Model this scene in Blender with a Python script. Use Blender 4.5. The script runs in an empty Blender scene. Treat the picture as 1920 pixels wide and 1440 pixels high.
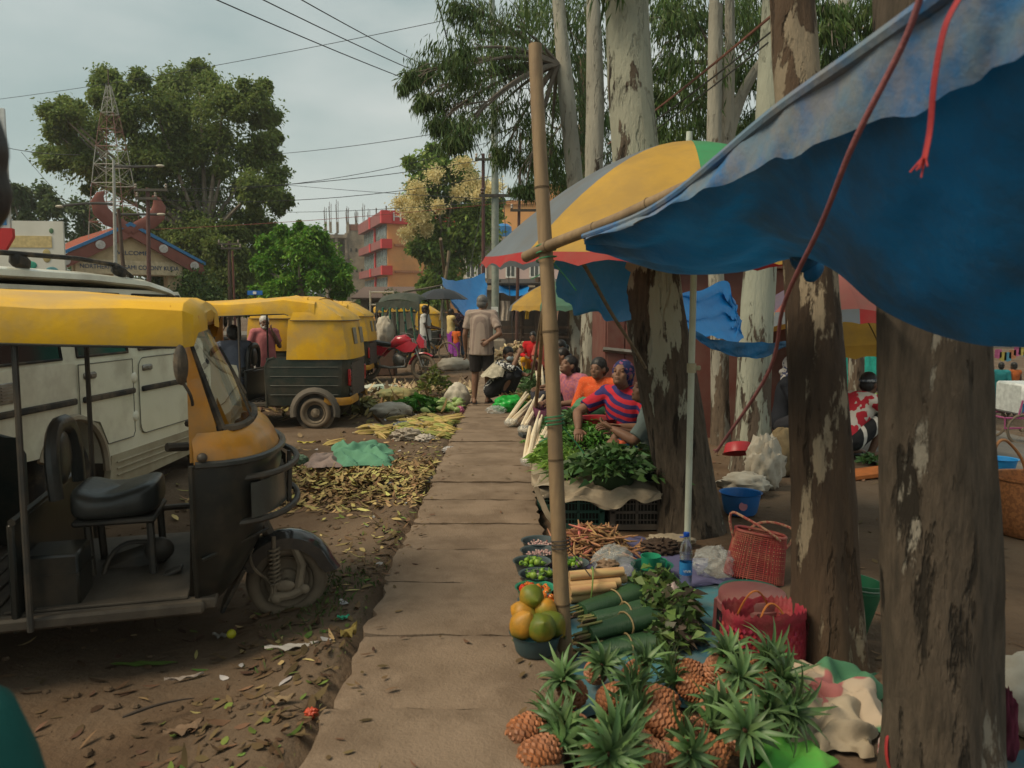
import bpy, bmesh, math, random
import numpy as np
from mathutils import Vector, Matrix, Euler
R = math.radians
rnd = random.Random(7)
nprng = np.random.default_rng(11)
sc = bpy.context.scene
C = sc.collection

# ---------------------------------------------------------------- camera
H = 1.55
PITCH = math.atan(140 / 1500)
cam = bpy.data.cameras.new('Camera')
cam.sensor_width = 36.0
cam.lens = 1500 / 1920 * 36
cam.clip_start = 0.05
cam.clip_end = 2000
cam.dof.use_dof = True
cam.dof.focus_distance = 8.0
cam.dof.aperture_fstop = 4.5
co = bpy.data.objects.new('Camera', cam)
C.objects.link(co)
co.location = (0, 0, H)
co.rotation_euler = (math.pi / 2 - PITCH, 0, 0)
sc.camera = co

# ---------------------------------------------------------------- sky, sun, exposure
SUN_EL, SUN_AZ = R(50), R(-112)      # the sun stands high, to the left and a little behind the camera, behind cloud
w = bpy.data.worlds.new('World')
sc.world = w
w.use_nodes = True
nt = w.node_tree
nt.nodes.clear()
def wn(t, **k):
    n = nt.nodes.new(t)
    for a, b in k.items(): setattr(n, a, b)
    return n
sky = wn('ShaderNodeTexSky', sky_type='NISHITA', sun_disc=False)
sky.sun_elevation = SUN_EL
sky.sun_rotation = SUN_AZ
sky.air_density = 1.0
sky.dust_density = 2.5
tc = wn('ShaderNodeTexCoord')
mp = wn('ShaderNodeMapping')
mp.inputs['Scale'].default_value = (1.0, 1.0, 2.6)
ns = wn('ShaderNodeTexNoise')
ns.inputs['Scale'].default_value = 2.6
ns.inputs['Detail'].default_value = 6
ns.inputs['Roughness'].default_value = 0.48
cr = wn('ShaderNodeValToRGB')
cr.color_ramp.elements[0].position = 0.38
cr.color_ramp.elements[0].color = (2.1, 2.75, 2.7, 1)
cr.color_ramp.elements[1].position = 0.62
cr.color_ramp.elements[1].color = (4.7, 4.85, 4.6, 1)
sep = wn('ShaderNodeSeparateXYZ')
hz = wn('ShaderNodeMapRange')
hz.inputs[1].default_value = 0.0; hz.inputs[2].default_value = 0.42
hz.inputs[3].default_value = 0.55; hz.inputs[4].default_value = 0.0
mh = wn('ShaderNodeMix', data_type='RGBA')
mh.inputs[7].default_value = (4.7, 4.95, 4.4, 1)
mx = wn('ShaderNodeMix', data_type='RGBA')
mx.inputs[0].default_value = 0.93
bg = wn('ShaderNodeBackground')
bg.inputs[1].default_value = 0.104
out = wn('ShaderNodeOutputWorld')
L = nt.links.new
L(tc.outputs['Generated'], mp.inputs[0]); L(mp.outputs[0], ns.inputs['Vector']); L(ns.outputs['Fac'], cr.inputs[0])
L(tc.outputs['Generated'], sep.inputs[0]); L(sep.outputs[2], hz.inputs[0]); L(hz.outputs[0], mh.inputs[0])
gx = wn('ShaderNodeMapRange'); gx.inputs[1].default_value = -0.62; gx.inputs[2].default_value = 0.12; gx.inputs[3].default_value = 0.6; gx.inputs[4].default_value = 0.0
mt = wn('ShaderNodeMix', data_type='RGBA'); mt.inputs[7].default_value = (1.6, 2.55, 2.65, 1)   # thinner cloud, bluer, to the left
L(sep.outputs[0], gx.inputs[0]); L(gx.outputs[0], mt.inputs[0]); L(cr.outputs[0], mt.inputs[6]); L(mt.outputs[2], mh.inputs[6]); L(sky.outputs[0], mx.inputs[6]); L(mh.outputs[2], mx.inputs[7])
L(mx.outputs[2], bg.inputs[0]); L(bg.outputs[0], out.inputs[0])
sd = bpy.data.lights.new('Sun', 'SUN')
sd.energy = 2.5
sd.angle = R(28)
sd.color = (1.0, 0.85, 0.62)
so = bpy.data.objects.new('Sun', sd)
C.objects.link(so)
_d = Vector((math.cos(SUN_EL) * math.sin(SUN_AZ), math.cos(SUN_EL) * math.cos(SUN_AZ), math.sin(SUN_EL)))
so.rotation_euler = _d.to_track_quat('Z', 'Y').to_euler()
so.location = (0, 0, 30)
sc.view_settings.view_transform = 'Standard'
sc.view_settings.look = 'None'
sc.view_settings.exposure = 0.52
sc.view_settings.gamma = 1.0

# ---------------------------------------------------------------- pixel to place
def ray(px, py):
    u = (px - 960) / 1500; v = (720 - py) / 1500
    return Vector((u, math.cos(PITCH) + v * math.sin(PITCH), -math.sin(PITCH) + v * math.cos(PITCH)))
def P(px, py, Y):
    d = ray(px, py); t = Y / d.y
    return Vector((d.x * t, Y, H + d.z * t))
def G(px, py, z=0.0):
    d = ray(px, py); t = (z - H) / d.z
    return Vector((d.x * t, d.y * t, z))
V = Vector

# ---------------------------------------------------------------- materials
def _mix(nt, a, b, fac, blend='MIX'):
    m = nt.nodes.new('ShaderNodeMix'); m.data_type = 'RGBA'; m.blend_type = blend
    for i, x in ((0, fac), (6, a), (7, b)):
        if isinstance(x, (tuple, list)): m.inputs[i].default_value = (*x[:3], 1)
        elif isinstance(x, (int, float)): m.inputs[i].default_value = x
        else: nt.links.new(x, m.inputs[i])
    return m.outputs[2]
def _noise(nt, scale=5, detail=5, stretch=None, rough=0.55, coord='Object', lo=0.4, hi=0.6, off=(0, 0, 0)):
    t = nt.nodes.new('ShaderNodeTexCoord')
    m = nt.nodes.new('ShaderNodeMapping')
    m.inputs['Scale'].default_value = stretch or (1, 1, 1)
    m.inputs['Location'].default_value = off
    n = nt.nodes.new('ShaderNodeTexNoise')
    n.inputs['Scale'].default_value = scale; n.inputs['Detail'].default_value = detail; n.inputs['Roughness'].default_value = rough
    nt.links.new(t.outputs[coord], m.inputs[0]); nt.links.new(m.outputs[0], n.inputs['Vector'])
    r = nt.nodes.new('ShaderNodeMapRange')
    r.inputs[1].default_value = lo; r.inputs[2].default_value = hi
    nt.links.new(n.outputs['Fac'], r.inputs[0])
    return r.outputs[0], n.outputs['Fac']
def mat(name, c, c2=None, rough=0.6, scale=6, lo=0.35, hi=0.65, bump=0.0, bscale=40, bstretch=None, stretch=None, metal=0.0,
        spec=0.4, coat=0.0, trans=0.0, dirt=None, dirt_amt=0.5, dscale=3, island=0.0, bdist=0.01, alpha=1.0, transm=0.0, ior=1.45):
    m = bpy.data.materials.new(name); m.use_nodes = True
    nt = m.node_tree; b = nt.nodes['Principled BSDF']
    col = tuple(c)
    if c2 is not None:
        f, _ = _noise(nt, scale, 5, stretch, lo=lo, hi=hi)
        col = _mix(nt, c, c2, f)
    if dirt is not None:
        f, _ = _noise(nt, dscale, 8, None, 0.65, lo=0.45, hi=0.62, off=(3, 7, 1))
        mm = nt.nodes.new('ShaderNodeMath'); mm.operation = 'MULTIPLY'; mm.inputs[1].default_value = dirt_amt
        nt.links.new(f, mm.inputs[0])
        col = _mix(nt, col, dirt, mm.outputs[0])
    if island > 0:
        g = nt.nodes.new('ShaderNodeNewGeometry')
        hs = nt.nodes.new('ShaderNodeHueSaturation')
        r = nt.nodes.new('ShaderNodeMapRange'); r.inputs[3].default_value = 1 - island; r.inputs[4].default_value = 1 + island
        nt.links.new(g.outputs['Random Per Island'], r.inputs[0]); nt.links.new(r.outputs[0], hs.inputs['Value'])
        r2 = nt.nodes.new('ShaderNodeMapRange'); r2.inputs[3].default_value = 0.5 - island * 0.06; r2.inputs[4].default_value = 0.5 + island * 0.06
        ml = nt.nodes.new('ShaderNodeMath'); ml.operation = 'FRACT'; m7 = nt.nodes.new('ShaderNodeMath'); m7.operation = 'MULTIPLY'; m7.inputs[1].default_value = 7.3
        nt.links.new(g.outputs['Random Per Island'], m7.inputs[0]); nt.links.new(m7.outputs[0], ml.inputs[0]); nt.links.new(ml.outputs[0], r2.inputs[0])
        nt.links.new(r2.outputs[0], hs.inputs['Hue'])
        if isinstance(col, tuple): hs.inputs['Color'].default_value = (*col, 1)
        else: nt.links.new(col, hs.inputs['Color'])
        col = hs.outputs[0]
    if isinstance(col, tuple): b.inputs['Base Color'].default_value = (*col, 1)
    else: nt.links.new(col, b.inputs['Base Color'])
    b.inputs['Roughness'].default_value = rough
    b.inputs['Metallic'].default_value = metal
    b.inputs['Specular IOR Level'].default_value = spec
    b.inputs['Coat Weight'].default_value = coat
    b.inputs['Coat Roughness'].default_value = 0.15
    b.inputs['Alpha'].default_value = alpha
    b.inputs['Transmission Weight'].default_value = transm
    b.inputs['IOR'].default_value = ior
    if bump > 0:
        _, h = _noise(nt, bscale, 6, bstretch, 0.6)
        bn = nt.nodes.new('ShaderNodeBump'); bn.inputs['Strength'].default_value = bump; bn.inputs['Distance'].default_value = bdist
        nt.links.new(h, bn.inputs['Height']); nt.links.new(bn.outputs[0], b.inputs['Normal'])
    if trans > 0:
        t = nt.nodes.new('ShaderNodeBsdfTranslucent'); s = nt.nodes.new('ShaderNodeMixShader'); s.inputs[0].default_value = trans
        if isinstance(col, tuple): t.inputs[0].default_value = (*col, 1)
        else: nt.links.new(col, t.inputs[0])
        o = nt.nodes['Material Output']
        nt.links.new(b.outputs[0], s.inputs[1]); nt.links.new(t.outputs[0], s.inputs[2]); nt.links.new(s.outputs[0], o.inputs[0])
    return m
_mc = {}
def cm(c, rough=0.6, **k):
    """a cached material by colour, with the small mottling every used thing has"""
    key = (tuple(round(x, 4) for x in c), rough, tuple(sorted((a, str(b)) for a, b in k.items())))
    if key not in _mc:
        kk = dict(c2=tuple(x * 0.72 for x in c), scale=9, bump=0.15, bscale=90)
        kk.update(k)
        _mc[key] = mat('surface', c, rough=rough, **kk)
    return _mc[key]
# ---------------------------------------------------------------- mesh builder
class MB:
    def __init__(s, M=None): s.v = []; s.f = []; s.mi = []; s.cur = 0; s.M = M or Matrix()
    def _add(s, vs, fs):
        o = len(s.v)
        for p in vs: s.v.append(tuple(s.M @ V(p)))
        for f in fs: s.f.append(tuple(i + o for i in f)); s.mi.append(s.cur)
        return s
    def at(s, loc=(0, 0, 0), rot=(0, 0, 0), sc_=(1, 1, 1)):
        s.M = Matrix.Translation(loc) @ Euler(rot).to_matrix().to_4x4() @ Matrix.Diagonal((*sc_, 1)); return s
    def box(s, c, d, rot=(0, 0, 0), b=0.0):
        hx, hy, hz = d[0] / 2, d[1] / 2, d[2] / 2
        b = min(b, hx * 0.95, hy * 0.95, hz * 0.95)
        RM = Matrix.Translation(c) @ Euler(rot).to_matrix().to_4x4()
        vs = []; fs = []
        if b <= 0:
            vs = [RM @ V((x, y, z)) for z in (-hz, hz) for y in (-hy, hy) for x in (-hx, hx)]
            fs = [(0, 2, 3, 1), (4, 5, 7, 6), (0, 1, 5, 4), (2, 6, 7, 3), (0, 4, 6, 2), (1, 3, 7, 5)]
            return s._add(vs, fs)
        idx = {}
        for sx in (-1, 1):
            for sy in (-1, 1):
                for sz in (-1, 1):
                    for a in range(3):
                        p = [sx * (hx - b), sy * (hy - b), sz * (hz - b)]
                        p[a] = (sx, sy, sz)[a] * (hx, hy, hz)[a]
                        idx[(sx, sy, sz, a)] = len(vs); vs.append(RM @ V(p))
        sg = (-1, 1)
        def order(f):
            c0 = sum((vs[i] for i in f), V()) / len(f); n = (vs[f[1]] - vs[f[0]]).cross(vs[f[2]] - vs[f[0]])
            return f if n.dot(c0 - V(c)) > 0 else tuple(reversed(f))
        for a in range(3):
            o1, o2 = [x for x in range(3) if x != a]
            for sa in sg:
                f = []
                for p, q in ((-1, -1), (1, -1), (1, 1), (-1, 1)):
                    k = [0, 0, 0]; k[a] = sa; k[o1] = p; k[o2] = q; f.append(idx[(*k, a)])
                fs.append(order(tuple(f)))
            for p in sg:
                for q in sg:
                    f = []
                    for e, ax in ((-1, o1), (1, o1), (1, o2), (-1, o2)):
                        k = [0, 0, 0]; k[a] = e; k[o1] = p; k[o2] = q; f.append(idx[(*k, ax)])
                    fs.append(order(tuple(f)))
        for sx in sg:
            for sy in sg:
                for sz in sg: fs.append(order(tuple(idx[(sx, sy, sz, a)] for a in range(3))))
        return s._add(vs, fs)
    def tube(s, pts, r, n=8, cap=True, flat=None, up=None):
        pts = [V(p) for p in pts]; m = len(pts)
        rs = [r] * m if isinstance(r, (int, float)) else list(r)
        vs = []; fs = []; prev = None
        for i, p in enumerate(pts):
            t = (pts[min(i + 1, m - 1)] - pts[max(i - 1, 0)])
            t = t.normalized() if t.length > 1e-9 else V((0, 0, 1))
            if prev is None:
                a = V(up) if up else (V((0, 0, 1)) if abs(t.z) < 0.9 else V((1, 0, 0)))
                u = (a - t * a.dot(t)).normalized()
            else:
                u = prev - t * prev.dot(t); u = u.normalized() if u.length > 1e-6 else t.orthogonal().normalized()
            prev = u; w_ = t.cross(u)
            for k in range(n):
                an = 2 * math.pi * k / n
                vs.append(p + u * (math.cos(an) * rs[i] * (flat or 1)) + w_ * (math.sin(an) * rs[i]))
        for i in range(m - 1):
            for k in range(n):
                a, b_ = i * n + k, i * n + (k + 1) % n
                fs.append((a, b_, b_ + n, a + n))
        if cap:
            fs.append(tuple(reversed(range(n)))); fs.append(tuple(range((m - 1) * n, m * n)))
        return s._add(vs, fs)
    def lathe(s, prof, n=24, c=(0, 0, 0), rot=(0, 0, 0), close=False, wob=None):
        RM = Matrix.Translation(c) @ Euler(rot).to_matrix().to_4x4()
        vs = []; fs = []
        m = len(prof)
        for j, (r, z) in enumerate(prof):
            for k in range(n):
                a = 2 * math.pi * k / n
                rr = r * (wob(a, j) if wob else 1)
                vs.append(RM @ V((rr * math.cos(a), rr * math.sin(a), z)))
        for j in range(m - 1):
            for k in range(n):
                k2 = (k + 1) % n
                fs.append((j * n + k, j * n + k2, (j + 1) * n + k2, (j + 1) * n + k))
        if close:
            fs.append(tuple(reversed(range(n)))); fs.append(tuple(range((m - 1) * n, m * n)))
        return s._add(vs, fs)
    def ell(s, c, r, rot=(0, 0, 0), nu=14, nv=9, M=None):
        RM = (M if M is not None else Matrix.Translation(c) @ Euler(rot).to_matrix().to_4x4())
        if isinstance(r, (int, float)): r = (r, r, r)
        vs = [RM @ V((0, 0, -r[2]))]; fs = []
        for j in range(1, nv):
            th = math.pi * j / nv - math.pi / 2
            for k in range(nu):
                a = 2 * math.pi * k / nu
                vs.append(RM @ V((r[0] * math.cos(th) * math.cos(a), r[1] * math.cos(th) * math.sin(a), r[2] * math.sin(th))))
        vs.append(RM @ V((0, 0, r[2])))
        for k in range(nu):
            k2 = (k + 1) % nu
            fs.append((0, 1 + k2, 1 + k)); fs.append((len(vs) - 1, len(vs) - 1 - nu + k, len(vs) - 1 - nu + k2))
            for j in range(nv - 2):
                a = 1 + j * nu
                fs.append((a + k, a + k2, a + nu + k2, a + nu + k))
        return s._add(vs, fs)
    def grid(s, fn, nx, ny, thick=0.0):
        vs = [fn(i / nx, j / ny) for j in range(ny + 1) for i in range(nx + 1)]
        fs = [(j * (nx + 1) + i, j * (nx + 1) + i + 1, (j + 1) * (nx + 1) + i + 1, (j + 1) * (nx + 1) + i) for j in range(ny) for i in range(nx)]
        s._add(vs, fs)
        if thick:
            s._add([V(p) + V((0, 0, -thick)) for p in vs], [tuple(reversed(f)) for f in fs])
        return s
    def prism(s, poly, d, M=None):
        """2-D outline in the local XZ plane, thickness d along Y (centred)"""
        M = M or Matrix()
        n = len(poly)
        ar = sum(poly[i][0] * poly[(i + 1) % n][1] - poly[(i + 1) % n][0] * poly[i][1] for i in range(n))
        if ar < 0: poly = list(reversed(poly))
        vs = [M @ V((x, -d / 2, z)) for x, z in poly] + [M @ V((x, d / 2, z)) for x, z in poly]
        fs = [tuple(range(n)), tuple(range(2 * n - 1, n - 1, -1))]
        for i in range(n):
            j = (i + 1) % n
            fs.append((j, i, i + n, j + n))
        return s._add(vs, fs)
    def loft(s, secs, closed=True, cap=True):
        n = len(secs[0]); vs = [p for q in secs for p in q]; fs = []
        for i in range(len(secs) - 1):
            for k in range(n if closed else n - 1):
                k2 = (k + 1) % n
                fs.append((i * n + k, i * n + k2, (i + 1) * n + k2, (i + 1) * n + k))
        if cap and closed:
            fs.append(tuple(reversed(range(n)))); fs.append(tuple(range((len(secs) - 1) * n, len(secs) * n)))
        return s._add(vs, fs)
    def mesh(s, name, mats, smooth=True, ang=38):
        me = bpy.data.meshes.new(name)
        me.from_pydata(s.v, [], s.f)
        for m in (mats if isinstance(mats, (list, tuple)) else [mats]): me.materials.append(m)
        if any(s.mi): me.polygons.foreach_set('material_index', s.mi)
        if smooth:
            me.polygons.foreach_set('use_smooth', [True] * len(me.polygons))
            me.set_sharp_from_angle(angle=R(ang))
        me.update()
        return me
    def build(s, name, mats, parent=None, loc=None, smooth=True, ang=38, fix=True):
        me = s.mesh(name, mats, smooth, ang)
        if fix:
            bm = bmesh.new(); bm.from_mesh(me); bmesh.ops.recalc_face_normals(bm, faces=bm.faces); bm.to_mesh(me); bm.free()
        o = bpy.data.objects.new(name, me)
        C.objects.link(o)
        if parent is not None: o.parent = parent
        if loc is not None: o.location = loc
        return o
def tag(o, label, cat, group=None):
    o['label'] = label; o['category'] = cat
    if group: o['group'] = group
    return o
def thing(name, label, cat, loc=(0, 0, 0), rz=0, group=None, rot=None):
    o = bpy.data.objects.new(name, None); C.objects.link(o)
    o.empty_display_size = 0.1
    o.location = loc; o.rotation_euler = rot or (0, 0, rz)
    return tag(o, label, cat, group)
def struct(o, kind='structure'):
    o['kind'] = kind; return o
def dup(root, loc, rot=(0, 0, 0), scale=None, label=None):
    r = root.copy(); C.objects.link(r); r.location = loc; r.rotation_euler = rot
    if scale is not None: r.scale = (scale, scale, scale) if isinstance(scale, (int, float)) else scale
    if label: r['label'] = label
    for ch in list(root.children):
        c = ch.copy(); C.objects.link(c); c.parent = r
        for g in list(ch.children):
            d = g.copy(); C.objects.link(d); d.parent = c
    return r
def npmesh(name, verts, faces4, material, parent=None, smooth=False):
    me = bpy.data.meshes.new(name)
    n = len(verts); m = len(faces4)
    me.vertices.add(n); me.vertices.foreach_set('co', np.asarray(verts, dtype=np.float32).ravel())
    me.loops.add(m * 4); me.loops.foreach_set('vertex_index', np.asarray(faces4, dtype=np.int32).ravel())
    me.polygons.add(m); me.polygons.foreach_set('loop_start', np.arange(0, m * 4, 4, dtype=np.int32))
    if smooth: me.polygons.foreach_set('use_smooth', np.ones(m, dtype=bool))
    me.materials.append(material)
    me.update(calc_edges=True); me.validate()
    o = bpy.data.objects.new(name, me); C.objects.link(o)
    if parent is not None: o.parent = parent
    return o
def leaf_verts(c, d, Ls, Ws, bend=0.25, rs=nprng):
    """(N,3) leaf bases and directions -> two bent quads per leaf"""
    n = len(c)
    d = d / (np.linalg.norm(d, axis=1, keepdims=True) + 1e-9)
    q = rs.normal(size=(n, 3)); s = np.cross(d, q); s /= (np.linalg.norm(s, axis=1, keepdims=True) + 1e-9)
    u = np.cross(s, d)
    Ls = np.asarray(Ls).reshape(-1, 1); Ws = np.asarray(Ws).reshape(-1, 1)
    dn = np.array([[0, 0, -1.0]])
    p0 = c; m = c + d * Ls * 0.45 + u * Ls * 0.06
    p3 = c + d * Ls + dn * Ls * bend
    v = np.stack([p0, m + s * Ws / 2, p3, m - s * Ws / 2], axis=1).reshape(-1, 3)
    f = np.arange(n * 4).reshape(n, 4)
    return v, f
def blob_points(clumps, per, sub=9, spread=0.33, rs=nprng, shell=0.35):
    """clumps: [(centre, radius)] -> leaf positions gathered in twigs through each clump's volume"""
    out = []; ax = []
    for c, r in clumps:
        rr = np.array([r, r, r * 0.85]) if isinstance(r, (int, float)) else np.array(r)
        k = sub
        t = rs.normal(size=(k, 3)); t /= np.linalg.norm(t, axis=1, keepdims=True)
        t *= (shell + (1 - shell) * rs.random((k, 1))) ; t = t * rr * 0.85
        for q in t:
            n = max(3, int(per / k))
            g = rs.normal(size=(n, 3)) * rr * spread * (0.6 + 0.8 * rs.random())
            out.append(np.array(c) + q + g); ax.append(np.repeat((q / (np.linalg.norm(q) + 1e-9))[None], n, 0))
    return np.concatenate(out), np.concatenate(ax)
def bez(a, b, c, n=8):
    a, b, c = V(a), V(b), V(c)
    return [a * (1 - t) ** 2 + b * 2 * t * (1 - t) + c * t * t for t in [i / n for i in range(n + 1)]]
def lin(a, b, n=6):
    a, b = V(a), V(b); return [a.lerp(b, i / n) for i in range(n + 1)]
def sag(a, b, s, n=14):
    a, b = V(a), V(b)
    return [a.lerp(b, i / n) - V((0, 0, s * 4 * (i / n) * (1 - i / n))) for i in range(n + 1)]
def fn_noise(x, y, k=1.0, seed=0):
    return (math.sin(x * 1.7 * k + 1.3 + seed) * math.cos(y * 2.1 * k + 0.7 - seed) + 0.5 * math.sin(x * 3.9 * k + y * 3.1 * k + 2.1 * seed) + 0.3 * math.cos(y * 7.3 * k - x * 5.7 * k + seed)) / 1.8
def text_mesh(name, body, size, material, parent=None, loc=(0, 0, 0), rot=(math.pi / 2, 0, 0), depth=0.002, align='CENTER', sx=1.0):
    cu = bpy.data.curves.new(name, 'FONT'); cu.body = body; cu.size = size; cu.extrude = depth
    cu.align_x = align; cu.align_y = 'CENTER'
    t = bpy.data.objects.new('tmp', cu); C.objects.link(t)
    dg = bpy.context.evaluated_depsgraph_get()
    me = bpy.data.meshes.new_from_object(t.evaluated_get(dg))
    bpy.data.objects.remove(t); bpy.data.curves.remove(cu)
    me.name = name; me.materials.clear(); me.materials.append(material)
    o = bpy.data.objects.new(name, me); C.objects.link(o)
    o.location = loc; o.rotation_euler = rot; o.scale = (sx, 1, 1)
    if parent is not None: o.parent = parent
    return o
def remesh(mb, voxel, smooth=5, name='body'):
    me = mb.mesh('tmp', [], smooth=False)
    o = bpy.data.objects.new('tmp', me); C.objects.link(o)
    m = o.modifiers.new('r', 'REMESH'); m.mode = 'VOXEL'; m.voxel_size = voxel; m.use_smooth_shade = True
    if smooth:
        s_ = o.modifiers.new('s', 'SMOOTH'); s_.factor = 0.5; s_.iterations = smooth
    dg = bpy.context.evaluated_depsgraph_get()
    r = bpy.data.meshes.new_from_object(o.evaluated_get(dg))
    bpy.data.objects.remove(o); bpy.data.meshes.remove(me)
    r.name = name
    return r
# ================================================================ ground, footpath, road
def gz(x, y):
    """height of the bare earth"""
    yard = -0.055 * min(1, max(0, (-0.85 - x) / 0.5)) * min(1, max(0, (7.0 - y) / 1.5))
    z = yard + 0.02 * fn_noise(x, y, 0.9) + 0.012 * fn_noise(x, y, 3.1, 2) + 0.006 * fn_noise(x, y, 8.3, 5)
    if x > 0.2: z = z * 0.5 - 0.01
    d = min(abs(x + 0.72), abs(x - 0.22))
    if -0.72 < x < 0.22: return -0.05
    if x < -0.72 and x > -2.2 and y < 30: z += 0.035 * max(0, 1 - abs(x + 0.9) / 0.9)
    if x > 3.6: z = z * 0.4 - 0.03 - min(1.6, 0.17 * (x - 3.6))
    return z
def axis(lo, hi, d0, far):
    a = []; x = 0.0; d = d0
    while x < far:
        a.append(x); 
        if x > hi: d *= 1.35
        x += d
    a.append(far); return a
dirt = mat('earth', (0.135, 0.088, 0.054), (0.07, 0.044, 0.027), rough=0.95, scale=1.3, lo=0.32, hi=0.68, bump=0.7, bscale=22, bdist=0.025, spec=0.2,
           dirt=(0.165, 0.12, 0.082), dirt_amt=0.6, dscale=0.7)
xs = axis(0, 7, 0.07, 400); xs = [-v for v in reversed(xs[1:])] + xs
ys = [-12, -6, -3, -1, 0, 0.8] + [1.6 + v for v in axis(0, 13, 0.07, 600)]
vs = [(x, y, gz(x, y) if (x > 3.6 or (abs(x) < 12 and y < 40)) else -0.03) for y in ys for x in xs]
nx = len(xs)
fs = [(j * nx + i, j * nx + i + 1, (j + 1) * nx + i + 1, (j + 1) * nx + i) for j in range(len(ys) - 1) for i in range(nx - 1)]
struct(npmesh('ground', vs, fs, dirt, smooth=True))

slab_m = mat('concrete', (0.235, 0.172, 0.122), (0.19, 0.138, 0.096), rough=0.92, scale=3.0, bump=0.9, bscale=70, bdist=0.008, spec=0.15,
             dirt=(0.12, 0.083, 0.056), dirt_amt=0.6, dscale=3.2)
mb = MB()
y = -1.0; i = 0
def slab(mb, x0, x1, y0, y1, zt, tx, ty):
    nx, ny = 12, 9
    def f(a, b):
        e = 0.012 * rnd.random()
        x = x0 + (x1 - x0) * a; yy = y0 + (y1 - y0) * b
        if a in (0, 1): x += rnd.uniform(-0.016, 0.012) * (1 if a else -1) - (0.03 * rnd.random() ** 6 * (1 if a else -1))
        if b in (0, 1): yy += rnd.uniform(-0.004, 0.004)
        edge = min(a, 1 - a) * (x1 - x0); edge2 = min(b, 1 - b) * (y1 - y0)
        z = zt + tx * (a - 0.5) + ty * (b - 0.5) - 0.012 * max(0, 1 - min(edge, edge2 * 1.3) / 0.03) * (0.6 + 0.8 * rnd.random())
        return V((x, yy, z + 0.0015 * rnd.uniform(-1, 1)))
    o = len(mb.v); mb.grid(f, nx, ny)
    top = mb.v[o:]
    ring = [j for j in range(nx + 1)] + [(k + 1) * (nx + 1) - 1 for k in range(1, ny + 1)] + [ny * (nx + 1) + j for j in range(nx - 1, -1, -1)] + [k * (nx + 1) for k in range(ny - 1, 0, -1)]
    rv = [V(top[q]) for q in ring]; n = len(rv)
    mb._add(rv + [V((p.x, p.y, -0.08)) for p in rv], [(q, q + n, (q + 1) % n + n, (q + 1) % n) for q in range(n)])
while y < 60:
    ln = rnd.uniform(0.6, 0.72)
    slab(mb, -0.70 + rnd.uniform(-0.012, 0.012), 0.20 + rnd.uniform(-0.018, 0.018), y, y + ln - 0.02, 0.08 + rnd.uniform(-0.006, 0.006), rnd.uniform(-0.008, 0.008), rnd.uniform(-0.008, 0.008))
    y += ln
struct(mb.build('footpath', slab_m, fix=False, ang=50))

asph = mat('asphalt', (0.15, 0.135, 0.118), (0.105, 0.094, 0.08), rough=0.9, scale=1.1, bump=0.4, bscale=120, bdist=0.004, dirt=(0.17, 0.13, 0.09), dirt_amt=0.5)
mb = MB()
mb.grid(lambda a, b: V((3.75 + a * 8.0 + 0.10 * fn_noise(b * 40, a, 1.4) * (a < 0.01), -10 + b * 210, 0.012 - 0.17 * (0.15 + a * 8.0))), 6, 420)
struct(mb.build('road', asph))
mb = MB(); mb.grid(lambda a, b: V((-60 + a * 52.0, 48 + b * 9, 0.0)), 4, 2)
struct(mb.build('crossing_road', asph))

# ---- loose litter (nobody could count it)
def strips(name, n, region, Lr, Wr, cols, zfun, pitch=0.35, kind='stuff', rs=nprng):
    v = []; f = []
    mm = mat('litter', cols[0], cols[1], rough=0.9, scale=3, island=0.45, spec=0.15)
    for i in range(n):
        x, y = region(rs)
        z = zfun(x, y) + 0.004
        L_ = rs.uniform(*Lr); W_ = rs.uniform(*Wr); a = rs.uniform(0, 6.28)
        d = np.array([math.cos(a), math.sin(a), rs.normal() * pitch]); s_ = np.array([-math.sin(a), math.cos(a), rs.normal() * 0.3])
        curl = rs.uniform(-0.2, 0.35)
        c = np.array([x, y, z + abs(d[2]) * L_ * 0.4])
        o = len(v)
        for k, (t, wd) in enumerate(((-0.5, 0.25), (-0.15, 1), (0.2, 0.9), (0.5, 0.1))):
            p = c + d * L_ * t + np.array([0, 0, curl * L_ * (t * t * 4 - 0.3) * 0.5])
            for sg in (-1, 1):
                q = p + s_ * sg * W_ * wd / 2
                q[2] = max(q[2], zfun(q[0], q[1]) + 0.003)
                v.append(q)
        for k in range(3): f.append((o + 2 * k, o + 2 * k + 1, o + 2 * k + 3, o + 2 * k + 2))
    o = npmesh(name, v, f, mm); o['kind'] = kind
    return o
def reg_rect(x0, x1, y0, y1): return lambda rs: (rs.uniform(x0, x1), rs.uniform(y0, y1))
def reg_edge(rs):
    y = 2.0 + 9 * rs.random() ** 1.3
    return (-0.74 - abs(rs.normal()) * 0.35, y)
strips('leaf_litter', 650, reg_edge, (0.02, 0.10), (0.008, 0.032), ((0.15, 0.095, 0.05), (0.085, 0.055, 0.03)), gz)
strips('leaf_litter', 500, reg_rect(-3.2, -0.75, 2.0, 5.2), (0.02, 0.11), (0.006, 0.032), ((0.13, 0.08, 0.045), (0.075, 0.048, 0.03)), gz, 0.12)
strips('leaf_litter', 300, reg_rect(0.25, 3.6, 2.4, 9), (0.02, 0.1), (0.006, 0.03), ((0.16, 0.10, 0.055), (0.09, 0.06, 0.035)), gz, 0.1)
strips('leaf_litter', 420, reg_rect(-6, -0.8, 8, 24), (0.05, 0.22), (0.02, 0.07), ((0.28, 0.2, 0.11), (0.16, 0.11, 0.06)), gz, 0.2)
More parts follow.
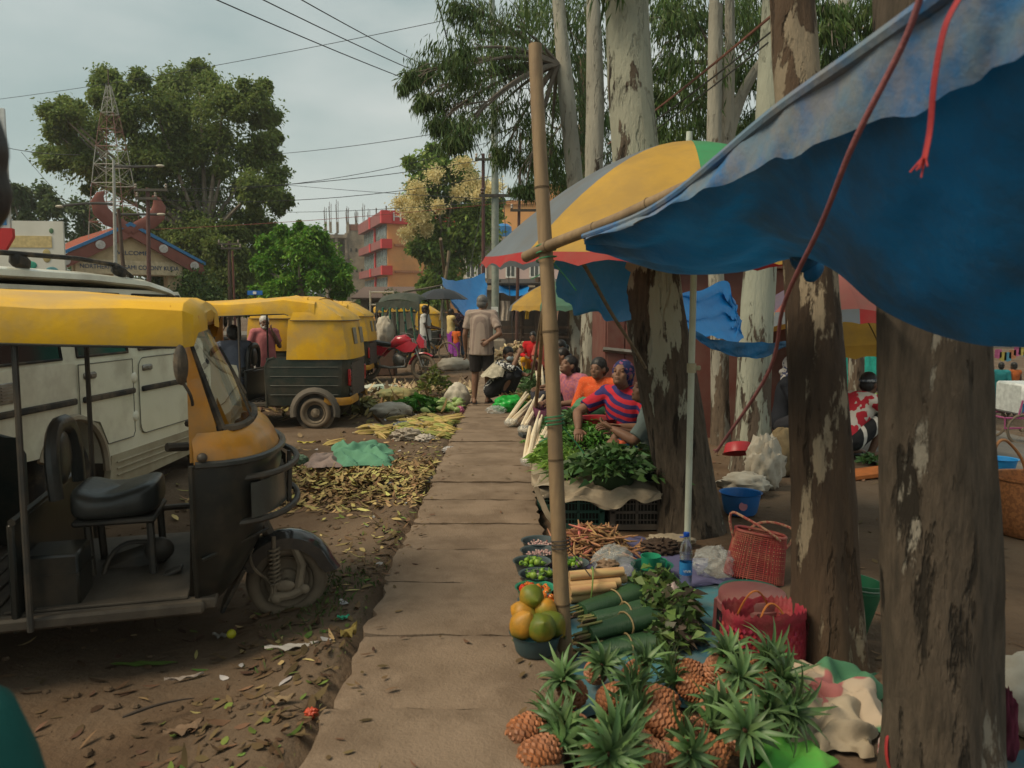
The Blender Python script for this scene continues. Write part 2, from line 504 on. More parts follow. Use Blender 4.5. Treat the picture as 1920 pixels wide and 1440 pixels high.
strips('leaf_litter', 45, lambda rs: (0.2 - abs(rs.normal()) * .3, rs.uniform(2.2, 9)), (0.012, 0.06), (0.006, 0.022), ((0.16, 0.10, 0.05), (0.08, 0.05, 0.03)), lambda x, y: .083 if -.72 < x < .22 else gz(x, y), 0.05)
strips('leaf_litter', 90, lambda rs: (-0.70 + abs(rs.normal()) * .12, rs.uniform(2.2, 9)), (0.012, 0.06), (0.006, 0.02), ((0.14, 0.09, 0.045), (0.08, 0.05, 0.03)), lambda x, y: .083 if -.72 < x < .22 else gz(x, y), 0.05)
# green bits
strips('green_scraps', 160, reg_edge, (0.02, 0.08), (0.01, 0.03), ((0.08, 0.15, 0.03), (0.16, 0.18, 0.05)), gz, 0.2)
strips('pale_scraps', 260, lambda rs: (-0.74 - abs(rs.normal()) * .6, 3 + 9 * rs.random() ** .8), (0.02, 0.12), (0.008, 0.03), ((0.42, 0.33, 0.14), (0.3, 0.2, 0.1)), gz, 0.15)
strips('plastic_scraps', 60, lambda rs: (-0.76 - abs(rs.normal()) * .7, 3 + 10 * rs.random()), (0.03, 0.09), (0.02, 0.05), ((0.5, 0.5, 0.5), (0.35, 0.3, 0.28)), gz, 0.3)
# the husk heap by the green cloth
HC = G(690, 905); 
def husk_reg(rs):
    while True:
        x, y = rs.normal() * 0.75, rs.normal() * 0.5
        if abs(x) < 1.4 and abs(y) < 1.0 and HC.x + x < -0.75: return (HC.x + x, HC.y + y)
def husk_z(x, y):
    return gz(x, y) + 0.085 * math.exp(-(((x - HC.x) / 0.75) ** 2 + ((y - HC.y) / 0.5) ** 2)) + 0.02 * abs(fn_noise(x, y, 5))
strips('corn_husk_heap', 3800, husk_reg, (0.03, 0.13), (0.01, 0.036), ((0.36, 0.25, 0.115), (0.17, 0.11, 0.055)), lambda x, y: husk_z(x, y) - 0.015, 0.28)
strips('husk_scraps', 500, lambda rs: (HC.x + rs.normal() * .8, HC.y + rs.normal() * .55), (0.05, 0.16), (0.012, 0.04), ((0.46, 0.38, 0.15), (0.3, 0.27, 0.09)), husk_z, 0.2)
h2 = G(690, 770)
strips('corn_husk_heap', 700, lambda rs: (h2.x + rs.normal() * 0.7, h2.y + rs.normal() * 0.55), (0.07, 0.24), (0.02, 0.06), ((0.26, 0.2, 0.075), (0.15, 0.1, 0.045)), lambda x, y: gz(x, y) + 0.06 * math.exp(-(((x - h2.x) / 0.6) ** 2 + ((y - h2.y) / 0.5) ** 2)), 0.5)
h3 = G(770, 740)
strips('vegetable_waste', 900, lambda rs: (h3.x + rs.normal() * 0.9, h3.y + rs.normal() * 0.9), (0.06, 0.2), (0.03, 0.07), ((0.42, 0.33, 0.2), (0.26, 0.19, 0.1)), lambda x, y: gz(x, y) + 0.10 * math.exp(-(((x - h3.x) / 0.9) ** 2 + ((y - h3.y) / 0.8) ** 2)), 0.5)
# grass along the pavement and by the front wheel
def grass(name, n, region, hgt, col):
    x = []; 
    pts = np.array([[*region(nprng), 0] for _ in range(n)]); pts[:, 2] = [gz(p[0], p[1]) - 0.005 for p in pts]
    d = nprng.normal(size=(n, 3)) * 0.45; d[:, 2] = 1
    v, f = leaf_verts(pts, d, nprng.uniform(0.4, 1.2, n) * hgt, nprng.uniform(0.15, 0.3, n) * hgt * 0.5, bend=0.3)
    return struct(npmesh(name, v, f, mat('grass', *col, rough=0.7, island=0.4, trans=0.2)), 'stuff')
grass('grass', 420, lambda rs: ((-0.98 + rs.normal() * 0.12), 4.15 + rs.normal() * 0.28), 0.07, ((0.05, 0.09, 0.02), (0.08, 0.1, 0.03)))
grass('grass', 300, lambda rs: (-0.73 - abs(rs.normal()) * 0.05, rs.uniform(2.2, 9)), 0.04, ((0.07, 0.10, 0.025), (0.12, 0.11, 0.04)))
grass('grass', 2500, lambda rs: (rs.uniform(-0.2, 1.6), rs.uniform(22, 28)), 0.5, ((0.06, 0.12, 0.02), (0.1, 0.16, 0.04)))

mb = MB()
for i in range(900):
    x, y = (rnd.uniform(-3.2, -0.74), 2.0 + 6.5 * rnd.random() ** 1.5) if i < 700 else (rnd.uniform(.3, 3.4), rnd.uniform(2.4, 9))
    r_ = .004 + .016 * rnd.random() ** 3
    mb.ell((x, y, gz(x, y) + r_ * .3), (r_ * rnd.uniform(.8, 1.6), r_ * rnd.uniform(.8, 1.6), r_ * .7), (0, 0, rnd.random() * 3), 6, 4)
struct(mb.build('earth_clods', dirt), 'stuff')
# ================================================================ auto rickshaws
yel = mat('yellow_canvas', (0.74, 0.42, 0.012), (0.62, 0.33, 0.012), rough=0.5, scale=3, bump=0.25, bscale=14, bdist=0.012, dirt=(0.36, 0.26, 0.13), dirt_amt=0.55, dscale=2.2)
ora = mat('orange_paint', (0.66, 0.28, 0.015), (0.54, 0.21, 0.015), rough=0.35, scale=4, spec=0.5, coat=0.25, dirt=(0.28, 0.17, 0.07), dirt_amt=0.6, dscale=3)
blk = mat('black_paint', (0.010, 0.012, 0.011), (0.018, 0.019, 0.017), rough=0.3, scale=5, spec=0.5, dirt=(0.075, 0.056, 0.038), dirt_amt=0.42, dscale=4, bump=.15, bscale=5)
blkg = mat('black_green_paint', (0.022, 0.032, 0.027), (0.03, 0.04, 0.034), rough=0.4, scale=5, dirt=(0.12, 0.09, 0.065), dirt_amt=0.45, dscale=2.5)
rubber = mat('rubber', (0.02, 0.02, 0.02), (0.035, 0.032, 0.028), rough=0.85, dirt=(0.16, 0.12, 0.08), dirt_amt=0.8, dscale=4, bump=0.3, bscale=60)
dtyre = mat('dusty_rubber', (0.21, 0.162, 0.112), (0.13, 0.10, 0.07), rough=0.95, scale=5, bump=0.3, bscale=40)
drim = mat('dusty_rim', (0.25, 0.195, 0.135), (0.14, 0.11, 0.075), rough=0.8, scale=8, bump=0.2, bscale=60)
steel = mat('worn_steel', (0.35, 0.34, 0.31), (0.22, 0.2, 0.17), rough=0.4, metal=0.7, scale=12, dirt=(0.14, 0.10, 0.07), dirt_amt=0.6)
dsteel = mat('dark_steel', (0.05, 0.05, 0.047), (0.09, 0.075, 0.06), rough=0.55, metal=0.4, scale=9, dirt=(0.13, 0.1, 0.07), dirt_amt=0.5)
vinyl = mat('dark_vinyl', (0.028, 0.031, 0.03), (0.045, 0.046, 0.042), rough=0.33, scale=6, bump=0.2, bscale=30, dirt=(0.09, 0.075, 0.06), dirt_amt=0.35)
glass = mat('window_glass', (0.85, 0.9, 0.88), rough=0.03, transm=1.0, ior=1.06, spec=0.6, alpha=0.55)
dglass = mat('dark_glass', (0.012, 0.015, 0.015), (0.02, 0.024, 0.022), rough=0.08, spec=0.6)
redl = mat('red_lens', (0.32, 0.015, 0.015), rough=0.2, coat=0.4)
floorm = mat('floor_plate', (0.10, 0.08, 0.058), (0.05, 0.04, 0.03), rough=0.7, scale=5, bump=0.3, bscale=40)
mesh_pl = mat('grille_plate', (0.13, 0.10, 0.08), (0.05, 0.04, 0.035), rough=0.8, scale=70, lo=0.45, hi=0.55)

def wheel(parent, name, c, r, wd, n=30, tm=None, rm=None, hub=True):
    mb = MB().at(c, (math.pi / 2, 0, 0))
    ri = r * 0.62; prof = []
    for k in range(13):
        a = -math.pi * 0.92 + k / 12 * math.pi * 1.84
        prof.append((r - (r - ri) / 2 + (r - ri) / 2 * math.cos(a), wd / 2 * math.sin(a)))
    mb.lathe(prof, n)
    ty = mb.build(name, [tm or dtyre], parent)
    m2 = MB().at(c, (math.pi / 2, 0, 0))
    m2.lathe([(ri * 1.02, -wd * .42), (ri * .92, -wd * .30), (ri * .86, -wd * .08), (ri * .5, -wd * .02), (ri * .46, -wd * .2), (ri * .28, -wd * .32), (0.001, -wd * .34)], n)
    m2.lathe([(ri * 1.02, wd * .42), (ri * .92, wd * .30), (ri * .86, wd * .08), (ri * .5, wd * .02), (ri * .46, wd * .2), (ri * .28, wd * .32), (0.001, wd * .34)], n)
    m2.lathe([(ri * 1.02, -wd * .42), (ri * 1.02, wd * .42)], n)
    for s_ in (-1, 1):
        for k in range(4):
            a = k * math.pi / 2 + .4
            m2.tube([(ri * .37 * math.cos(a), ri * .37 * math.sin(a), s_ * wd * .26), (ri * .37 * math.cos(a), ri * .37 * math.sin(a), s_ * wd * .36)], r * .05, 6)
    m2.build('rim', [rm or drim], ty)
    return ty

def plan(xs, xc, wd, z, n=14, p=0.75):
    out = []
    for i in range(n + 1):
        t = -1 + 2 * i / n
        c = max(0.0, math.cos(t * math.pi / 2))
        out.append(V((xs + (xc - xs) * c ** p, wd * math.sin(t * math.pi / 2) ** 1 if abs(t) < 1 else wd * t, z)))
    return out
def make_rickshaw():
    t = thing('auto_rickshaw', 'x', 'auto rickshaw')
    # --- black nose
    mb = MB()
    lev = [(-.40, -.26, .46, .27), (-.39, -.20, .54, .34), (-.38, -.12, .58, .48), (-.37, -.04, .60, .68), (-.37, -.01, .60, .86), (-.37, -.02, .60, .935)]
    mb.loft([plan(*l[:3], l[3]) for l in lev], closed=False, cap=False)
    mb.loft([[p + V((-.025, 0, 0)) for p in plan(l[0], l[1] - .01, l[2] - .015, l[3])] for l in lev], closed=False, cap=False)
    for s_ in (-1, 1):
        mb.tube([(-.395 if z < .3 else -.38, s_ * w_, z) for (x, _, w_, z) in lev], .013, 6)
    np_ = mb.build('nose_panel', blk, t)
    mb = MB().tube([p + V((.006, 0, 0)) for p in plan(-.37, -.008, .605, .938)], .016, 6); mb.build('trim_band', vinyl, np_)
    # pressed ridge lines on the side of the nose
    for s_ in (-1, 1): MB().tube(bez((-.35, s_ * .598, .52), (-.24, s_ * .56, .56), (-.08, s_ * .34, .57), 6), .008, 6).build('pressed_ridge', blk, np_)
    # --- orange cowl and pillars
    mb = MB()
    lev = [(-.37, -.02, .60, .94), (-.37, -.04, .60, .99), (-.375, -.07, .595, 1.04), (-.385, -.12, .585, 1.075)]
    mb.loft([plan(*l[:3], l[3]) for l in lev], closed=False, cap=False)
    for s_ in (-1, 1):
        secs = []
        for k in range(9):
            q = k / 8; z = .95 + q * .67
            xo = -.385 - .055 * max(0, q - .7) / .3; yo = s_ * (.60 - .0 * q)
            wz = max(z, 1.06)
            f = (wz - 1.06) / .48
            xi = -.27 - .13 * min(f, 1.1); yi = s_ * .50
            if z < 1.06: xi = -.27 + .0 * q
            secs.append([V((xo, yo, z)), V((xi, yi + s_ * .035, z)), V((xi - .01, yi, z)), V((xo, yo - s_ * .03, z))])
        mb.loft(secs)
    mb.tube([p for p in plan(-.43, -.385, .55, 1.575)], .035, 8)
    mb.box((-.375, 0, 1.56), (.085, 1.12, .07), b=.02)
    mb.build('cowl', ora, t)
    # --- windshield
    bot = plan(-.265, -.145, .505, 1.08, 12); top = plan(-.415, -.375, .505, 1.535, 12)
    g = MB(); g.grid(lambda a, b: bot[round(a * 12)].lerp(top[round(a * 12)], b) , 12, 1)
    gl = g.build('windshield', glass, t)
    mb = MB()
    loop = bot + [p for p in lin(bot[-1], top[-1], 4)[1:]] + list(reversed(top))[1:] + [p for p in lin(top[0], bot[0], 4)[1:]]
    mb.tube([p + V((.008, 0, 0)) for p in loop], .018, 6)
    mb.build('rubber_seal', rubber, gl)
    mb = MB(); mb.tube([bot[4] + V((.02, 0, .0)), bot[5].lerp(top[6], .55) + V((.03, 0, 0))], .006, 5); mb.tube([bot[5].lerp(top[6], .25) + V((.035, -.02, 0)), bot[5].lerp(top[6], .75) + V((.03, -.02, 0))], .007, 4); mb.build('wiper', rubber, gl)
    # --- headlamp and guard
    mb = MB()
    mb.box((-.055, 0, .76), (.10, .34, .15), b=.025); lamp = mb.build('headlamp_housing', dsteel, t)
    MB().ell((-.005, 0, .76), (.025, .075, .062)).build('headlamp', glass, lamp)
    mb = MB()
    for z in (.855, .655):
        mb.tube([V((p.x + .035, p.y * .93, z)) for p in plan(-.33, .03, .57, z)], .016, 7)
    for yy in (-.46, -.16, .16, .46):
        x_ = .03 * (1 if abs(yy) < .3 else -3.2)
        mb.tube([(x_, yy, .855), (x_ - .01, yy, .655)], .012, 6)
    mb.build('front_guard', dsteel, t)
    for s_ in (-1, 1):
        mb = MB(); mb.grid(lambda a, b: V((plan(-.36, .012, .60, 0, 20)[round((.16 + .24 * a) * 20)].x + .012, s_ * abs(plan(-.36, .012, .60, 0, 20)[round((.16 + .24 * a) * 20)].y) * 1.01, .675 + .16 * b)), 5, 1)
        mb.build('side_lens', cm((.06, .065, .06), .2, spec=.6), t)
    for s_ in (-1, 1):
        mb = MB(); mb.ell((-.335, s_ * .60, .97), (.022, .022, .022)); mb.build('indicator_lamp', dsteel, t)
    # --- front wheel group
    wheel(t, 'front_wheel', (0, 0, .205), .205, .10)
    mb = MB()
    secs = []
    for k in range(13):
        a = R(10 + k * 12.5)
        rr = .250 + (.02 if k == 0 else 0)
        c = V((.0 + rr * math.cos(a), 0, .215 + rr * math.sin(a)))
        n_ = V((math.cos(a), 0, math.sin(a)))
        wd = .085 if k < 9 else .085
        secs.append([c - n_ * .075 + V((0, -wd, 0)), c - n_ * .02 + V((0, -wd * .95, 0)), c + V((0, -wd * .5, 0)) + n_ * .006, c + n_ * .01, c + V((0, wd * .5, 0)) + n_ * .006, c - n_ * .02 + V((0, wd * .95, 0)), c - n_ * .075 + V((0, wd, 0))])
    mb.loft(secs, closed=False, cap=False)
    mb.build('front_mudguard', mat('black_gloss', (.02, .022, .024), (.03, .03, .03), rough=.16, coat=.6, dirt=(.11, .085, .06), dirt_amt=.45, dscale=5), t)
    mb = MB()
    coil = []
    for k in range(73):
        a = k / 72 * math.pi * 2 * 9
        z = .20 + k / 72 * .20
        coil.append((-.06 + .026 * math.cos(a), -.085 + .026 * math.sin(a), z))
    mb.tube(coil, .0065, 5)
    mb.tube([(-.06, -.085, .16), (-.06, -.085, .46)], .011, 6)
    mb.build('spring', drim, t)
    mb = MB()
    mb.tube([(.055, -.075, .17), (.075, -.075, .30), (.03, -.06, .42)], [.024, .022, .02], 7)
    mb.tube([(-.05, -.085, .145), (.02, -.09, .15), (.085, -.085, .175)], [.026, .022, .022], 8)
    mb.ell((-.01, -.09, .20), (.05, .02, .03)); mb.ell((.085, -.095, .175), (.026, .018, .026)); mb.ell((-.055, -.095, .14), (.028, .02, .028))
    mb.tube([(.055, .075, .17), (.075, .075, .30), (.03, .06, .42)], [.024, .022, .02], 7)
    mb.tube([(0, -.09, .205), (0, .09, .205)], .02, 8)
    mb.tube(bez((-.11, -.07, .25), (-.2, -.1, .32), (-.16, -.06, .40)), .008, 5)
    mb.tube(bez((-.11, -.075, .25), (-.05, -.1, .2), (-.09, -.09, .13)), .007, 5)
    mb.build('suspension_arm', drim, t)
    mb = MB(); mb.box((-.26, 0, .20), (.02, .22, .24), rot=(0, .5, 0), b=.004); mb.build('mud_flap', rubber, t)
    # --- floor and frame
    mb = MB()
    mb.box((-1.35, 0, .31), (2.1, 1.12, .05), b=.008)
    mb.box((-.72, 0, .343), (.6, 1.10, .012), b=.003)
    for k in range(7): mb.box((-1.12 - k * .07, 0, .343), (.03, 1.08, .014), b=.004)
    for s_ in (-1, 1):
        mb.box((-1.0, s_ * .575, .305), (1.3, .05, .055), b=.012)
    mb.build('floor', floorm, t)
    MB().tube([(-.38, .55, .50), (-.85, .52, .50)], .018, 8).build('frame_tube', dsteel, t)
    for s_ in (-1, 1): MB().tube([(-.40, s_ * .52, .29), (-.78, s_ * .52, .30)], .012, 6).build('frame_tube', dsteel, t)
    for s_ in (-1, 1):
        mb = MB(); mb.tube([(-1.02, s_ * .61, .28), (-1.02, s_ * .61, 1.50)], .013, 7); mb.build('roof_post', dsteel, t)
    mb = MB()
    mb.box((-1.08, 0, .50), (.03, 1.18, .46), b=.008)
    mb.tube([(-1.07, -.6, .74), (-1.07, .6, .74)], .016, 6)
    mb.build('partition', blk, t)
    mb = MB(); mb.box((-.96, -.40, .43), (.22, .24, .28), b=.012); mb.box((-.96, -.40, .48), (.226, .246, .012)); mb.build('battery_box', blk, t)
    # driver's saddle, backrest, tunnel, pedals, handlebar
    mb = MB()
    def seatf(a, b):
        an = 2 * math.pi * a; ph = (b - .5) * math.pi
        sx = abs(math.cos(an)) ** .45 * math.copysign(1, math.cos(an)); sy = abs(math.sin(an)) ** .45 * math.copysign(1, math.sin(an))
        cr_ = abs(math.cos(ph)) ** .35
        x = .19 * sx * cr_; yv = .24 * sy * cr_ * (1 + .12 * -sx)
        z = .072 * abs(math.sin(ph)) ** .6 * math.copysign(1, math.sin(ph))
        return V((-.77 + x, yv, .70 + z + .03 * (x / .19) ** 2 * (b > .5) - .03 * math.exp(-((x + .05) / .12) ** 2) * (b > .5)))
    mb.grid(seatf, 40, 14)
    mb.build('driver_seat', vinyl, t, fix=True, ang=60)
    mb = MB(); mb.tube([(-.62, -.16, .62), (-.61, -.17, .30)], .018, 7); mb.tube([(-.62, .16, .62), (-.61, .17, .30)], .018, 7); mb.tube([(-.90, -.12, .62), (-.88, -.12, .28)], .018, 7); mb.tube([(-.90, .14, .62), (-.88, .14, .28)], .018, 7)
    mb.box((-.77, 0, .615), (.36, .40, .03), b=.01)
    mb.build('seat_frame', dsteel, t)
    mb = MB()
    mb.tube(bez((-1.0, -.20, .74), (-1.03, -.22, 1.08), (-1.02, .02, 1.06), 8) + bez((-1.02, .02, 1.06), (-1.01, .26, 1.08), (-1.0, .22, .74), 8)[1:], [.04] * 17, 9, flat=.8)
    mb.ell((-1.015, 0, .90), (.025, .13, .13)); mb.build('driver_backrest', vinyl, t)
    mb = MB()
    mb.box((-.72, .04, .36), (.30, .16, .14), b=.04, rot=(0, -.3, 0)); mb.ell((-.60, -.05, .43), (.07, .05, .06)); mb.tube(bez((-.62, -.05, .46), (-.80, -.1, .54), (-.84, -.12, .34)), .011, 6)
    mb.tube([(-.70, -.22, .29), (-.60, -.2, .33), (-.52, -.2, .35)], .015, 6); mb.box((-.52, -.2, .36), (.09, .07, .02), rot=(0, -.4, 0), b=.006)
    mb.build('pedal_box', dsteel, t)
    mb = MB()
    mb.tube([(-.06, 0, .40), (-.30, 0, .95)], .03, 8); mb.tube(bez((-.42, -.34, .98), (-.26, 0, .94), (-.42, .34, .98), 10), .013, 6)
    for s_ in (-1, 1): mb.tube([(-.42, s_ * .34, .98), (-.50, s_ * .40, .99)], .02, 8)
    mb.build('handlebar', dsteel, t)
    # passengers' bench
    mb = MB(); mb.box((-1.95, 0, .58), (.50, 1.12, .14), b=.05); mb.box((-1.95, 0, .40), (.46, 1.1, .22), b=.01); mb.build('passenger_seat', vinyl, t)
    mb = MB(); mb.box((-2.24, 0, .88), (.12, 1.12, .50), b=.05, rot=(0, -.15, 0)); mb.build('passenger_backrest', vinyl, t)
    # --- rear body
    mb = MB()
    def up(x0, xr, wd, z): return [V((x0, wd, z)), V(((x0 + xr) / 2, wd + .005, z)), V((xr + .22, wd, z)), V((xr + .08, wd * .95, z)), V((xr, wd * .78, z)), V((xr - .01, 0, z)), V((xr, -wd * .78, z)), V((xr + .08, -wd * .95, z)), V((xr + .22, -wd, z)), V(((x0 + xr) / 2, -wd - .005, z)), V((x0, -wd, z))]
    mb.loft([up(-1.36, -2.36, .615, .30), up(-1.36, -2.40, .63, .42), up(-1.36, -2.42, .64, .60), up(-1.36, -2.43, .64, .84), up(-1.42, -2.43, .635, .92)], closed=False, cap=False)
    mb.loft([[p * 1 + V((0, -.02 if p.y > 0 else .02, 0)) for p in up(-1.36, -2.34, .62, z)] for z in (.30, .92)], closed=False, cap=False)
    for s_ in (-1, 1): mb.tube([(-1.36, s_ * .62, .28), (-1.36, s_ * .63, .82), (-1.40, s_ * .63, .90), (-1.48, s_ * .63, .925)], .016, 6)
    rb = mb.build('rear_body', blkg, t)
    rbm = mat('rib_paint', (.11, .11, .095), (.05, .052, .045), rough=.5, scale=6)
    for z in (.44, .56, .68, .80):
        for s_ in (-1, 1): MB().tube([(-1.42, s_ * .642, z), (-2.14, s_ * .648, z), (-2.30, s_ * .632, z)], .006, 5).build('pressed_rib', rbm, rb)
    mb = MB(); mb.box((-2.437, 0, .62), (.02, .86, .46), b=.006); mb.build('rear_grille', mesh_pl, rb)
    for s_ in (-1, 1):
        mb = MB(); mb.box((-2.425, s_ * .52, .66), (.04, .07, .22), b=.012, rot=(0, 0, s_ * .35)); mb.build('tail_lamp', redl, rb)
        mb = MB()
        for k in range(6): mb.ell((-2.42, s_ * .44, .42 + k * .075), (.025, .028, .032))
        mb.build('vent_louvre', dsteel, rb)
        mb = MB(); mb.tube([(-2.12, s_ * .66, .36), (-2.34, s_ * .655, .355), (-2.45, s_ * .58, .36), (-2.49, s_ * .30, .385)], .05, 4, flat=.28, up=(0, 1, 0)); mb.build('bumper', cm((.55, .27, .03), .5, dirt=(.2, .13, .07), dirt_amt=.5), t)
        # mudguard over the rear wheel
        mb = MB(); outer = []
        secs = []
        for k in range(15):
            a = R(-12 + k * 204 / 14)
            c, sn = math.cos(a), math.sin(a)
            pt = lambda r_, y_: V((-2.0 + r_ * c, s_ * y_, .215 + r_ * sn))
            secs.append([pt(.24, .655), pt(.25, .70), pt(.275, .705), pt(.33, .665), pt(.32, .64)])
        mb.loft(secs); mb.build('rear_mudguard', mat('dusty_mudguard', (.075, .068, .056), (.12, .10, .078), rough=.8, scale=5), t)
        mb = MB().at((-2.0, s_ * .645, .22), (math.pi / 2, 0, 0)); mb.lathe([(.001, 0), (.26, 0)], 24); mb.build('wheel_well', rubber, t)
        wheel(t, 'rear_wheel', (-2.0, s_ * .60 + s_ * .035, .205), .205, .11)
    mb = MB(); mb.tube([(-2.0, -.6, .205), (-2.0, .6, .205)], .03, 8); mb.ell((-2.1, 0, .26), (.2, .22, .1)); mb.build('axle', dsteel, t)
    # --- canopy
    mb = MB()
    def rs_(x, zh, ze, zc, wd): return [V((x, -wd, zh)), V((x, -wd * 1.012, (zh + ze) / 2)), V((x, -wd * .985, ze)), V((x, -wd * .90, ze + .03)), V((x, -wd * .5, zc - .012)), V((x, 0, zc)), V((x, wd * .5, zc - .012)), V((x, wd * .90, ze + .03)), V((x, wd * .985, ze)), V((x, wd * 1.012, (zh + ze) / 2)), V((x, wd, zh))]
    secs = []
    prof = [(-.335, 1.50, 1.56, 1.615, .56), (-.35, 1.455, 1.585, 1.64, .605), (-.39, 1.445, 1.60, 1.66, .63), (-.6, 1.452, 1.605, 1.67, .638), (-.9, 1.462, 1.612, 1.685, .642), (-1.2, 1.475, 1.625, 1.70, .643), (-1.45, 1.485, 1.65, 1.715, .643), (-1.62, 1.49, 1.675, 1.735, .645), (-1.68, 1.47, 1.655, 1.73, .65), (-1.9, 1.42, 1.635, 1.72, .652), (-2.02, 1.38, 1.62, 1.705, .65)]
    secs = [rs_(*p) for p in [(-.328, 1.515, 1.54, 1.56, .20), (-.325, 1.51, 1.55, 1.60, .48)] + prof]
    for i, q in enumerate(secs):
        for p in q: p.z += .006 * math.sin(i * 2.3 + p.y * 5); p.y *= 1 + .006 * math.sin(i * 1.7)
    mb.loft(secs, closed=False, cap=False)
    # bulging back of the hood
    def uq(x0, xr, wd, z, fr=.55): return [V((x0, wd, z)), V((x0 * .6 + xr * .4, wd + .008, z)), V((xr + .16, wd * .985, z)), V((xr + .05, wd * .93, z)), V((xr, wd * fr, z)), V((xr - .012, 0, z)), V((xr, -wd * fr, z)), V((xr + .05, -wd * .93, z)), V((xr + .16, -wd * .985, z)), V((x0 * .6 + xr * .4, -wd - .008, z)), V((x0, -wd, z))]
    mb.loft([uq(-1.64, -2.47, .652, .90), uq(-1.65, -2.46, .655, 1.05), uq(-1.66, -2.43, .652, 1.25), uq(-1.68, -2.39, .648, 1.42)], closed=False, cap=False)
    mb.loft([uq(-1.70, -2.42, .665, 1.405), uq(-1.72, -2.39, .66, 1.46), uq(-1.76, -2.24, .645, 1.56, .5), uq(-1.80, -2.10, .60, 1.645, .5), uq(-1.82, -2.00, .48, 1.70, .4), uq(-1.84, -1.92, .30, 1.722, .3)], closed=False, cap=False)
    cp = mb.build('canopy', yel, t, ang=28)
    mb = MB()
    mb.tube([p + V((0, .0, 0)) for p in uq(-1.70, -2.42, .667, 1.405)], .005, 5)
    for s_ in (-1, 1): mb.tube([(p[0], s_ * p[4] * 1.003, p[1]) for p in prof[2:9]], .006, 5)
    mb.build('piping', vinyl, cp)
    for s_ in (-1, 1):
        mb = MB(); mb.box((-2.452, s_ * .22, 1.20), (.012, .20, .22), b=.003, rot=(0, .12, 0)); mb.build('rear_window', cm((.25, .22, .16), .4), cp)
    # --- mirrors
    for s_ in (-1, 1):
        mb = MB(); mb.ell((-.40, s_ * .655, 1.375), (.03, .055, .085)); mb.tube(bez((-.395, s_ * .655, 1.30), (-.36, s_ * .66, 1.25), (-.365, s_ * .61, 1.20)), .007, 5); mb.build('mirror', rubber, t)
    return t
A1 = make_rickshaw()
A1['label'] = 'nearest auto rickshaw with an open empty cab and its front wheel turned to the footpath'
A1['group'] = 'auto rickshaws parked in the market yard'
wpt = G(540, 1157, -.055)
A1.location = (wpt.x, wpt.y, -.055); A1.rotation_euler = (0, 0, R(16))
def park(px, py, rz, label, dx=2.0):
    """stands a rickshaw with its rear wheel over the pixel"""
    g = G(px, py)
    c, s_ = math.cos(R(rz)), math.sin(R(rz))
    return dup(A1, (g.x + dx * c - 0.6 * s_ * (-1), g.y + dx * s_ + 0.6 * c * (-1) * (-1 if False else 1) * 0 + 0.62, 0), (0, 0, R(rz)), label=label)
A2 = park(593, 803, 180, 'auto rickshaw with a driver aboard, its dusty rear wheel beside the husk heap')
A3 = park(652, 722, 181, 'auto rickshaw parked directly beside the red motorcycle, seen from the back')
g4 = G(560, 740)
A4 = dup(A1, (-5.75, 13.3, 0), (0, 0, R(176)), label='auto rickshaw half hidden, its orange front pillar showing through the occupied one')
A5 = park(800, 672, 182, 'far auto rickshaw parked behind the cycle rickshaw')

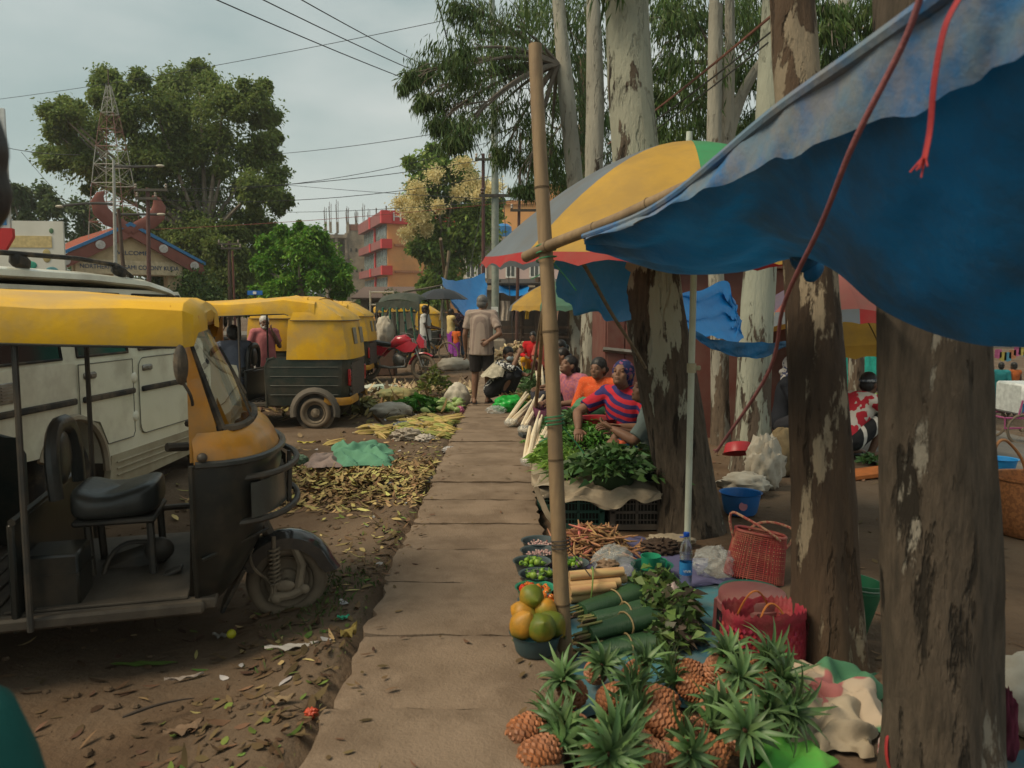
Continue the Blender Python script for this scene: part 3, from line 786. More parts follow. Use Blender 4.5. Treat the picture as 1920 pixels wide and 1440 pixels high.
# ================================================================ white jeep
wht = mat('cream_paint', (0.78, 0.75, 0.60), (0.70, 0.67, 0.52), rough=0.3, scale=2.5, coat=0.35, dirt=(0.25, 0.185, 0.12), dirt_amt=0.45, dscale=1.4)
whd = mat('muddy_paint', (0.30, 0.235, 0.16), (0.36, 0.31, 0.23), rough=0.7, scale=4)
def make_jeep():
    t = thing('jeep', 'large cream jeep with black side trim standing behind the nearest auto rickshaw', 'jeep')
    def arch(cx, r_, a0, a1, n=10): return [(cx + r_ * math.cos(R(a0 + (a1 - a0) * k / n)), .38 + r_ * math.sin(R(a0 + (a1 - a0) * k / n))) for k in range(n + 1)]
    # outline of the lower body, right side elevation: x forward, origin at the rear axle
    poly = [(-.92, .62), (-.95, .95), (-.93, 1.20), (2.5, 1.20), (2.6, 1.05), (3.25, .98), (3.3, .90), (3.3, .50), (3.12, .42)] + arch(2.68, .44, 5, 175) + [(2.2, .42), (.46, .42)] + arch(0, .43, 5, 150) + [(-.5, .60)]
    mb = MB(); mb.prism(poly, 1.70); body = mb.build('body', wht, t, ang=25)
    # greenhouse
    mb = MB()
    sec = lambda z, wd, xr, xf: [V((xr, -wd, z)), V((xf, -wd, z)), V((xf + .03, -wd * .8, z)), V((xf + .03, wd * .8, z)), V((xf, wd, z)), V((xr, wd, z))]
    mb.loft([sec(1.19, .845, -.93, 2.42), sec(1.45, .825, -.90, 2.22), sec(1.74, .79, -.86, 1.98)])
    mb.build('cabin', wht, t, ang=25)
    mb = MB()
    rf = []
    for x, z, wd in ((-1.0, 1.76, .80), (-.98, 1.83, .82), (-.7, 1.865, .84), (.4, 1.87, .845), (1.3, 1.85, .84), (1.75, 1.80, .82), (2.0, 1.745, .80), (2.08, 1.715, .78)):
        rf.append([V((x, wd * math.copysign(abs(math.sin(a)) ** .45, math.sin(a)) , z - .075 + (.075 if math.cos(a) > 0 else .02) * math.copysign(abs(math.cos(a)) ** .5, math.cos(a)))) for a in [2 * math.pi * k / 24 for k in range(24)]])
    mb.loft(rf); roof = mb.build('roof', wht, t, ang=50)
    for s_ in (-1, 1):
        mb = MB()
        mb.tube([(-.95, s_ * .76, 1.93), (.35, s_ * .76, 1.95), (.95, s_ * .75, 1.93), (1.2, s_ * .74, 1.85)], .018, 7)
        for x in (-.35, .95): mb.box((x, s_ * .76, 1.89), (.20, .06, .10), b=.03, rot=(0, .2, 0))
        mb.build('roof_rail', rubber, roof)
    def glass_(name, x0, x1, z0, z1, side=-1):
        lean = lambda z: (.846 - (z - 1.19) * .10) * side
        pts = [(x0, z0), (x1, z0), (x1 - .02, z1), (x0 + .02, z1)]
        mb = MB(); mb._add([V((x, lean(z) + side * .004, z)) for x, z in pts] + [V((x, lean(z) - side * .02, z)) for x, z in pts], [(0, 1, 2, 3), (7, 6, 5, 4), (0, 4, 5, 1), (1, 5, 6, 2), (2, 6, 7, 3), (3, 7, 4, 0)])
        o = mb.build(name, dglass, t)
        lp = pts + [pts[0]]
        MB().tube([V((x, lean(z) + side * .006, z)) for x, z in lp], .011, 5).build('seal', rubber, o)
        return o
    for s_ in (-1, 1):
        glass_('quarter_window', -.82, -.08, 1.235, 1.70, s_)
        glass_('rear_door_window', .12, .86, 1.24, 1.70, s_); glass_('front_door_window', 1.05, 1.98, 1.25, 1.70, s_)
        y = s_ * .857
        def rr(x0, x1, z0, z1, r_=.07, cut=None):
            o = []
            for cx, cz, a in ((x1 - r_, z0 + r_, -90), (x1 - r_, z1 - r_, 0), (x0 + r_, z1 - r_, 90), (x0 + r_, z0 + r_, 180)):
                for k in range(5): o.append((cx + r_ * math.cos(R(a + k * 22.5)), cz + r_ * math.sin(R(a + k * 22.5))))
            return o
        for nm, x0, x1 in (('rear_door', .10, .90), ('front_door', 1.0, 2.12)):
            outl = rr(x0, x1, .56, 1.185, .09)
            if nm == 'rear_door':
                outl = [(x0, 1.185), (x0, .80), (.36, .74), (.47, .56), (x1 - .03, .56), (x1, .60), (x1, 1.185)]
            mb = MB(); mb.prism(outl, .018, Matrix.Translation((0, s_ * .852, 0))); d = mb.build(nm, wht, t, ang=30)
            mb = MB(); mb.tube([V((x, s_ * .862, z)) for x, z in outl] + [V((outl[0][0], s_ * .862, outl[0][1]))], .0045, 4); mb.build('door_edge', cm((.17, .16, .12)), d)
            hx = x0 + .14
            mb = MB(); mb.box((hx, s_ * .868, 1.10), (.16, .03, .05), b=.012); mb.box((hx + .02, s_ * .884, 1.10), (.07, .01, .03), b=.004); mb.build('handle', steel, d)
            mb = MB(); mb.box(((x0 + x1) / 2 + .02, s_ * .872, .93), (x1 - x0 - .03, .026, .045), b=.010); mb.build('trim_strip', rubber, d)
            for z in (.72, 1.03):
                mb = MB(); mb.ell((x1 + .02, s_ * .86, z), (.05, .02, .045)); mb.build('hinge', wht, d)
        mb = MB(); mb.box((-.40, s_ * .862, .93), (.92, .026, .045), b=.01); mb.build('trim_strip', rubber, t)
        mb = MB(); mb.box((-.72, s_ * .856, 1.06), (.16, .014, .13), b=.005)
        for k in range(5): mb.box((-.72, s_ * .866, 1.02 + k * .02), (.12, .008, .008))
        mb.build('air_vent', steel, t)
        # arch lip, running board, sill
        MB().tube([V((x, s_ * .86, z)) for x, z in arch(0, .44, -2, 155, 14)], .03, 6, flat=.8).build('wheel_arch', whd, t); mb = MB(); mb.tube([V((x, s_ * .86, z)) for x, z in arch(2.68, .45, 5, 175, 14)], .03, 6); mb.build('wheel_arch', whd, t)
        mb = MB(); mb.prism([(.44, .16), (.52, .46), (2.2, .46), (2.26, .30), (2.2, .24), (.6, .2)], .05, Matrix.Translation((0, s_ * .835, 0)))
        for k in range(3): mb.box((1.36, s_ * .866, .30 + k * .05), (1.56, .012, .016), b=.004)
        mb.build('running_board', mat('mud_board', (.42, .37, .26), (.32, .26, .17), rough=.6, scale=4), t)
        mb = MB(); mb.box((-.935, s_ * .76, .90), (.04, .10, .28), b=.012); mb.build('tail_lamp', redl, t)
        wheel(t, 'rear_wheel', (0, s_ * .70, .36), .36, .22, tm=rubber); wheel(t, 'front_wheel', (2.68, s_ * .70, .36), .36, .22, tm=rubber)
    mb = MB(); mb.box((-.98, 0, .54), (.12, 1.62, .18), b=.03); mb.build('rear_bumper', wht, t)
    mb = MB(); mb.box((1.3, 0, .50), (4.2, 1.2, .2), b=.05); mb.build('chassis', rubber, t)
    mb = MB(); mb._add([V((2.43, -.74, 1.24)), V((2.43, .74, 1.24)), V((2.02, .70, 1.70)), V((2.02, -.70, 1.70))], [(0, 1, 2, 3)]); mb.M = Matrix.Translation((.03, 0, 0)); mb.build('windscreen', dglass, t)
    return t
J = make_jeep()
J.location = (-3.95, 5.62, -.03); J.rotation_euler = (0, 0, R(87.5)); J.scale = (.93, 1, 1)
# ================================================================ buildings and the far yard
def wallbox(mb, x0, x1, y0, y1, z0, z1): mb.box(((x0 + x1) / 2, (y0 + y1) / 2, (z0 + z1) / 2), (x1 - x0, y1 - y0, z1 - z0))
orange_w = mat('orange_plaster', (0.66, 0.33, 0.12), (0.60, 0.29, 0.11), rough=0.9, scale=0.6, dirt=(0.4, 0.22, 0.1), dirt_amt=0.4, dscale=0.5)
maroon = mat('maroon_cladding', (0.25, 0.085, 0.08), (0.20, 0.07, 0.065), rough=0.7, scale=1)
redp = mat('red_panel', (0.55, 0.03, 0.035), (0.48, 0.03, 0.03), rough=0.5, scale=1)
conc = mat('raw_concrete', (0.36, 0.30, 0.22), (0.25, 0.21, 0.155), rough=0.95, scale=0.7, bump=0.3, bscale=3, dirt=(0.12, 0.105, 0.085), dirt_amt=0.8, dscale=0.4)
pane = mat('office_glass', (0.20, 0.25, 0.24), (0.11, 0.14, 0.14), rough=0.15, scale=1.2, spec=0.6)
whw = mat('limewash', (0.50, 0.46, 0.38), (0.42, 0.38, 0.31), rough=0.9, scale=0.8, dirt=(0.25, 0.22, 0.17), dirt_amt=0.5, dscale=0.7)
pinkw = mat('pink_wash', (0.55, 0.42, 0.40), (0.5, 0.37, 0.35), rough=0.9, scale=0.8)
brick = mat('brick_wall', (0.24, 0.11, 0.075), (0.18, 0.085, 0.06), rough=0.9, scale=3)
rebar = mat('rusty_bar', (0.10, 0.075, 0.06), rough=0.9)
white_p = cm((0.72, 0.72, 0.68), 0.6)
# --- the red fronted office block
B = thing('office_building', 'orange office block with red fascia bands, a glazed front and a red sign', 'building', (-15.5, 100, 0), math.atan2(5.8, 16))
W, D, S = 16, 17, 3.25   # local: x along the orange flank, +y along the glazed front going back
mb = MB(); wallbox(mb, 0.15, W, 0.15, D, 0, 13.0); mb.build('wall', orange_w, B)
for k in range(4):
    z = 2.9 + k * S
    h = (1.4 if k == 3 else 1.0) if k else 1.5
    mb = MB(); mb.box((-.35, D / 2, z + .2), (.7, D + .2, h)); mb.build('fascia', maroon, B)
    MB().box((-.40, D * .45, z + .2), (.75, .9, h + .1)).build('red_block', redp, B); MB().box((-.1, -.35, z + .2), (1.3, .9, h + .12)).build('red_block', redp, B)
    if k < 3:
        for y0, y1 in ((.4, D * .45 - .3), (D * .45 + .3, D - .3)):
            mb = MB(); mb.box((.10, (y0 + y1) / 2, z + .2 + h / 2 + (S - h) / 2), (.12, y1 - y0, S - h - .1)); wn_ = mb.build('window_band', pane, B)
            mb = MB()
            for q in range(7): mb.box((.03, y0 + (y1 - y0) * (q + .5) / 7, z + .2 + S / 2), (.06, .07, S - h - .1))
            mb.build('mullions', cm((.3, .34, .33)), wn_)
        mb = MB(); mb.box((0.0, D * .45, z + 1.8), (.3, .5, S)); mb.build('red_pier', redp, B)
        mb = MB(); mb.box((W / 2 + .5, .02, z + .1), (W - 1, .35, .28)); mb.build('string_course', cm((.45, .2, .09)), B)
        for xx in (6.2, 11):
            mb = MB(); mb.box((xx, .12, z + 1.9), (1.3, .1, 1.35)); f_ = mb.build('window', cm((.1, .2, .26), .2), B)
            mb = MB(); mb.box((xx, .05, z + 1.9), (.07, .06, 1.35)); mb.box((xx, .05, z + 1.2), (1.4, .08, .07)); mb.build('frame', white_p, f_)
mb = MB(); mb.box((W / 2 - .3, -.25, 12.85), (W + .6, .5, 1.6)); mb.build('sign_board', redp, B)
text_mesh('lettering', 'H² C', 1.5, white_p, B, (2.4, -.54, 12.85), (math.pi / 2, 0, 0), .05, sx=1.15)
for x, y, h in ((1.5, 1, 2.6), (1.2, 6, 2), (1, 12, 2.4), (5, 3, 2.2), (3, 9, 2)):
    mb = MB(); mb.tube([(x, y, 13), (x, y, 13 + h)], .09, 5); mb.build('column_bar', rebar, B)
# --- unfinished concrete building
U = thing('unfinished_building', 'raw concrete building shell with steel bars rising from its roof', 'building', (-26.2, 118, 0), .1)
mb = MB(); wallbox(mb, 2.2, 4.9, 0, 9, 0, 13.0); mb.build('stair_tower', conc, U)
mb = MB(); wallbox(mb, 2.15, 5.4, -.05, 9.1, 13.0, 13.9); mb.build('parapet', brick, U)
for k in range(4):
    z = 2.6 + k * 3.1
    mb = MB(); wallbox(mb, -1.2, 2.2, -.3, 9, z, z + .5); mb.build('floor_slab', conc, U)
for x in (-1, .6, 2):
    mb = MB(); wallbox(mb, x - .2, x + .2, -.1, .3, 0, 12.6); mb.build('column', conc, U)
mb = MB(); wallbox(mb, -1.2, 2.2, 3, 3.2, 0, 12); mb.build('back_wall', cm((.16, .13, .10), .9), U)
mb = MB(); wallbox(mb, 4.95, 5.5, 1, 9, 0, 12.6); mb.build('stained_pier', cm((.13, .115, .09), .9), U)
for x, y, h in ((-.9, 0, 4), (-.2, 0, 5.2), (.8, 0, 5.8), (2.3, 0, 4.2), (3.4, 1, 3.6), (4.6, 0, 5.0), (1.6, 6, 5), (3, 7, 4.4), (4.9, 6, 5)):
    mb = MB(); mb.box((x, y, 13.4), (.35, .35, 1.6)); c_ = mb.build('column_stub', conc, U)
    mb = MB()
    for q in range(4): mb.tube([(x + (-.1, .1, .1, -.1)[q], y + (-.1, -.1, .1, .1)[q], 14), (x + (-.2, .17, .14, -.1)[q], y + (-.1, -.1, .1, .1)[q], 14 + h * .55 * (.85 + .15 * q / 2))], .035, 4)
    mb.build('bars', rebar, c_)
for k in range(3):
    for q in range(3):
        mb = MB(); mb.box((2.7 + q * .75, -.01, 4.2 + k * 3), (.28, .06, .5)); mb.build('vent_hole', cm((.05, .045, .04)), U)
# --- white two storey house
HW = thing('house', 'whitewashed flat roofed house with a blue roof tank behind the steel pole', 'house', (-3.4, 55, 0), -.12)
mb = MB(); wallbox(mb, 0, 2.3, 0, 7, 0, 6.1); mb.build('wall', whw, HW)
mb = MB(); wallbox(mb, 2.3, 6.6, -.4, 7, 0, 6.0); mb.build('pink_wall', pinkw, HW)
mb = MB(); mb.box((3.2, 3.2, 6.25), (7.2, 8, .25)); mb.box((3.3, 3.2, 3.0), (7.0, 8.3, .3)); mb.build('roof_slab', cm((.36, .29, .21), .9), HW)
for xx in (.6, 1.35, 3.4, 5.0):
    y_ = -.03 if xx < 2.3 else -.43
    mb = MB(); mb.box((xx, y_, 4.4), (.55, .1, 1.3)); f_ = mb.build('window', cm((.10, .11, .11), .2), HW)
    mb = MB(); mb.box((xx - .3, y_ - .03, 4.4), (.09, .1, 1.45)); mb.box((xx + .3, y_ - .03, 4.4), (.09, .1, 1.45)); mb.box((xx, y_ - .03, 5.1), (.7, .1, .09)); mb.box((xx, y_ - .03, 3.7), (.7, .12, .09)); mb.box((xx, y_ - .03, 4.4), (.06, .09, 1.4)); mb.build('frame', white_p, f_)
mb = MB(); mb.lathe([(.001, 0), (.75, 0), (.78, .3), (.75, .9), (.5, 1.1), (.001, 1.1)], 16, (2.4, 2, 6.38)); mb.build('water_tank', cm((.05, .22, .5), .4), HW)
mb = MB()
for x in (.3, .7, 1.2): mb.tube([(x, .2, 6.35), (x, .2, 7.6)], .04, 5)
mb.tube([(.2, .2, 7.3), (1.4, .2, 7.3)], .03, 5); mb.build('roof_railing', white_p, HW)
OB = thing('apartment_building', 'tall orange apartment block rising behind the white house', 'building', (-1.2, 84, 0), -.1)
mb = MB(); wallbox(mb, 0, 9, 0, 8, 0, 12.3); mb.build('wall', orange_w, OB)
mb = MB(); wallbox(mb, -.2, 9.2, -.2, 8.2, 12.3, 12.7); wallbox(mb, 5, 8, 1, 4, 12.7, 14.5); mb.build('parapet', cm((.5, .24, .1), .9), OB)
for k in range(3):
    for xx in (1.6, 4.5, 7.2):
        mb = MB(); mb.box((xx, -.02, 2.5 + k * 3.2), (1.3, .12, 1.4)); mb.build('window', cm((.09, .1, .1), .2), OB)
# --- turquoise sheet building beyond the kiosk
GB = thing('sheet_building', 'turquoise corrugated sheet building behind the rust red kiosk', 'building', (6.9, 20.5, -.5))
mb = MB()
for k in range(40): mb.box((k * .1, 0.02 * (k % 2), 1.9), (.1, .06, 3.8))
wallbox(mb, -.05, 3.95, .05, 3, 0, 3.75); mb.build('wall', cm((.03, .42, .33), .6), GB)
mb = MB(); mb.box((1.95, 1.4, 3.9), (4.4, 3.6, .12), rot=(.05, 0, 0)); mb.build('roof', cm((.04, .45, .36), .5), GB)
WH = thing('house', 'pale pink house with barred windows peeping over the kiosk roof', 'house', (3.8, 24, 0))
mb = MB(); wallbox(mb, -.6, 2.6, 0, 4, 0, 3.9); mb.build('wall', cm((.6, .5, .46), .8), WH)
for xx in (.2, 1.2, 2.1):
    mb = MB(); mb.box((xx, -.03, 2.75), (.6, .1, .9)); f_ = mb.build('window', cm((.25, .26, .25), .4), WH)
    mb = MB(); mb.box((xx, -.09, 2.75), (.05, .05, .9)); mb.box((xx, -.09, 2.75), (.7, .05, .05)); mb.build('bars', white_p, f_)
# --- rust red kiosk
rust = mat('rust_paint', (0.15, 0.05, 0.038), (0.11, 0.038, 0.03), rough=0.65, scale=1.5, bump=0.15, bscale=30, dirt=(0.2, 0.13, 0.10), dirt_amt=0.3, dscale=3)
K = thing('kiosk', 'rust red sheet metal kiosk with a barred door behind the seated women', 'kiosk', (1.12, 9.7, -.17))
mb = MB(); mb.box((1.22, .75, 1.15), (2.44, 1.5, 2.1), b=.01); mb.build('wall', rust, K)
mb = MB(); mb.box((1.22, .72, 2.235), (2.60, 1.66, .07), b=.01); mb.build('roof', rust, K)
for x0, x1 in ((.03, .24), (.255, .62)):
    mb = MB(); mb.box(((x0 + x1) / 2, -.012, 1.1), (x1 - x0, .02, 1.95), b=.005); d_ = mb.build('door', rust, K)
mb = MB(); mb.tube([(-.02, -.04, 1.24), (.66, -.04, 1.17)], .03, 4); mb.box((.66, -.05, 1.16), (.08, .05, .10), b=.01); mb.build('locking_bar', steel, K)
# --- welcome gate
GT = thing('welcome_gate', 'cream welcome gate with a tiled gable roof, blue edging and crossed horn finials', 'gate', (-16.6, 35, 0), R(-50))
gw = 2.9
GT.scale = (1, 1, .955)
cream = mat('cream_plaster', (0.58, 0.45, 0.27), (0.5, 0.38, 0.22), rough=0.9, scale=0.9, dirt=(0.32, 0.24, 0.15), dirt_amt=0.4)
hornm = mat('horn_maroon', (0.24, 0.085, 0.065), (0.19, 0.065, 0.05), rough=0.8, scale=2)
tile = mat('roof_tile', (0.46, 0.15, 0.09), (0.36, 0.11, 0.07), rough=0.8, scale=3)
FR = Matrix(((0, 1, 0, 0), (1, 0, 0, 0), (0, 0, 1, 0), (0, 0, 0, 1)))   # prism outline (u,z) -> local y,z ; thickness along x
mb = MB(); mb.prism([(-2.2, 3.15), (2.2, 3.15), (2.2, 3.75), (0, 5.0), (-2.2, 3.75)], .35, FR); mb.build('gable_wall', cream, GT)
mb = MB(); mb.box((.24, 0, 3.5), (.08, 4.3, .62)); mb.build('name_beam', cm((.62, .5, .32), .8), GT)
for yy in (-2.0, -.55, 1.9):
    mb = MB(); mb.box((-.3, yy, 1.6), (.62, .62, 3.2), b=.02); mb.build('pillar', cream, GT)
for s_ in (-1, 1):
    sl = math.atan2(1.55, gw)
    mb = MB(); mb.box((-4.2, s_ * gw / 2, 4.62), (9.2, math.hypot(gw, 1.62), .10), rot=(-s_ * sl, 0, 0)); rf_ = mb.build('roof', tile, GT)
    mb = MB()
    for k in range(42): mb.box((-8.6 + k * .215, s_ * gw / 2, 4.69), (.10, math.hypot(gw, 1.6), .06), rot=(-s_ * sl, 0, 0))
    mb.build('tile_rows', tile, rf_)
    mb = MB(); mb.prism([(0, 5.32), (s_ * gw * 1.05, 3.70), (s_ * gw * 1.05, 3.25), (s_ * gw * .9, 3.33), (0, 4.86)], .12, Matrix.Translation((.45, 0, 0)) @ FR); mb.build('barge_board', hornm, GT)
    mb = MB(); mb.prism([(0, 5.50), (s_ * gw * 1.07, 3.84), (s_ * gw * 1.07, 3.70), (0, 5.34)], .22, Matrix.Translation((.45, 0, 0)) @ FR); mb.build('blue_edging', cm((.05, .2, .42), .5), GT)
    for q in ((.42, .88) if s_ < 0 else (.45, .90)):
        mb = MB().at((.53, s_ * gw * q * 1.0, 5.12 - 1.62 * q), (0, math.pi / 2, 0)); mb.lathe([(.001, 0), (.19, 0), (.19, .03), (.10, .04), (.10, 0.02), (.05, .02), (.05, .05), (.001, .05)], 16); mb.build('rosette', cm((.6, .56, .52), .7), GT)
    hp = [V((.45, s_ * y_, z_)) for y_, z_ in ((0, 5.1), (.35, 5.35), (.8, 5.55), (1.12, 5.9), (1.22, 6.3), (1.12, 6.62), (.95, 6.75))]
    mb = MB(); mb.tube(hp, [.22, .26, .33, .34, .28, .16, .04], 10, flat=.5, up=(1, 0, 0)); mb.build('horn_finial', hornm, GT)
ink = cm((.03, .07, .16), .6)
text_mesh('lettering', 'WELCOME', .26, ink, GT, (.19, .05, 4.15), (math.pi / 2, 0, math.pi / 2), .01, sx=1.1)
text_mesh('lettering', 'NORTHERN ANGAMI COLONY KUDA', .27, ink, GT, (.29, 0, 3.5), (math.pi / 2, 0, math.pi / 2), .01, sx=.86)
mb = MB()
for k in range(4): mb.tube([(.1, -1.9 + k * .45, 2.3), (.1, -1.9 + (k + 1) * .45, 3.0)], .03, 4); mb.tube([(.1, -1.9 + k * .45, 3.0), (.1, -1.9 + (k + 1) * .45, 2.3)], .03, 4)
mb.build('lattice_brace', cm((.5, .5, .46)), GT)
# --- hoarding
BB = thing('hoarding', 'white hoarding with a pale yellow band beside the welcome gate', 'hoarding', (-17.75, 29.5, 0), R(8))
mb = MB(); mb.box((0, 0, 3.7), (2.7, .12, 2.1)); mb.build('board', cm((.66, .64, .56), .7, c2=(.58, .56, .48), scale=1), BB)
mb = MB(); mb.box((-.1, -.075, 4.0), (2.1, .02, .42)); mb.build('yellow_band', cm((.62, .48, .22), .7), BB)
for x, z, wd, h, c in ((.75, 3.5, .3, .5, (.45, .36, .15)), (.2, 3.15, .4, .3, (.03, .3, .2)), (.9, 2.9, .5, .4, (.08, .25, .28)), (-.3, 3.2, .2, .3, (.6, .25, .1)), (-1.1, 3.1, .22, .4, (.65, .25, .12)), (.95, 4.4, .15, .2, (.1, .2, .1))):
    mb = MB(); mb.ell((x, -.07, z), (wd / 2, .02, h / 2)); mb.build('printed_figure', cm(c), BB)
for x in (-1.1, 1.1):
    mb = MB(); mb.tube([(x, .12, 0), (x, .12, 4.6)], .06, 6); mb.build('post', dsteel, BB)
# --- white sign at the left edge
SG = thing('sign_board', 'tall white sign with red ruled lines above a red slanted panel', 'sign', (-7.93, 12, 0), R(12))
mb = MB(); mb.box((0, 0, 3.62), (.95, .06, 1.75), b=.01); mb.build('panel', cm((.62, .64, .62), .5), SG)
mb = MB(); mb.prism([(-.5, 2.75), (.5, 2.75), (.5, 2.62), (.36, 2.38), (-.5, 2.1)], .10); mb.build('red_panel', redp, SG)
for z, tx in ((3.46, 'rental'), (3.28, 'digital'), (3.10, 'lens')):
    text_mesh('lettering', tx, .15, cm((.05, .05, .06)), SG, (.435, -.04, z), align='RIGHT')
    mb = MB(); mb.box((0, -.034, z - .09), (.86, .012, .012)); mb.build('rule', redp, SG)
mb = MB(); mb.box((.34, -.035, 2.88), (.17, .014, .17), b=.004); mb.build('blue_square', cm((.05, .25, .55)), SG)
mb = MB(); mb.tube([(0, .06, 0), (0, .06, 3)], .05, 6); mb.build('post', dsteel, SG)
SB = thing('sign_board', 'small blue sign with a white middle standing above the yellow rickshaw roof', 'sign', P(478, 549, 30) * 1, 0)
SB.location.z = 0
zz = P(478, 549, 30).z
mb = MB(); mb.box((0, 0, zz), (.56, .04, .16)); mb.build('panel', cm((.02, .15, .5), .5), SB)
mb = MB(); mb.box((0, -.03, zz), (.12, .02, .10)); mb.build('white_mark', white_p, SB)
mb = MB(); mb.tube([(0, .04, 0), (0, .04, zz)], .03, 6); mb.build('post', dsteel, SB)

# ================================================================ poles and wires
wood = mat('pole_wood', (0.10, 0.065, 0.045), (0.06, 0.04, 0.03), rough=0.9, scale=4, stretch=(6, 6, .6))
galv = mat('galvanised_pole', (0.24, 0.27, 0.23), (0.17, 0.2, 0.17), rough=0.6, scale=5, metal=0.2, dirt=(.33, .32, .27), dirt_amt=.4, dscale=8)
SP = thing('utility_pole', 'tall grey green steel pole on a concrete footing behind the squatting woman', 'utility pole', (-.54, 26, 0))
mb = MB(); mb.tube([(0, 0, 0), (0, 0, 6), (-.12, 0, 13)], [.125, .115, .085], 14); mb.build('shaft', galv, SP)
mb = MB(); mb.box((-.05, 0, .22), (.75, .75, .75), b=.06); mb.build('footing', cm((.3, .25, .19), .9), SP)
for z, x0, x1 in ((10.15, -.6, .95), (5.15, -.5, 1.4)):
    mb = MB(); mb.box(((x0 + x1) / 2, -.13, z), (x1 - x0, .09, .09)); ar = mb.build('cross_arm', dsteel, SP)
    for q in (.05, .5, .95):
        mb = MB(); mb.lathe([(.03, 0), (.07, .05), (.04, .10), (.07, .15), (.03, .2)], 10, (x0 + (x1 - x0) * q, -.13, z + .04)); mb.build('insulator', cm((.12, .07, .05), .3), ar)
mb = MB(); mb.box((-.02, -.14, 1.55 + 0 / 1500), (.22, .02, .16)); mb.M = Matrix.Translation((0, 0, 0)); mb.build('number_plate', white_p, SP)
def wpole(px, pyt, pyb, Y, label, lean=0, arms=(), r=.09, m=wood):
    b = P(px, pyb, Y); b.z = 0
    top = P(px + lean, pyt, Y)
    t = thing('utility_pole', label, 'utility pole', b)
    mb = MB(); mb.tube([(0, 0, 0), top - b], [r, r * .75], 9); mb.build('shaft', m, t)
    for py, w0, w1 in arms:
        c = P(px, py, Y) - b
        mb = MB(); mb.box((c.x + (w0 + w1) / 2, -.1, c.z), (w1 - w0, .08, .08)); a = mb.build('cross_arm', dsteel, t)
        for q in (w0 + .05, w1 - .05):
            mb = MB(); mb.lathe([(.02, 0), (.05, .04), (.03, .09), (.05, .12), (.02, .17)], 8, (c.x + q, -.1, c.z + .04)); mb.build('insulator', cm((.3, .25, .2), .3), a)
    return t
wpole(906, 288, 560, 28, 'thin dark pole with one short cross arm left of the steel pole', 0, ((300, -.28, .28),), .075, cm((.09, .04, .035)))
wpole(968, 250, 600, 27, 'rusty red pole right of the steel pole, partly hidden by the bamboo post', 8, ((395, -.2, 1.0),), .06, cm((.10, .05, .04)))
wpole(277, 352, 560, 27, 'dark pole with two cross arms in front of the welcome gate', 0, ((357, -.4, .7), (373, -.35, .35)), .08, cm((.12, .055, .045)))
wpole(240, 392, 560, 26.5, 'leaning brown pole in front of the welcome gate name', -18, (), .075)
wpole(430, 452, 570, 38, 'weathered twin pole with cross arms below the big tree, left shaft', 0, ((458, -.5, .5), (466, -.35, .6)), .10)
wpole(440, 470, 570, 38.3, 'red and white banded stay pole beside the weathered twin pole', -4, (), .06, cm((.2, .08, .06)))
wpole(798, 455, 560, 60, 'grey slanted pole left of the flowering tree foot', 0, (), .07)
SLm = cm((.05, .045, .04), .5)
SL = thing('street_lamp', 'pale lamp post with three dark arms before the lattice tower', 'street lamp', P(215, 560, 29) * 1)
SL.location.z = 0
o_ = V(SL.location)
mb = MB(); mb.tube([(0, 0, 0), P(213, 300, 29) - o_], [.08, .05], 8); mb.build('shaft', cm((.4, .4, .36)), SL)
for a, b, c in (((213, 312), (260, 314), (300, 311)), ((213, 383), (170, 378), (112, 387)), ((213, 402), (250, 402), (302, 402))):
    mb = MB(); mb.tube(bez(P(*a, 29) - o_, P(*b, 29) - o_, P(*c, 29) - o_), .045, 6); a_ = mb.build('arm', SLm, SL)
    e = P(*c, 29) - o_
    mb = MB(); mb.ell(e, (.16, .08, .05)); mb.build('lamp_head', cm((.5, .46, .36)), a_)
# lattice tower
YT = 36.0
T = thing('lattice_tower', 'red and white steel lattice tower standing in front of the big leafy tree', 'tower', (P(216, 430, YT).x, YT, 0))
zt = P(213, 160, YT).z
bw = P(245, 430, YT).x - P(190, 430, YT).x
def tw(z): return bw * 1.25 * (1 - (z / zt) ** 2.4) + .14
NS = 14
for k in range(NS):
    z0, z1 = zt * (1 - (1 - k / NS) ** 1.15), zt * (1 - (1 - (k + 1) / NS) ** 1.15)
    w0, w1 = tw(z0) / 2, tw(z1) / 2
    mb = MB()
    cs0 = [(-w0, -w0), (w0, -w0), (w0, w0), (-w0, w0)]; cs1 = [(-w1, -w1), (w1, -w1), (w1, w1), (-w1, w1)]
    for q in range(4):
        n_ = (q + 1) % 4
        mb.tube([(*cs0[q], z0), (*cs1[q], z1)], .020, 4)
        mb.tube([(*cs0[q], z0), (*cs1[n_], z1)], .009, 4); mb.tube([(*cs0[n_], z0), (*cs1[q], z1)], .009, 4); mb.tube([(*cs0[q], z0), (*cs0[n_], z0)], .018, 4)
    mb.build('lattice_section', cm((.22, .11, .085)) if (k // 2) % 2 else cm((.38, .37, .32)), T)
mb = MB(); mb.tube([(0, 0, zt), (0, 0, zt + .7)], .025, 5); mb.build('aerial', rebar, T)
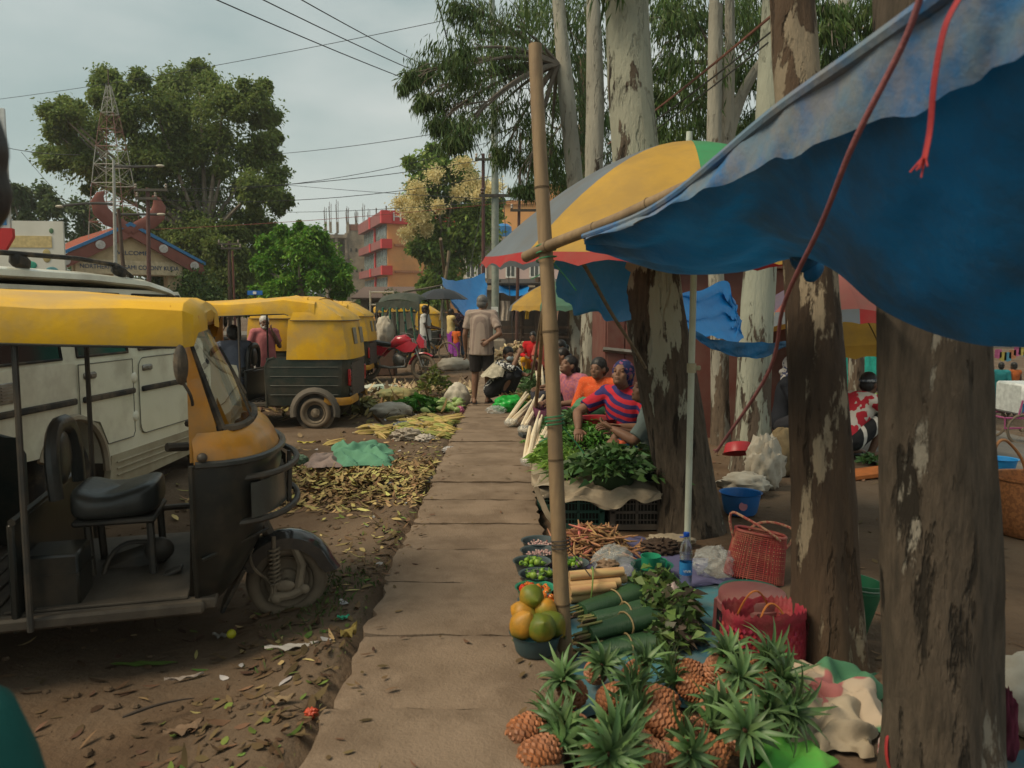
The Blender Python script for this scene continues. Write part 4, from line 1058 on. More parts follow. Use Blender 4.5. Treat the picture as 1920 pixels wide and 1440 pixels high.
# overhead wires
wm = cm((.022, .022, .025), .5)
def wire(a, b, sg=.25, r=.011, m=wm, label='black overhead wire crossing the sky', mid=None):
    A_, B_ = P(*a), P(*b)
    pts = sag(A_, B_, sg)
    o = MB().tube([p - A_ for p in pts], r, 5).build('overhead_wire', m, loc=A_)
    tag(o, label, 'wire', 'overhead wires strung across the street')
    return o
wire((380, -12, 12), (925, 205, 26), .1, .010, label='thick black wire coming down from the top left, lowest of three')
wire((470, -12, 12.5), (925, 190, 26), .1, .010, label='thick black wire coming down from the top left, middle of three')
wire((545, -12, 13), (922, 178, 26), .1, .010, label='thick black wire coming down from the top left, highest of three')
wire((-10, 187, 40), (900, 24, 26), .2, .011, label='long thin wire rising across the whole sky above the big tree')
wire((500, 290, 40), (925, 232, 26), .12, .012, label='single wire between the big tree and the steel pole')
wire((277, 355, 27), (905, 300, 28), .25, .012, label='wire running from the upper cross arm of the dark gate pole')
wire((283, 358, 27), (912, 268, 28), .45, .010, label='upper sagging wire running from the dark gate pole to the steel pole')
wire((277, 374, 27), (925, 330, 26), .35, .011, label='wire running from the lower cross arm of the dark gate pole')
wire((290, 430, 27), (968, 378, 27), .1, .009, cm((.25, .06, .05)), label='reddish wire below the others in front of the big tree')
wire((520, 345, 45), (925, 374, 26), .05, .011, label='wire falling gently from the big tree to the lower steel cross arm')
wire((535, 398, 45), (1000, 372, 26), .1, .012, label='wire passing the top of the unfinished building')
wire((-10, 272, 30), (150, 290, 29), .1, .012, label='short wire at the left edge before the dark tree')
wire((40, 285, 30), (125, 382, 29), .02, .009, label='slanting stay wire beside the dark tree')
wire((925, 85, 26), (965, 690, 24), .02, .012, label='cable hanging down right of the steel pole')
wire((818, -10, 16), (905, 295, 28), .3, .016, label='thick cable dropping from the top edge past the eucalyptus leaves')
wire((960, 90, 26), (870, 560, 26.5), .02, .014, cm((.06, .07, .06)), label='dark stay cable slanting down left of the steel pole')
wire((1140, 270, 9), (1475, 5, 4.6), .03, .009, cm((.25, .11, .08)), label='pinkish brown rope from the pale trunk up to the right')
wire((1120, 300, 9), (1470, 40, 4.6), .03, .006, cm((.05, .05, .045)), label='upper thin dark cord below the pinkish rope')
wire((1090, 340, 9), (1440, 80, 4.6), .03, .005, cm((.05, .05, .045)), label='lower thin dark cord below the pinkish rope')
# ================================================================ trees
def leafmat(name, a, b, isl=0.4, tr=0.3): return mat(name, a, b, rough=0.55, scale=0.6, lo=0.3, hi=0.7, island=isl, trans=tr, spec=0.3)
bark_far = mat('bark', (0.26, 0.23, 0.18), (0.15, 0.12, 0.09), rough=0.9, scale=3, stretch=(3, 3, .6))
def tree(name, label, cat, base, fork, clumps, per, leafL, leafW, lm, bm_=bark_far, r0=.3, sub=9, spread=.3, droop=0.25, down=0.0, group=None, limbs=7, shell=.35, rlimb=.35):
    """tapered trunk, limbs reaching into the clumps, many small leaves"""
    t = thing(name, label, cat, base, group=group)
    b = V(base)
    mb = MB()
    f = V(fork)
    mb.tube(bez(b - b, (f - b) * .5 + V((rnd.uniform(-.3, .3), 0, 0)), f - b, 6), [r0 * (1.15 - .5 * i / 6) for i in range(7)], 9)
    cs = sorted(clumps, key=lambda q: -q[0].z)
    for c, r in cs[::max(1, len(cs) // limbs)]:
        m = (f + V(c)) / 2 + V((0, 0, -.1 * (V(c) - f).length)) + V((rnd.uniform(-.3, .3), rnd.uniform(-.3, .3), 0))
        mb.tube(bez(f - b - V((0, 0, rnd.random() * (f - b).z * .3)), m - b, V(c) - b, 6), [r0 * rlimb * (1 - .85 * i / 6) + .008 for i in range(7)], 6)
    mb.build('trunk', bm_, t)
    pts, ax = blob_points([(np.array(V(c) - b), r) for c, r in clumps], per, sub, spread, shell=shell)
    n = len(pts)
    d = ax * 0.6 + nprng.normal(size=(n, 3)) * 0.7; d[:, 2] -= down
    v, fc = leaf_verts(pts, d, nprng.uniform(.7, 1.2, n) * leafL, nprng.uniform(.7, 1.2, n) * leafW, droop)
    npmesh('crown', v, fc, lm, t)
    return t
def ruffle(cl, n=3, k=.86): return [(c, r * k) for c, r in cl] + [(c + V((rnd.uniform(-r, r), rnd.gauss(0, r * .5), rnd.uniform(-r, r))), r * rnd.uniform(.2, .36)) for c, r in cl for _ in range(n)]
def PC(lst, Y, dy=1.5, k=1.0): return [(P(x, y, Y + rnd.uniform(-dy, dy)), r / 1500 * Y * k) for x, y, r in lst]
big = PC([(205, 150, 24), (212, 185, 26), (232, 205, 40), (125, 215, 34), (165, 240, 45), (98, 288, 26), (150, 292, 45), (335, 150, 34), (372, 128, 20), (395, 150, 22), (290, 200, 50), (350, 210, 60), (420, 200, 48), (470, 185, 32), (500, 215, 24), (515, 260, 14), (430, 270, 60), (350, 290, 70), (270, 280, 50), (480, 290, 40), (400, 350, 70), (490, 350, 36), (320, 370, 60), (440, 420, 60), (370, 440, 60), (475, 430, 36), (522, 335, 22), (530, 380, 18), (330, 500, 50), (420, 510, 50), (245, 340, 40), (110, 240, 20), (190, 330, 26), (300, 440, 45), (470, 500, 40), (380, 540, 50), (450, 550, 40), (500, 470, 34), (330, 545, 40), (420, 465, 60), (285, 490, 40), (350, 470, 50)], 42, 2.5)
big = [(c, r * .86) for c, r in big] + [(c + V((rnd.uniform(-r, r) * .95, rnd.gauss(0, r * .5), rnd.uniform(-r, r) * .95)), r * rnd.uniform(.2, .36)) for c, r in big for _ in range(4)]
tree('broadleaf_tree', 'biggest tree, wide and loose crowned, behind the lattice tower and welcome gate', 'tree', P(395, 575, 42) * 1, P(385, 420, 42), big, 1900, .21, .115, leafmat('leaf', (.19, .25, .065), (.125, .175, .045), .35, .45), r0=.5, limbs=30, sub=9, spread=.36, rlimb=.3)
dk = PC([(40, 385, 32), (75, 365, 28), (95, 395, 28), (20, 420, 34), (70, 420, 40), (110, 425, 26), (28, 355, 22)], 55)
tree('broadleaf_tree', 'dark flat layered tree at the left edge behind the hoarding', 'tree', P(50, 580, 55) * 1, P(55, 450, 55), ruffle(dk, 3, .8), 500, .35, .2, leafmat('leaf', (.09, .13, .04), (.06, .09, .03)), r0=.4)
dk2 = PC([(155, 395, 22), (170, 430, 26), (150, 455, 26), (185, 455, 24)], 58)
tree('broadleaf_tree', 'small dark tree between the hoarding and the lattice tower', 'tree', P(165, 580, 58) * 1, P(165, 470, 58), dk2, 900, .32, .2, leafmat('leaf', (.10, .14, .04), (.07, .11, .03)), r0=.25)
br = PC([(545, 450, 30), (585, 445, 32), (520, 480, 34), (560, 490, 48), (610, 480, 34), (505, 520, 30), (545, 535, 40), (600, 525, 42), (632, 505, 26), (640, 535, 20), (570, 465, 34), (520, 545, 30)], 33, 1)
tree('bushy_tree', 'bright green bushy tree in front of the unfinished concrete building', 'tree', P(565, 590, 33) * 1, P(565, 530, 33), ruffle(br, 4, .8), 1100, .17, .09, leafmat('leaf', (.15, .30, .03), (.085, .21, .022)), r0=.22)
fl = PC([(808, 298, 24), (800, 330, 32), (835, 320, 26), (865, 320, 24), (784, 370, 24), (820, 375, 44), (870, 370, 38), (905, 365, 26), (788, 420, 28), (820, 430, 50), (870, 430, 46), (905, 420, 30), (806, 475, 28), (840, 485, 46), (885, 470, 34), (806, 530, 20), (818, 520, 28), (840, 530, 36), (815, 560, 22), (920, 390, 18)], 46, 1.5)
FT = tree('flowering_tree', 'tall green tree with cream flower heads left of the steel pole', 'tree', P(835, 585, 46) * 1, P(835, 480, 46), ruffle(fl, 3, .85), 800, .30, .17, leafmat('leaf', (.23, .32, .07), (.13, .21, .045)), r0=.3)
fw = PC([(822, 325, 13), (780, 350, 12), (763, 385, 15), (785, 372, 12), (770, 395, 14), (825, 388, 9), (795, 405, 9), (790, 415, 8), (800, 430, 9), (760, 440, 8), (772, 432, 8), (868, 310, 12), (885, 335, 13), (908, 345, 14), (895, 365, 12), (925, 350, 12), (860, 360, 9), (752, 380, 9)], 43.2, .5)
flw = mat('cream_flower', (.80, .70, .40), (.7, .6, .3), rough=.9, scale=2, trans=.4)
for c, r in fw:
    pts, ax = blob_points([(np.array(c - FT.location), r * 1.25)], 520, 10, .42)
    n = len(pts); v, fc = leaf_verts(pts, ax + nprng.normal(size=(n, 3)) * .4, np.full(n, .14), np.full(n, .08), .05)
    npmesh('flower_head', v, fc, flw, FT)['kind'] = 'stuff'
for i, (px, py, r, Y, lab) in enumerate(((360, 545, 42, 36, 'dark rounded bush below the big tree, by the gate pillar'), (430, 548, 34, 40, 'dull olive bush around the weathered twin pole'), (480, 535, 32, 44, 'grey green bush left of the bright green tree'), (690, 560, 22, 60, 'low bush before the red office block'), (740, 565, 20, 48, 'low dark bush behind the cycle rickshaw hood'), (1062, 560, 40, 38, 'green bush behind the wooden stall posts'), (1010, 600, 30, 40, 'low dark bush behind the stall railing'), (20, 540, 50, 40, 'dark bush behind the cream jeep'), (130, 540, 50, 44, 'wide bush behind the jeep roof rail'), (1620, 560, 60, 34, 'leafy bush beyond the far striped umbrella'), (1560, 540, 50, 40, 'green bush behind the brown trunk'), (1880, 560, 70, 34, 'leafy bush beyond the ice cream cart'))):
    cl = PC([(px, py, r), (px - r * .6, py + r * .3, r * .7), (px + r * .6, py + r * .3, r * .7), (px, py + r * .6, r * .8)], Y, .5)
    tree('bush', lab, 'bush', P(px, 600, Y) * 1, P(px, py + r * .5, Y), cl, 1100, .18, .10, leafmat('leaf', (.085, .14, .03), (.05, .09, .024)), r0=.12)
# far tree line closing the horizon
for i in range(16):
    x0 = -150 + i * 20
    cl = [(V((x0 + rnd.uniform(-8, 8), 175 + rnd.uniform(-5, 5), rnd.uniform(3, 9))), rnd.uniform(4, 6)) for _ in range(7)]
    tree('distant_tree', 'hazy green tree in the line closing the far end of the street', 'tree', (x0, 175, 0), (x0, 175, 4), cl, 150, 1.1, .7, leafmat('leaf', (.06, .085, .04), (.04, .06, .03)), r0=.4, group='trees closing the far horizon')

# ---------------------------------------------------------------- eucalyptus row along the stalls
def barkmat(name, pale, brown, thr, zk, zmid, fine=(.10, .075, .055), sc_=1.0, warm=None):
    """smooth pale skin with flaking brown plates; zk makes the old plates thicker lower down the trunk"""
    m = bpy.data.materials.new(name); m.use_nodes = True
    nt = m.node_tree; b = nt.nodes['Principled BSDF']
    f1, raw = _noise(nt, 2.6 * sc_, 7, (2.6, 2.6, .75), .62)
    f2, raw2 = _noise(nt, 11, 8, (3, 3, .6), .7, lo=.35, hi=.65)
    f3, raw3 = _noise(nt, 1.2, 4, (1.5, 1.5, .6), .5, lo=.35, hi=.65, off=(5, 1, 2))
    tcn = nt.nodes.new('ShaderNodeTexCoord'); sx = nt.nodes.new('ShaderNodeSeparateXYZ'); nt.links.new(tcn.outputs['Object'], sx.inputs[0])
    def math_(op, a, b_):
        n = nt.nodes.new('ShaderNodeMath'); n.operation = op
        for i, q in ((0, a), (1, b_)):
            if isinstance(q, (int, float)): n.inputs[i].default_value = q
            else: nt.links.new(q, n.inputs[i])
        return n.outputs[0]
    zz = math_('MULTIPLY', math_('SUBTRACT', sx.outputs[2], zmid), zk)
    v = math_('ADD', raw, zz)
    r = nt.nodes.new('ShaderNodeMapRange'); r.inputs[1].default_value = thr - .012; r.inputs[2].default_value = thr + .012
    nt.links.new(v, r.inputs[0])
    br_ = _mix(nt, brown, fine, f2)
    f4, raw4 = _noise(nt, 3.2, 5, (3.4, 3.4, .6), .6, lo=.56, hi=.62, off=(2, 9, 4))
    br_ = _mix(nt, br_, tuple(x * .5 for x in fine), f4)
    if warm: br_ = _mix(nt, br_, warm, math_('MULTIPLY', f3, .6))
    pl = _mix(nt, pale, tuple(x * .72 for x in pale), f3)
    col = _mix(nt, br_, pl, r.outputs[0])
    nt.links.new(col, b.inputs['Base Color']); b.inputs['Roughness'].default_value = .85; b.inputs['Specular IOR Level'].default_value = .2
    hgt = math_('SUBTRACT', math_('ADD', math_('MULTIPLY', r.outputs[0], -.35), math_('MULTIPLY', raw2, 1.0)), math_('MULTIPLY', f4, .9))
    bn = nt.nodes.new('ShaderNodeBump'); bn.inputs['Strength'].default_value = .9; bn.inputs['Distance'].default_value = .025
    nt.links.new(hgt, bn.inputs['Height']); nt.links.new(bn.outputs[0], b.inputs['Normal'])
    return m
def trunk(pts, n=40, seg=90, lump=.045, seed=0, flare=.25, flute=.05):
    """pts: [(centre, radius)] up the trunk, resampled and made lumpy"""
    secs = []
    ks = [0]
    for i in range(1, len(pts)): ks.append(ks[-1] + (V(pts[i][0]) - V(pts[i - 1][0])).length)
    for j in range(seg + 1):
        s_ = ks[-1] * (j / seg) ** 1.2
        i = max(q for q in range(len(ks) - 1) if ks[q] <= s_ + 1e-9)
        t = (s_ - ks[i]) / (ks[i + 1] - ks[i]); t2 = t
        c = V(pts[i][0]).lerp(V(pts[i + 1][0]), t2); r = pts[i][1] * (1 - t) + pts[i + 1][1] * t
        r *= 1 + flare * math.exp(-c.z / .22)
        ring = []
        for k in range(n):
            a = 2 * math.pi * k / n
            q = lump * (fn_noise(math.cos(a) * 1.3 + seed, c.z * .9 + math.sin(a) * 1.3, 1.2, seed) + .6 * fn_noise(math.cos(a) * 3 + seed, c.z * 2.2 + math.sin(a) * 3, 1.3, seed + 3))
            q += flute * math.exp(-c.z / .9) * math.sin(a * 5 + seed) + .012 * math.sin(a * 17 + 2 * math.sin(c.z * 2.5 + seed))
            ring.append(c + V((math.cos(a) * r * (1 + q), math.sin(a) * r * (1 + q), 0)))
        secs.append(ring)
    return MB().loft(secs)
euc = leafmat('eucalyptus_leaf', (.095, .15, .04), (.055, .095, .028), .45, .3)
def euc_tree(label, pts, bm_, seed, group=None, lump=.045, **k):
    o0 = V(pts[0][0]); 
    t = thing('eucalyptus_tree', label, 'tree', (o0.x, o0.y, -.05))
    trunk([(V(p) - V((o0.x, o0.y, 0)), r) for p, r in pts], seed=seed, lump=lump, **k).build('trunk', bm_, t, ang=60)
    return t
def hang(t, lst, per=420, Y0=0, L=.17, W=.026, sub=12, spread=.26, down=1.1, dy=.8, limbs=None, origin=None, lm=None):
    o = V(t.location)
    cl = [(np.array(P(x, y, Y + rnd.uniform(-dy, dy)) - o), r / 1500 * Y) for x, y, r, Y in lst]
    pts, ax = blob_points(cl, per, sub, spread, shell=.2)
    n = len(pts); d = ax * .35 + nprng.normal(size=(n, 3)) * .38; d[:, 2] -= down
    v, f = leaf_verts(pts, d, nprng.uniform(.6, 1.3, n) * L, nprng.uniform(.7, 1.2, n) * W, .12)
    npmesh('crown', v, f, lm or euc, t)
    mb = MB()
    if origin is not None:
        for i, (c, r) in enumerate(cl):
            if limbs and i % limbs: continue
            s_ = V(origin) - o; c = V(c)
            m = s_.lerp(c, .5) + V((0, 0, .25 * (c - s_).length * .5))
            pt = bez(s_, m, c, 8); rr = [.055 * (1 - .85 * q / 8) for q in range(9)]
            mb.tube(pt, rr, 6)
            for q in range(5): # twigs
                e = c + V((rnd.gauss(0, r * .6), rnd.gauss(0, r * .6), rnd.gauss(-.1, r * .5)))
                mb.tube([pt[6], pt[6].lerp(e, .6) + V((0, 0, .1)), e], [.014, .009, .004], 4)
        mb.build('limb', cm((.17, .14, .11), .9), t)
b_lo = barkmat('flaking_bark', (.36, .36, .28), (.12, .092, .066), .50, .09, 2.0, fine=(.05, .038, .028))
b_pale = barkmat('pale_bark', (.38, .39, .31), (.13, .10, .075), .44, .055, 1.6)
b_brown = barkmat('brown_bark', (.30, .24, .165), (.075, .05, .033), (.565), .03, 1.0, fine=(.042, .029, .021), warm=(.15, .095, .058))
b_grey = barkmat('grey_bark', (.26, .235, .19), (.105, .08, .058), .62, -.01, 1.2, fine=(.05, .04, .03), sc_=.7)
b_small = barkmat('thin_pale_bark', (.34, .32, .26), (.16, .12, .085), .46, .04, 2.0)
def at_px(spec):   # [(pxl, pxr, py, Y)] -> [(centre, radius)]
    o = []
    for l, r, y, Y in spec:
        c = P((l + r) / 2, y, Y); o.append((c, (r - l) / 2 / 1500 * Y))
    return o
def euc_px(label, spec, m, seed, **k):
    pts = at_px(spec)
    c0, r0 = pts[0]; pts[0] = (V((c0.x, c0.y, min(-.03, gz(c0.x, c0.y) - .05))), r0)
    return euc_tree(label, pts, m, seed, **k)
T1 = euc_px('stout leaning eucalyptus, dark below and pale above, behind the white umbrella pole', [(1243, 1352, 1000, 5.55), (1232, 1338, 900, 5.58), (1208, 1318, 760, 5.62), (1180, 1290, 620, 5.66), (1163, 1272, 500, 5.72), (1150, 1238, 300, 5.85), (1142, 1222, 150, 5.95), (1138, 1214, 0, 6.1), (1130, 1200, -300, 6.4)], b_lo, 3)
T2 = euc_px('slim pale eucalyptus left of the stout leaning one', [(1085, 1130, 745, 12.6), (1090, 1128, 600, 12.6), (1097, 1130, 320, 12.7), (1100, 1133, 180, 12.8), (1100, 1125, 0, 12.9), (1100, 1120, -200, 13)], b_small, 5)
T3 = euc_px('pale smooth eucalyptus standing behind the white sacks', [(1372, 1446, 890, 7.6), (1380, 1444, 760, 7.6), (1388, 1448, 600, 7.6), (1398, 1456, 470, 7.65), (1415, 1470, 250, 7.7), (1432, 1478, 0, 7.8), (1440, 1480, -250, 8)], b_pale, 8)
T4 = euc_px('brown peeling eucalyptus beside the woven bags and green bucket', [(1490, 1618, 1272, 3.40), (1488, 1612, 1100, 3.42), (1487, 1600, 900, 3.44), (1482, 1585, 700, 3.46), (1476, 1566, 500, 3.5), (1462, 1546, 250, 3.6), (1450, 1532, 80, 3.7), (1440, 1515, -150, 3.8), (1425, 1490, -500, 4)], b_brown, 11, lump=.085)
T5 = euc_px('thick grey trunk nearest the camera, with pale chipped marks', [(1672, 1872, 1440, 2.45), (1664, 1862, 1250, 2.47), (1660, 1856, 1000, 2.48), (1656, 1850, 800, 2.5), (1655, 1845, 600, 2.52), (1654, 1838, 350, 2.6), (1650, 1825, 0, 2.7), (1640, 1800, -500, 2.9)], b_grey, 17, lump=.08, flute=.08)
T6 = euc_px('thin mottled trunk between the stout trunk and the pale smooth one', [(1335, 1368, 830, 9.2), (1332, 1366, 640, 9.2), (1328, 1356, 500, 9.2), (1325, 1352, 300, 9.3), (1330, 1354, 0, 9.4)], b_small, 21)
T7 = euc_px('far forked eucalyptus trunk above the yellow umbrella', [(1066, 1100, 700, 16.5), (1068, 1098, 560, 16.5), (1064, 1094, 350, 16.6), (1050, 1080, 200, 16.7), (1040, 1064, 60, 16.9), (1030, 1050, -100, 17)], b_small, 25)
T8 = euc_px('farthest brown trunk of the row, beside the kiosk corner', [(1082, 1112, 670, 20), (1084, 1108, 480, 20), (1086, 1106, 300, 20), (1084, 1102, 100, 20)], barkmat('far_bark', (.28, .22, .16), (.16, .115, .08), .52, 0, 2), 29)
T9 = euc_px('pale forked eucalyptus showing above the umbrella, between two big trunks', [(1335, 1372, 640, 13), (1335, 1368, 330, 13), (1338, 1362, 200, 13), (1336, 1356, 80, 13.1), (1326, 1342, -80, 13.2)], b_small, 33)
MB().tube(bez(P(1356, 290, 13) - V(T9.location), P(1378, 180, 13) - V(T9.location), P(1432, 110, 13.1) - V(T9.location)), [.13, .12, .11, .10, .09, .085, .08, .075, .07], 9).build('limb', b_small, T9)
MB().tube(bez(P(1352, 330, 13) - V(T9.location), P(1372, 240, 12.8) - V(T9.location), P(1368, -20, 12.6) - V(T9.location)), [.12, .11, .10, .10, .09, .085, .08, .075, .07], 9).build('limb', b_small, T9)
hang(T7, [(800, 130, 36, 15), (850, 98, 46, 15), (765, 150, 20, 15), (830, 190, 42, 15), (885, 160, 50, 15.5), (925, 210, 50, 16), (865, 240, 34, 15), (850, 265, 22, 15), (790, 185, 20, 15), (960, 140, 60, 16), (990, 220, 60, 16), (945, 285, 36, 16), (1000, 300, 44, 17), (905, 40, 52, 16), (865, 12, 40, 16), (965, 45, 64, 16), (985, 350, 26, 17), (1030, 330, 40, 18), (870, 130, 50, 15), (820, 230, 24, 15), (930, 100, 60, 16)], 640, limbs=1, origin=P(1045, 120, 16.7))
hang(T8, [(1040, 90, 70, 18), (1055, 180, 60, 18), (1060, 265, 60, 18), (1060, 20, 70, 18), (1100, 120, 60, 19), (1110, 40, 60, 19), (1130, 220, 50, 19), (1120, 300, 50, 19), (1010, 10, 60, 18), (1030, 270, 40, 18), (1090, 200, 60, 19), (1060, 340, 40, 19)], 620, limbs=3, origin=P(1094, 200, 20), L=.2, W=.032)
hang(T9, [(1255, 50, 64, 13), (1320, 110, 62, 13), (1280, 190, 60, 13), (1350, 40, 60, 13), (1400, 140, 50, 14), (1365, 225, 50, 14), (1250, 130, 46, 13), (1245, 245, 46, 13), (1410, 230, 40, 14), (1290, 20, 60, 13), (1415, 50, 40, 14), (1330, 180, 60, 15), (1300, 250, 46, 15), (1400, 10, 50, 14), (1240, 190, 40, 13), (1370, 120, 50, 15), (1255, 0, 50, 13)], 620, limbs=3, origin=P(1345, 120, 13))
TR = euc_px('eucalyptus whose leaves hang above the tarpaulin, beyond the brown trunk', [(1596, 1624, 690, 13), (1590, 1620, 400, 13), (1575, 1602, 100, 13), (1570, 1590, -100, 13)], b_small, 41)
hang(TR, [(1570, 35, 46, 12), (1620, 15, 46, 12), (1560, 110, 30, 12), (1600, 85, 34, 12), (1545, 60, 30, 12), (1545, 150, 20, 12), (1640, 60, 26, 12), (1585, 135, 18, 12), (1540, 10, 40, 12), (1680, 10, 50, 12), (1780, -40, 70, 12), (1900, -40, 70, 12)], 430, limbs=2, origin=P(1585, 60, 13))
hang(T1, [(1100, -140, 120, 6.5), (1230, -170, 130, 6.6), (980, -180, 120, 7)], 500, limbs=1, origin=P(1135, -150, 6.3))
hang(T4, [(1500, -420, 200, 4.4), (1350, -450, 200, 4.6), (1650, -430, 200, 4.4)], 450, limbs=1, origin=P(1430, -450, 4))
hang(T3, [(1420, -170, 120, 8), (1530, -170, 120, 8.4)], 450, limbs=1, origin=P(1440, -200, 8))
# ================================================================ bamboo, umbrellas, tarpaulins
bamb = mat('bamboo', (0.27, 0.185, 0.10), (0.19, 0.125, 0.07), rough=0.6, scale=4, stretch=(8, 8, .5), bump=0.2, bscale=30, bstretch=(6, 6, .3), dirt=(.13, .09, .055), dirt_amt=.5, dscale=3)
bamb_g = mat('old_bamboo', (0.22, 0.17, 0.11), (0.13, 0.10, 0.065), rough=0.75, scale=4, stretch=(8, 8, .5))
def bamboo(name, label, cat, a, b, r, nodes=(.2, .45, .7), m=bamb, group=None, r2=None, bow=0.0):
    a, b = V(a), V(b); t = thing(name, label, cat, a, group=group)
    d = b - a; n = 40; pts = []; rs = []
    side = d.cross(V((0, 1, 0))).normalized()
    for i in range(n + 1):
        q = i / n
        k = sum(math.exp(-((q - z) / .006) ** 2) for z in nodes)
        pts.append(d * q + side * bow * math.sin(q * math.pi) + side * .004 * math.sin(q * 9)); rs.append((r + ((r2 or r * .88) - r) * q) * (1 + .11 * k))
    MB().tube(pts, rs, 14).build('culm', m, t, ang=60)
    mb = MB()
    for z in nodes:
        i = round(z * n); mb.tube([pts[i] - d * .0015, pts[i] + d * .0015], rs[i] * 1.06, 14)
        mb.build('node_ring', cm((.10, .065, .035), .8), t); mb = MB()
    return t
bp0 = G(1063, 1243); bp1 = P(1004, 84, 3.68)
BP = bamboo('bamboo_post', 'tall straight bamboo post standing at the right edge of the footpath', 'bamboo post', (bp0.x, bp0.y, -.1), bp1, .035, (.115, .34, .55, .77), r2=.030)
def wrap(name, label, c, ax, r, wd, m, tails=2, group=None):
    t = thing(name, label, 'twine', c, group=group)
    mb = MB(); ax = V(ax).normalized(); u = ax.orthogonal().normalized(); w_ = ax.cross(u)
    pts = [u * math.cos(k * .5) * r + w_ * math.sin(k * .5) * r + ax * (wd * (k / 38 - .5)) for k in range(39)]
    mb.tube(pts, .0035, 5)
    for q in range(tails): mb.tube(bez(pts[0], pts[0] + V((.05 * (1 - 2 * q), -.03, -.05)), pts[0] + V((.10 * (1 - 2 * q), -.03, -.12 + .05 * q)), 6), .003, 4)
    mb.build('winding', m, t)
    return t
grn_tw = cm((.04, .22, .10), .5)
bx = (bp1 - bp0)
for z, l, r_, m_ in ((1.06, 'green plastic twine tied round the bamboo post at shoulder height', .042, grn_tw), (1.80, 'green plastic twine lashing the beam to the bamboo post', .045, grn_tw), (.52, 'dark wire twisted round the lower bamboo post', .043, cm((.06, .05, .045)))):
    q = (z - 0) / bp1.z; wrap('twine', l, bp0.lerp(bp1, q), bx, r_, .05 if z < 1.5 else .09, m_)
beamA, beamB = P(985, 482, 3.66), P(1345, 328, 2.85)
bamboo('bamboo_beam', 'horizontal bamboo beam under the front edge of the big blue tarpaulin', 'bamboo beam', beamA, beamB, .025, (.16, .42, .7), m=bamb)
bamboo('bamboo_stick', 'thin slanting bamboo strut under the small blue awning', 'bamboo stick', P(1068, 455, 4.3), P(1210, 690, 5.25), .011, (.3, .6), m=bamb_g)
bamboo('bamboo_stick', 'longer of two bamboo canes leaning beside the white stalk bundles', 'bamboo stick', G(1002, 800, .1), P(1022, 560, 6.9), .022, (.2, .5, .8), m=bamb)
bamboo('bamboo_stick', 'shorter darker bamboo cane leaning behind the longer one', 'bamboo stick', G(992, 735, .05), P(1018, 580, 8.9), .02, (.3, .6), m=bamb_g)
# white umbrella pole
wp = G(1288, 1040); WY = wp.y
UP = thing('umbrella_pole', 'white plastic pole with a joint collar carrying the big striped umbrella', 'pole', wp)
mb = MB(); mb.tube([(0, 0, -.05), (.008, 0, 2.5)], .0205, 16); mb.build('shaft', mat('white_pole', (.52, .56, .46), (.44, .47, .38), rough=.45, scale=3, dirt=(.3, .27, .2), dirt_amt=.4), UP)
zc_ = P(1288, 690, WY).z; mb = MB(); mb.lathe([(.021, -.03), (.029, -.028), (.029, .028), (.021, .03)], 16, (.004, 0, zc_)); mb.box((.04, 0, zc_), (.04, .02, .03), b=.005); mb.build('collar', cm((.42, .38, .25), .5), UP)
ucol = dict(y=(.62, .37, .07), g=(.07, .36, .15), r=(.45, .035, .035), b=(.19, .22, .25), w=(.5, .45, .36), p=(.38, .12, .10), v=(.17, .13, .2), m=(.17, .36, .24), o=(.55, .28, .06))
_um = {k: mat('umbrella_cloth', c, tuple(x * .85 for x in c), rough=.7, scale=3, trans=.35, bump=.15, bscale=10, dirt=(.2, .16, .11), dirt_amt=.25, dscale=3) for k, c in ucol.items()}
def umbrella(name, label, apex, Rr, drop, cols, val=.10, rot=0, ns=8, cat='umbrella', pole=None, tilt=(0, 0, 0), valcols=None, ribs=True, sc_=.03, curve=1.6):
    t = thing(name, label, cat, apex, rot=tilt); t.rotation_euler = tilt
    K = 8
    def pt(a, q, inset=True):
        ph = (a * ns) % 1.0
        s_ = 1 - .045 * q * math.sin(ph * math.pi)
        z = -drop * q ** curve - .012 * q * math.sin(ph * math.pi)
        return V((Rr * q * s_ * math.cos(a * 2 * math.pi + rot), Rr * q * s_ * math.sin(a * 2 * math.pi + rot), z))
    for k in range(ns):
        mb = MB(); mb.grid(lambda a, b: pt((k + min(max(a, .0), .9999)) / ns, .012 + .988 * b) , K, 10)
        mb.build('panel', _um[cols[k % len(cols)]], t, fix=False)
        if val:
            def vf(a, b):
                p = pt((k + min(a, .9999)) / ns, 1.0); sc2 = sc_ * abs(math.sin(a * math.pi * 3))
                return p * 1 + V((p.x * .03 * b, p.y * .03 * b, -b * (val - sc2)))
            vc = (valcols or cols)
            mb = MB(); mb.grid(vf, 12, 2); mb.build('valance', _um[vc[k % len(vc)]], t, fix=False)
        if ribs:
            mb = MB(); mb.tube([pt(k / ns, q / 8) + V((0, 0, -.012)) for q in range(9)], .006, 5); mb.tube([V((0, 0, -drop * .9)), pt(k / ns, .5) + V((0, 0, -.012))], .005, 5); mb.build('rib', dsteel, t)
    mb = MB(); mb.lathe([(.001, .06), (.018, .06), (.02, 0), (.05, -.01)], 12); mb.build('ferrule', cm((.5, .55, .48), .5), t)
    if pole: mb = MB(); mb.tube([(0, 0, -pole), (0, 0, 0)], .018, 10); mb.build('pole', cm((.45, .46, .40), .5), t)
    return t
ap = P(1292, 266, WY)
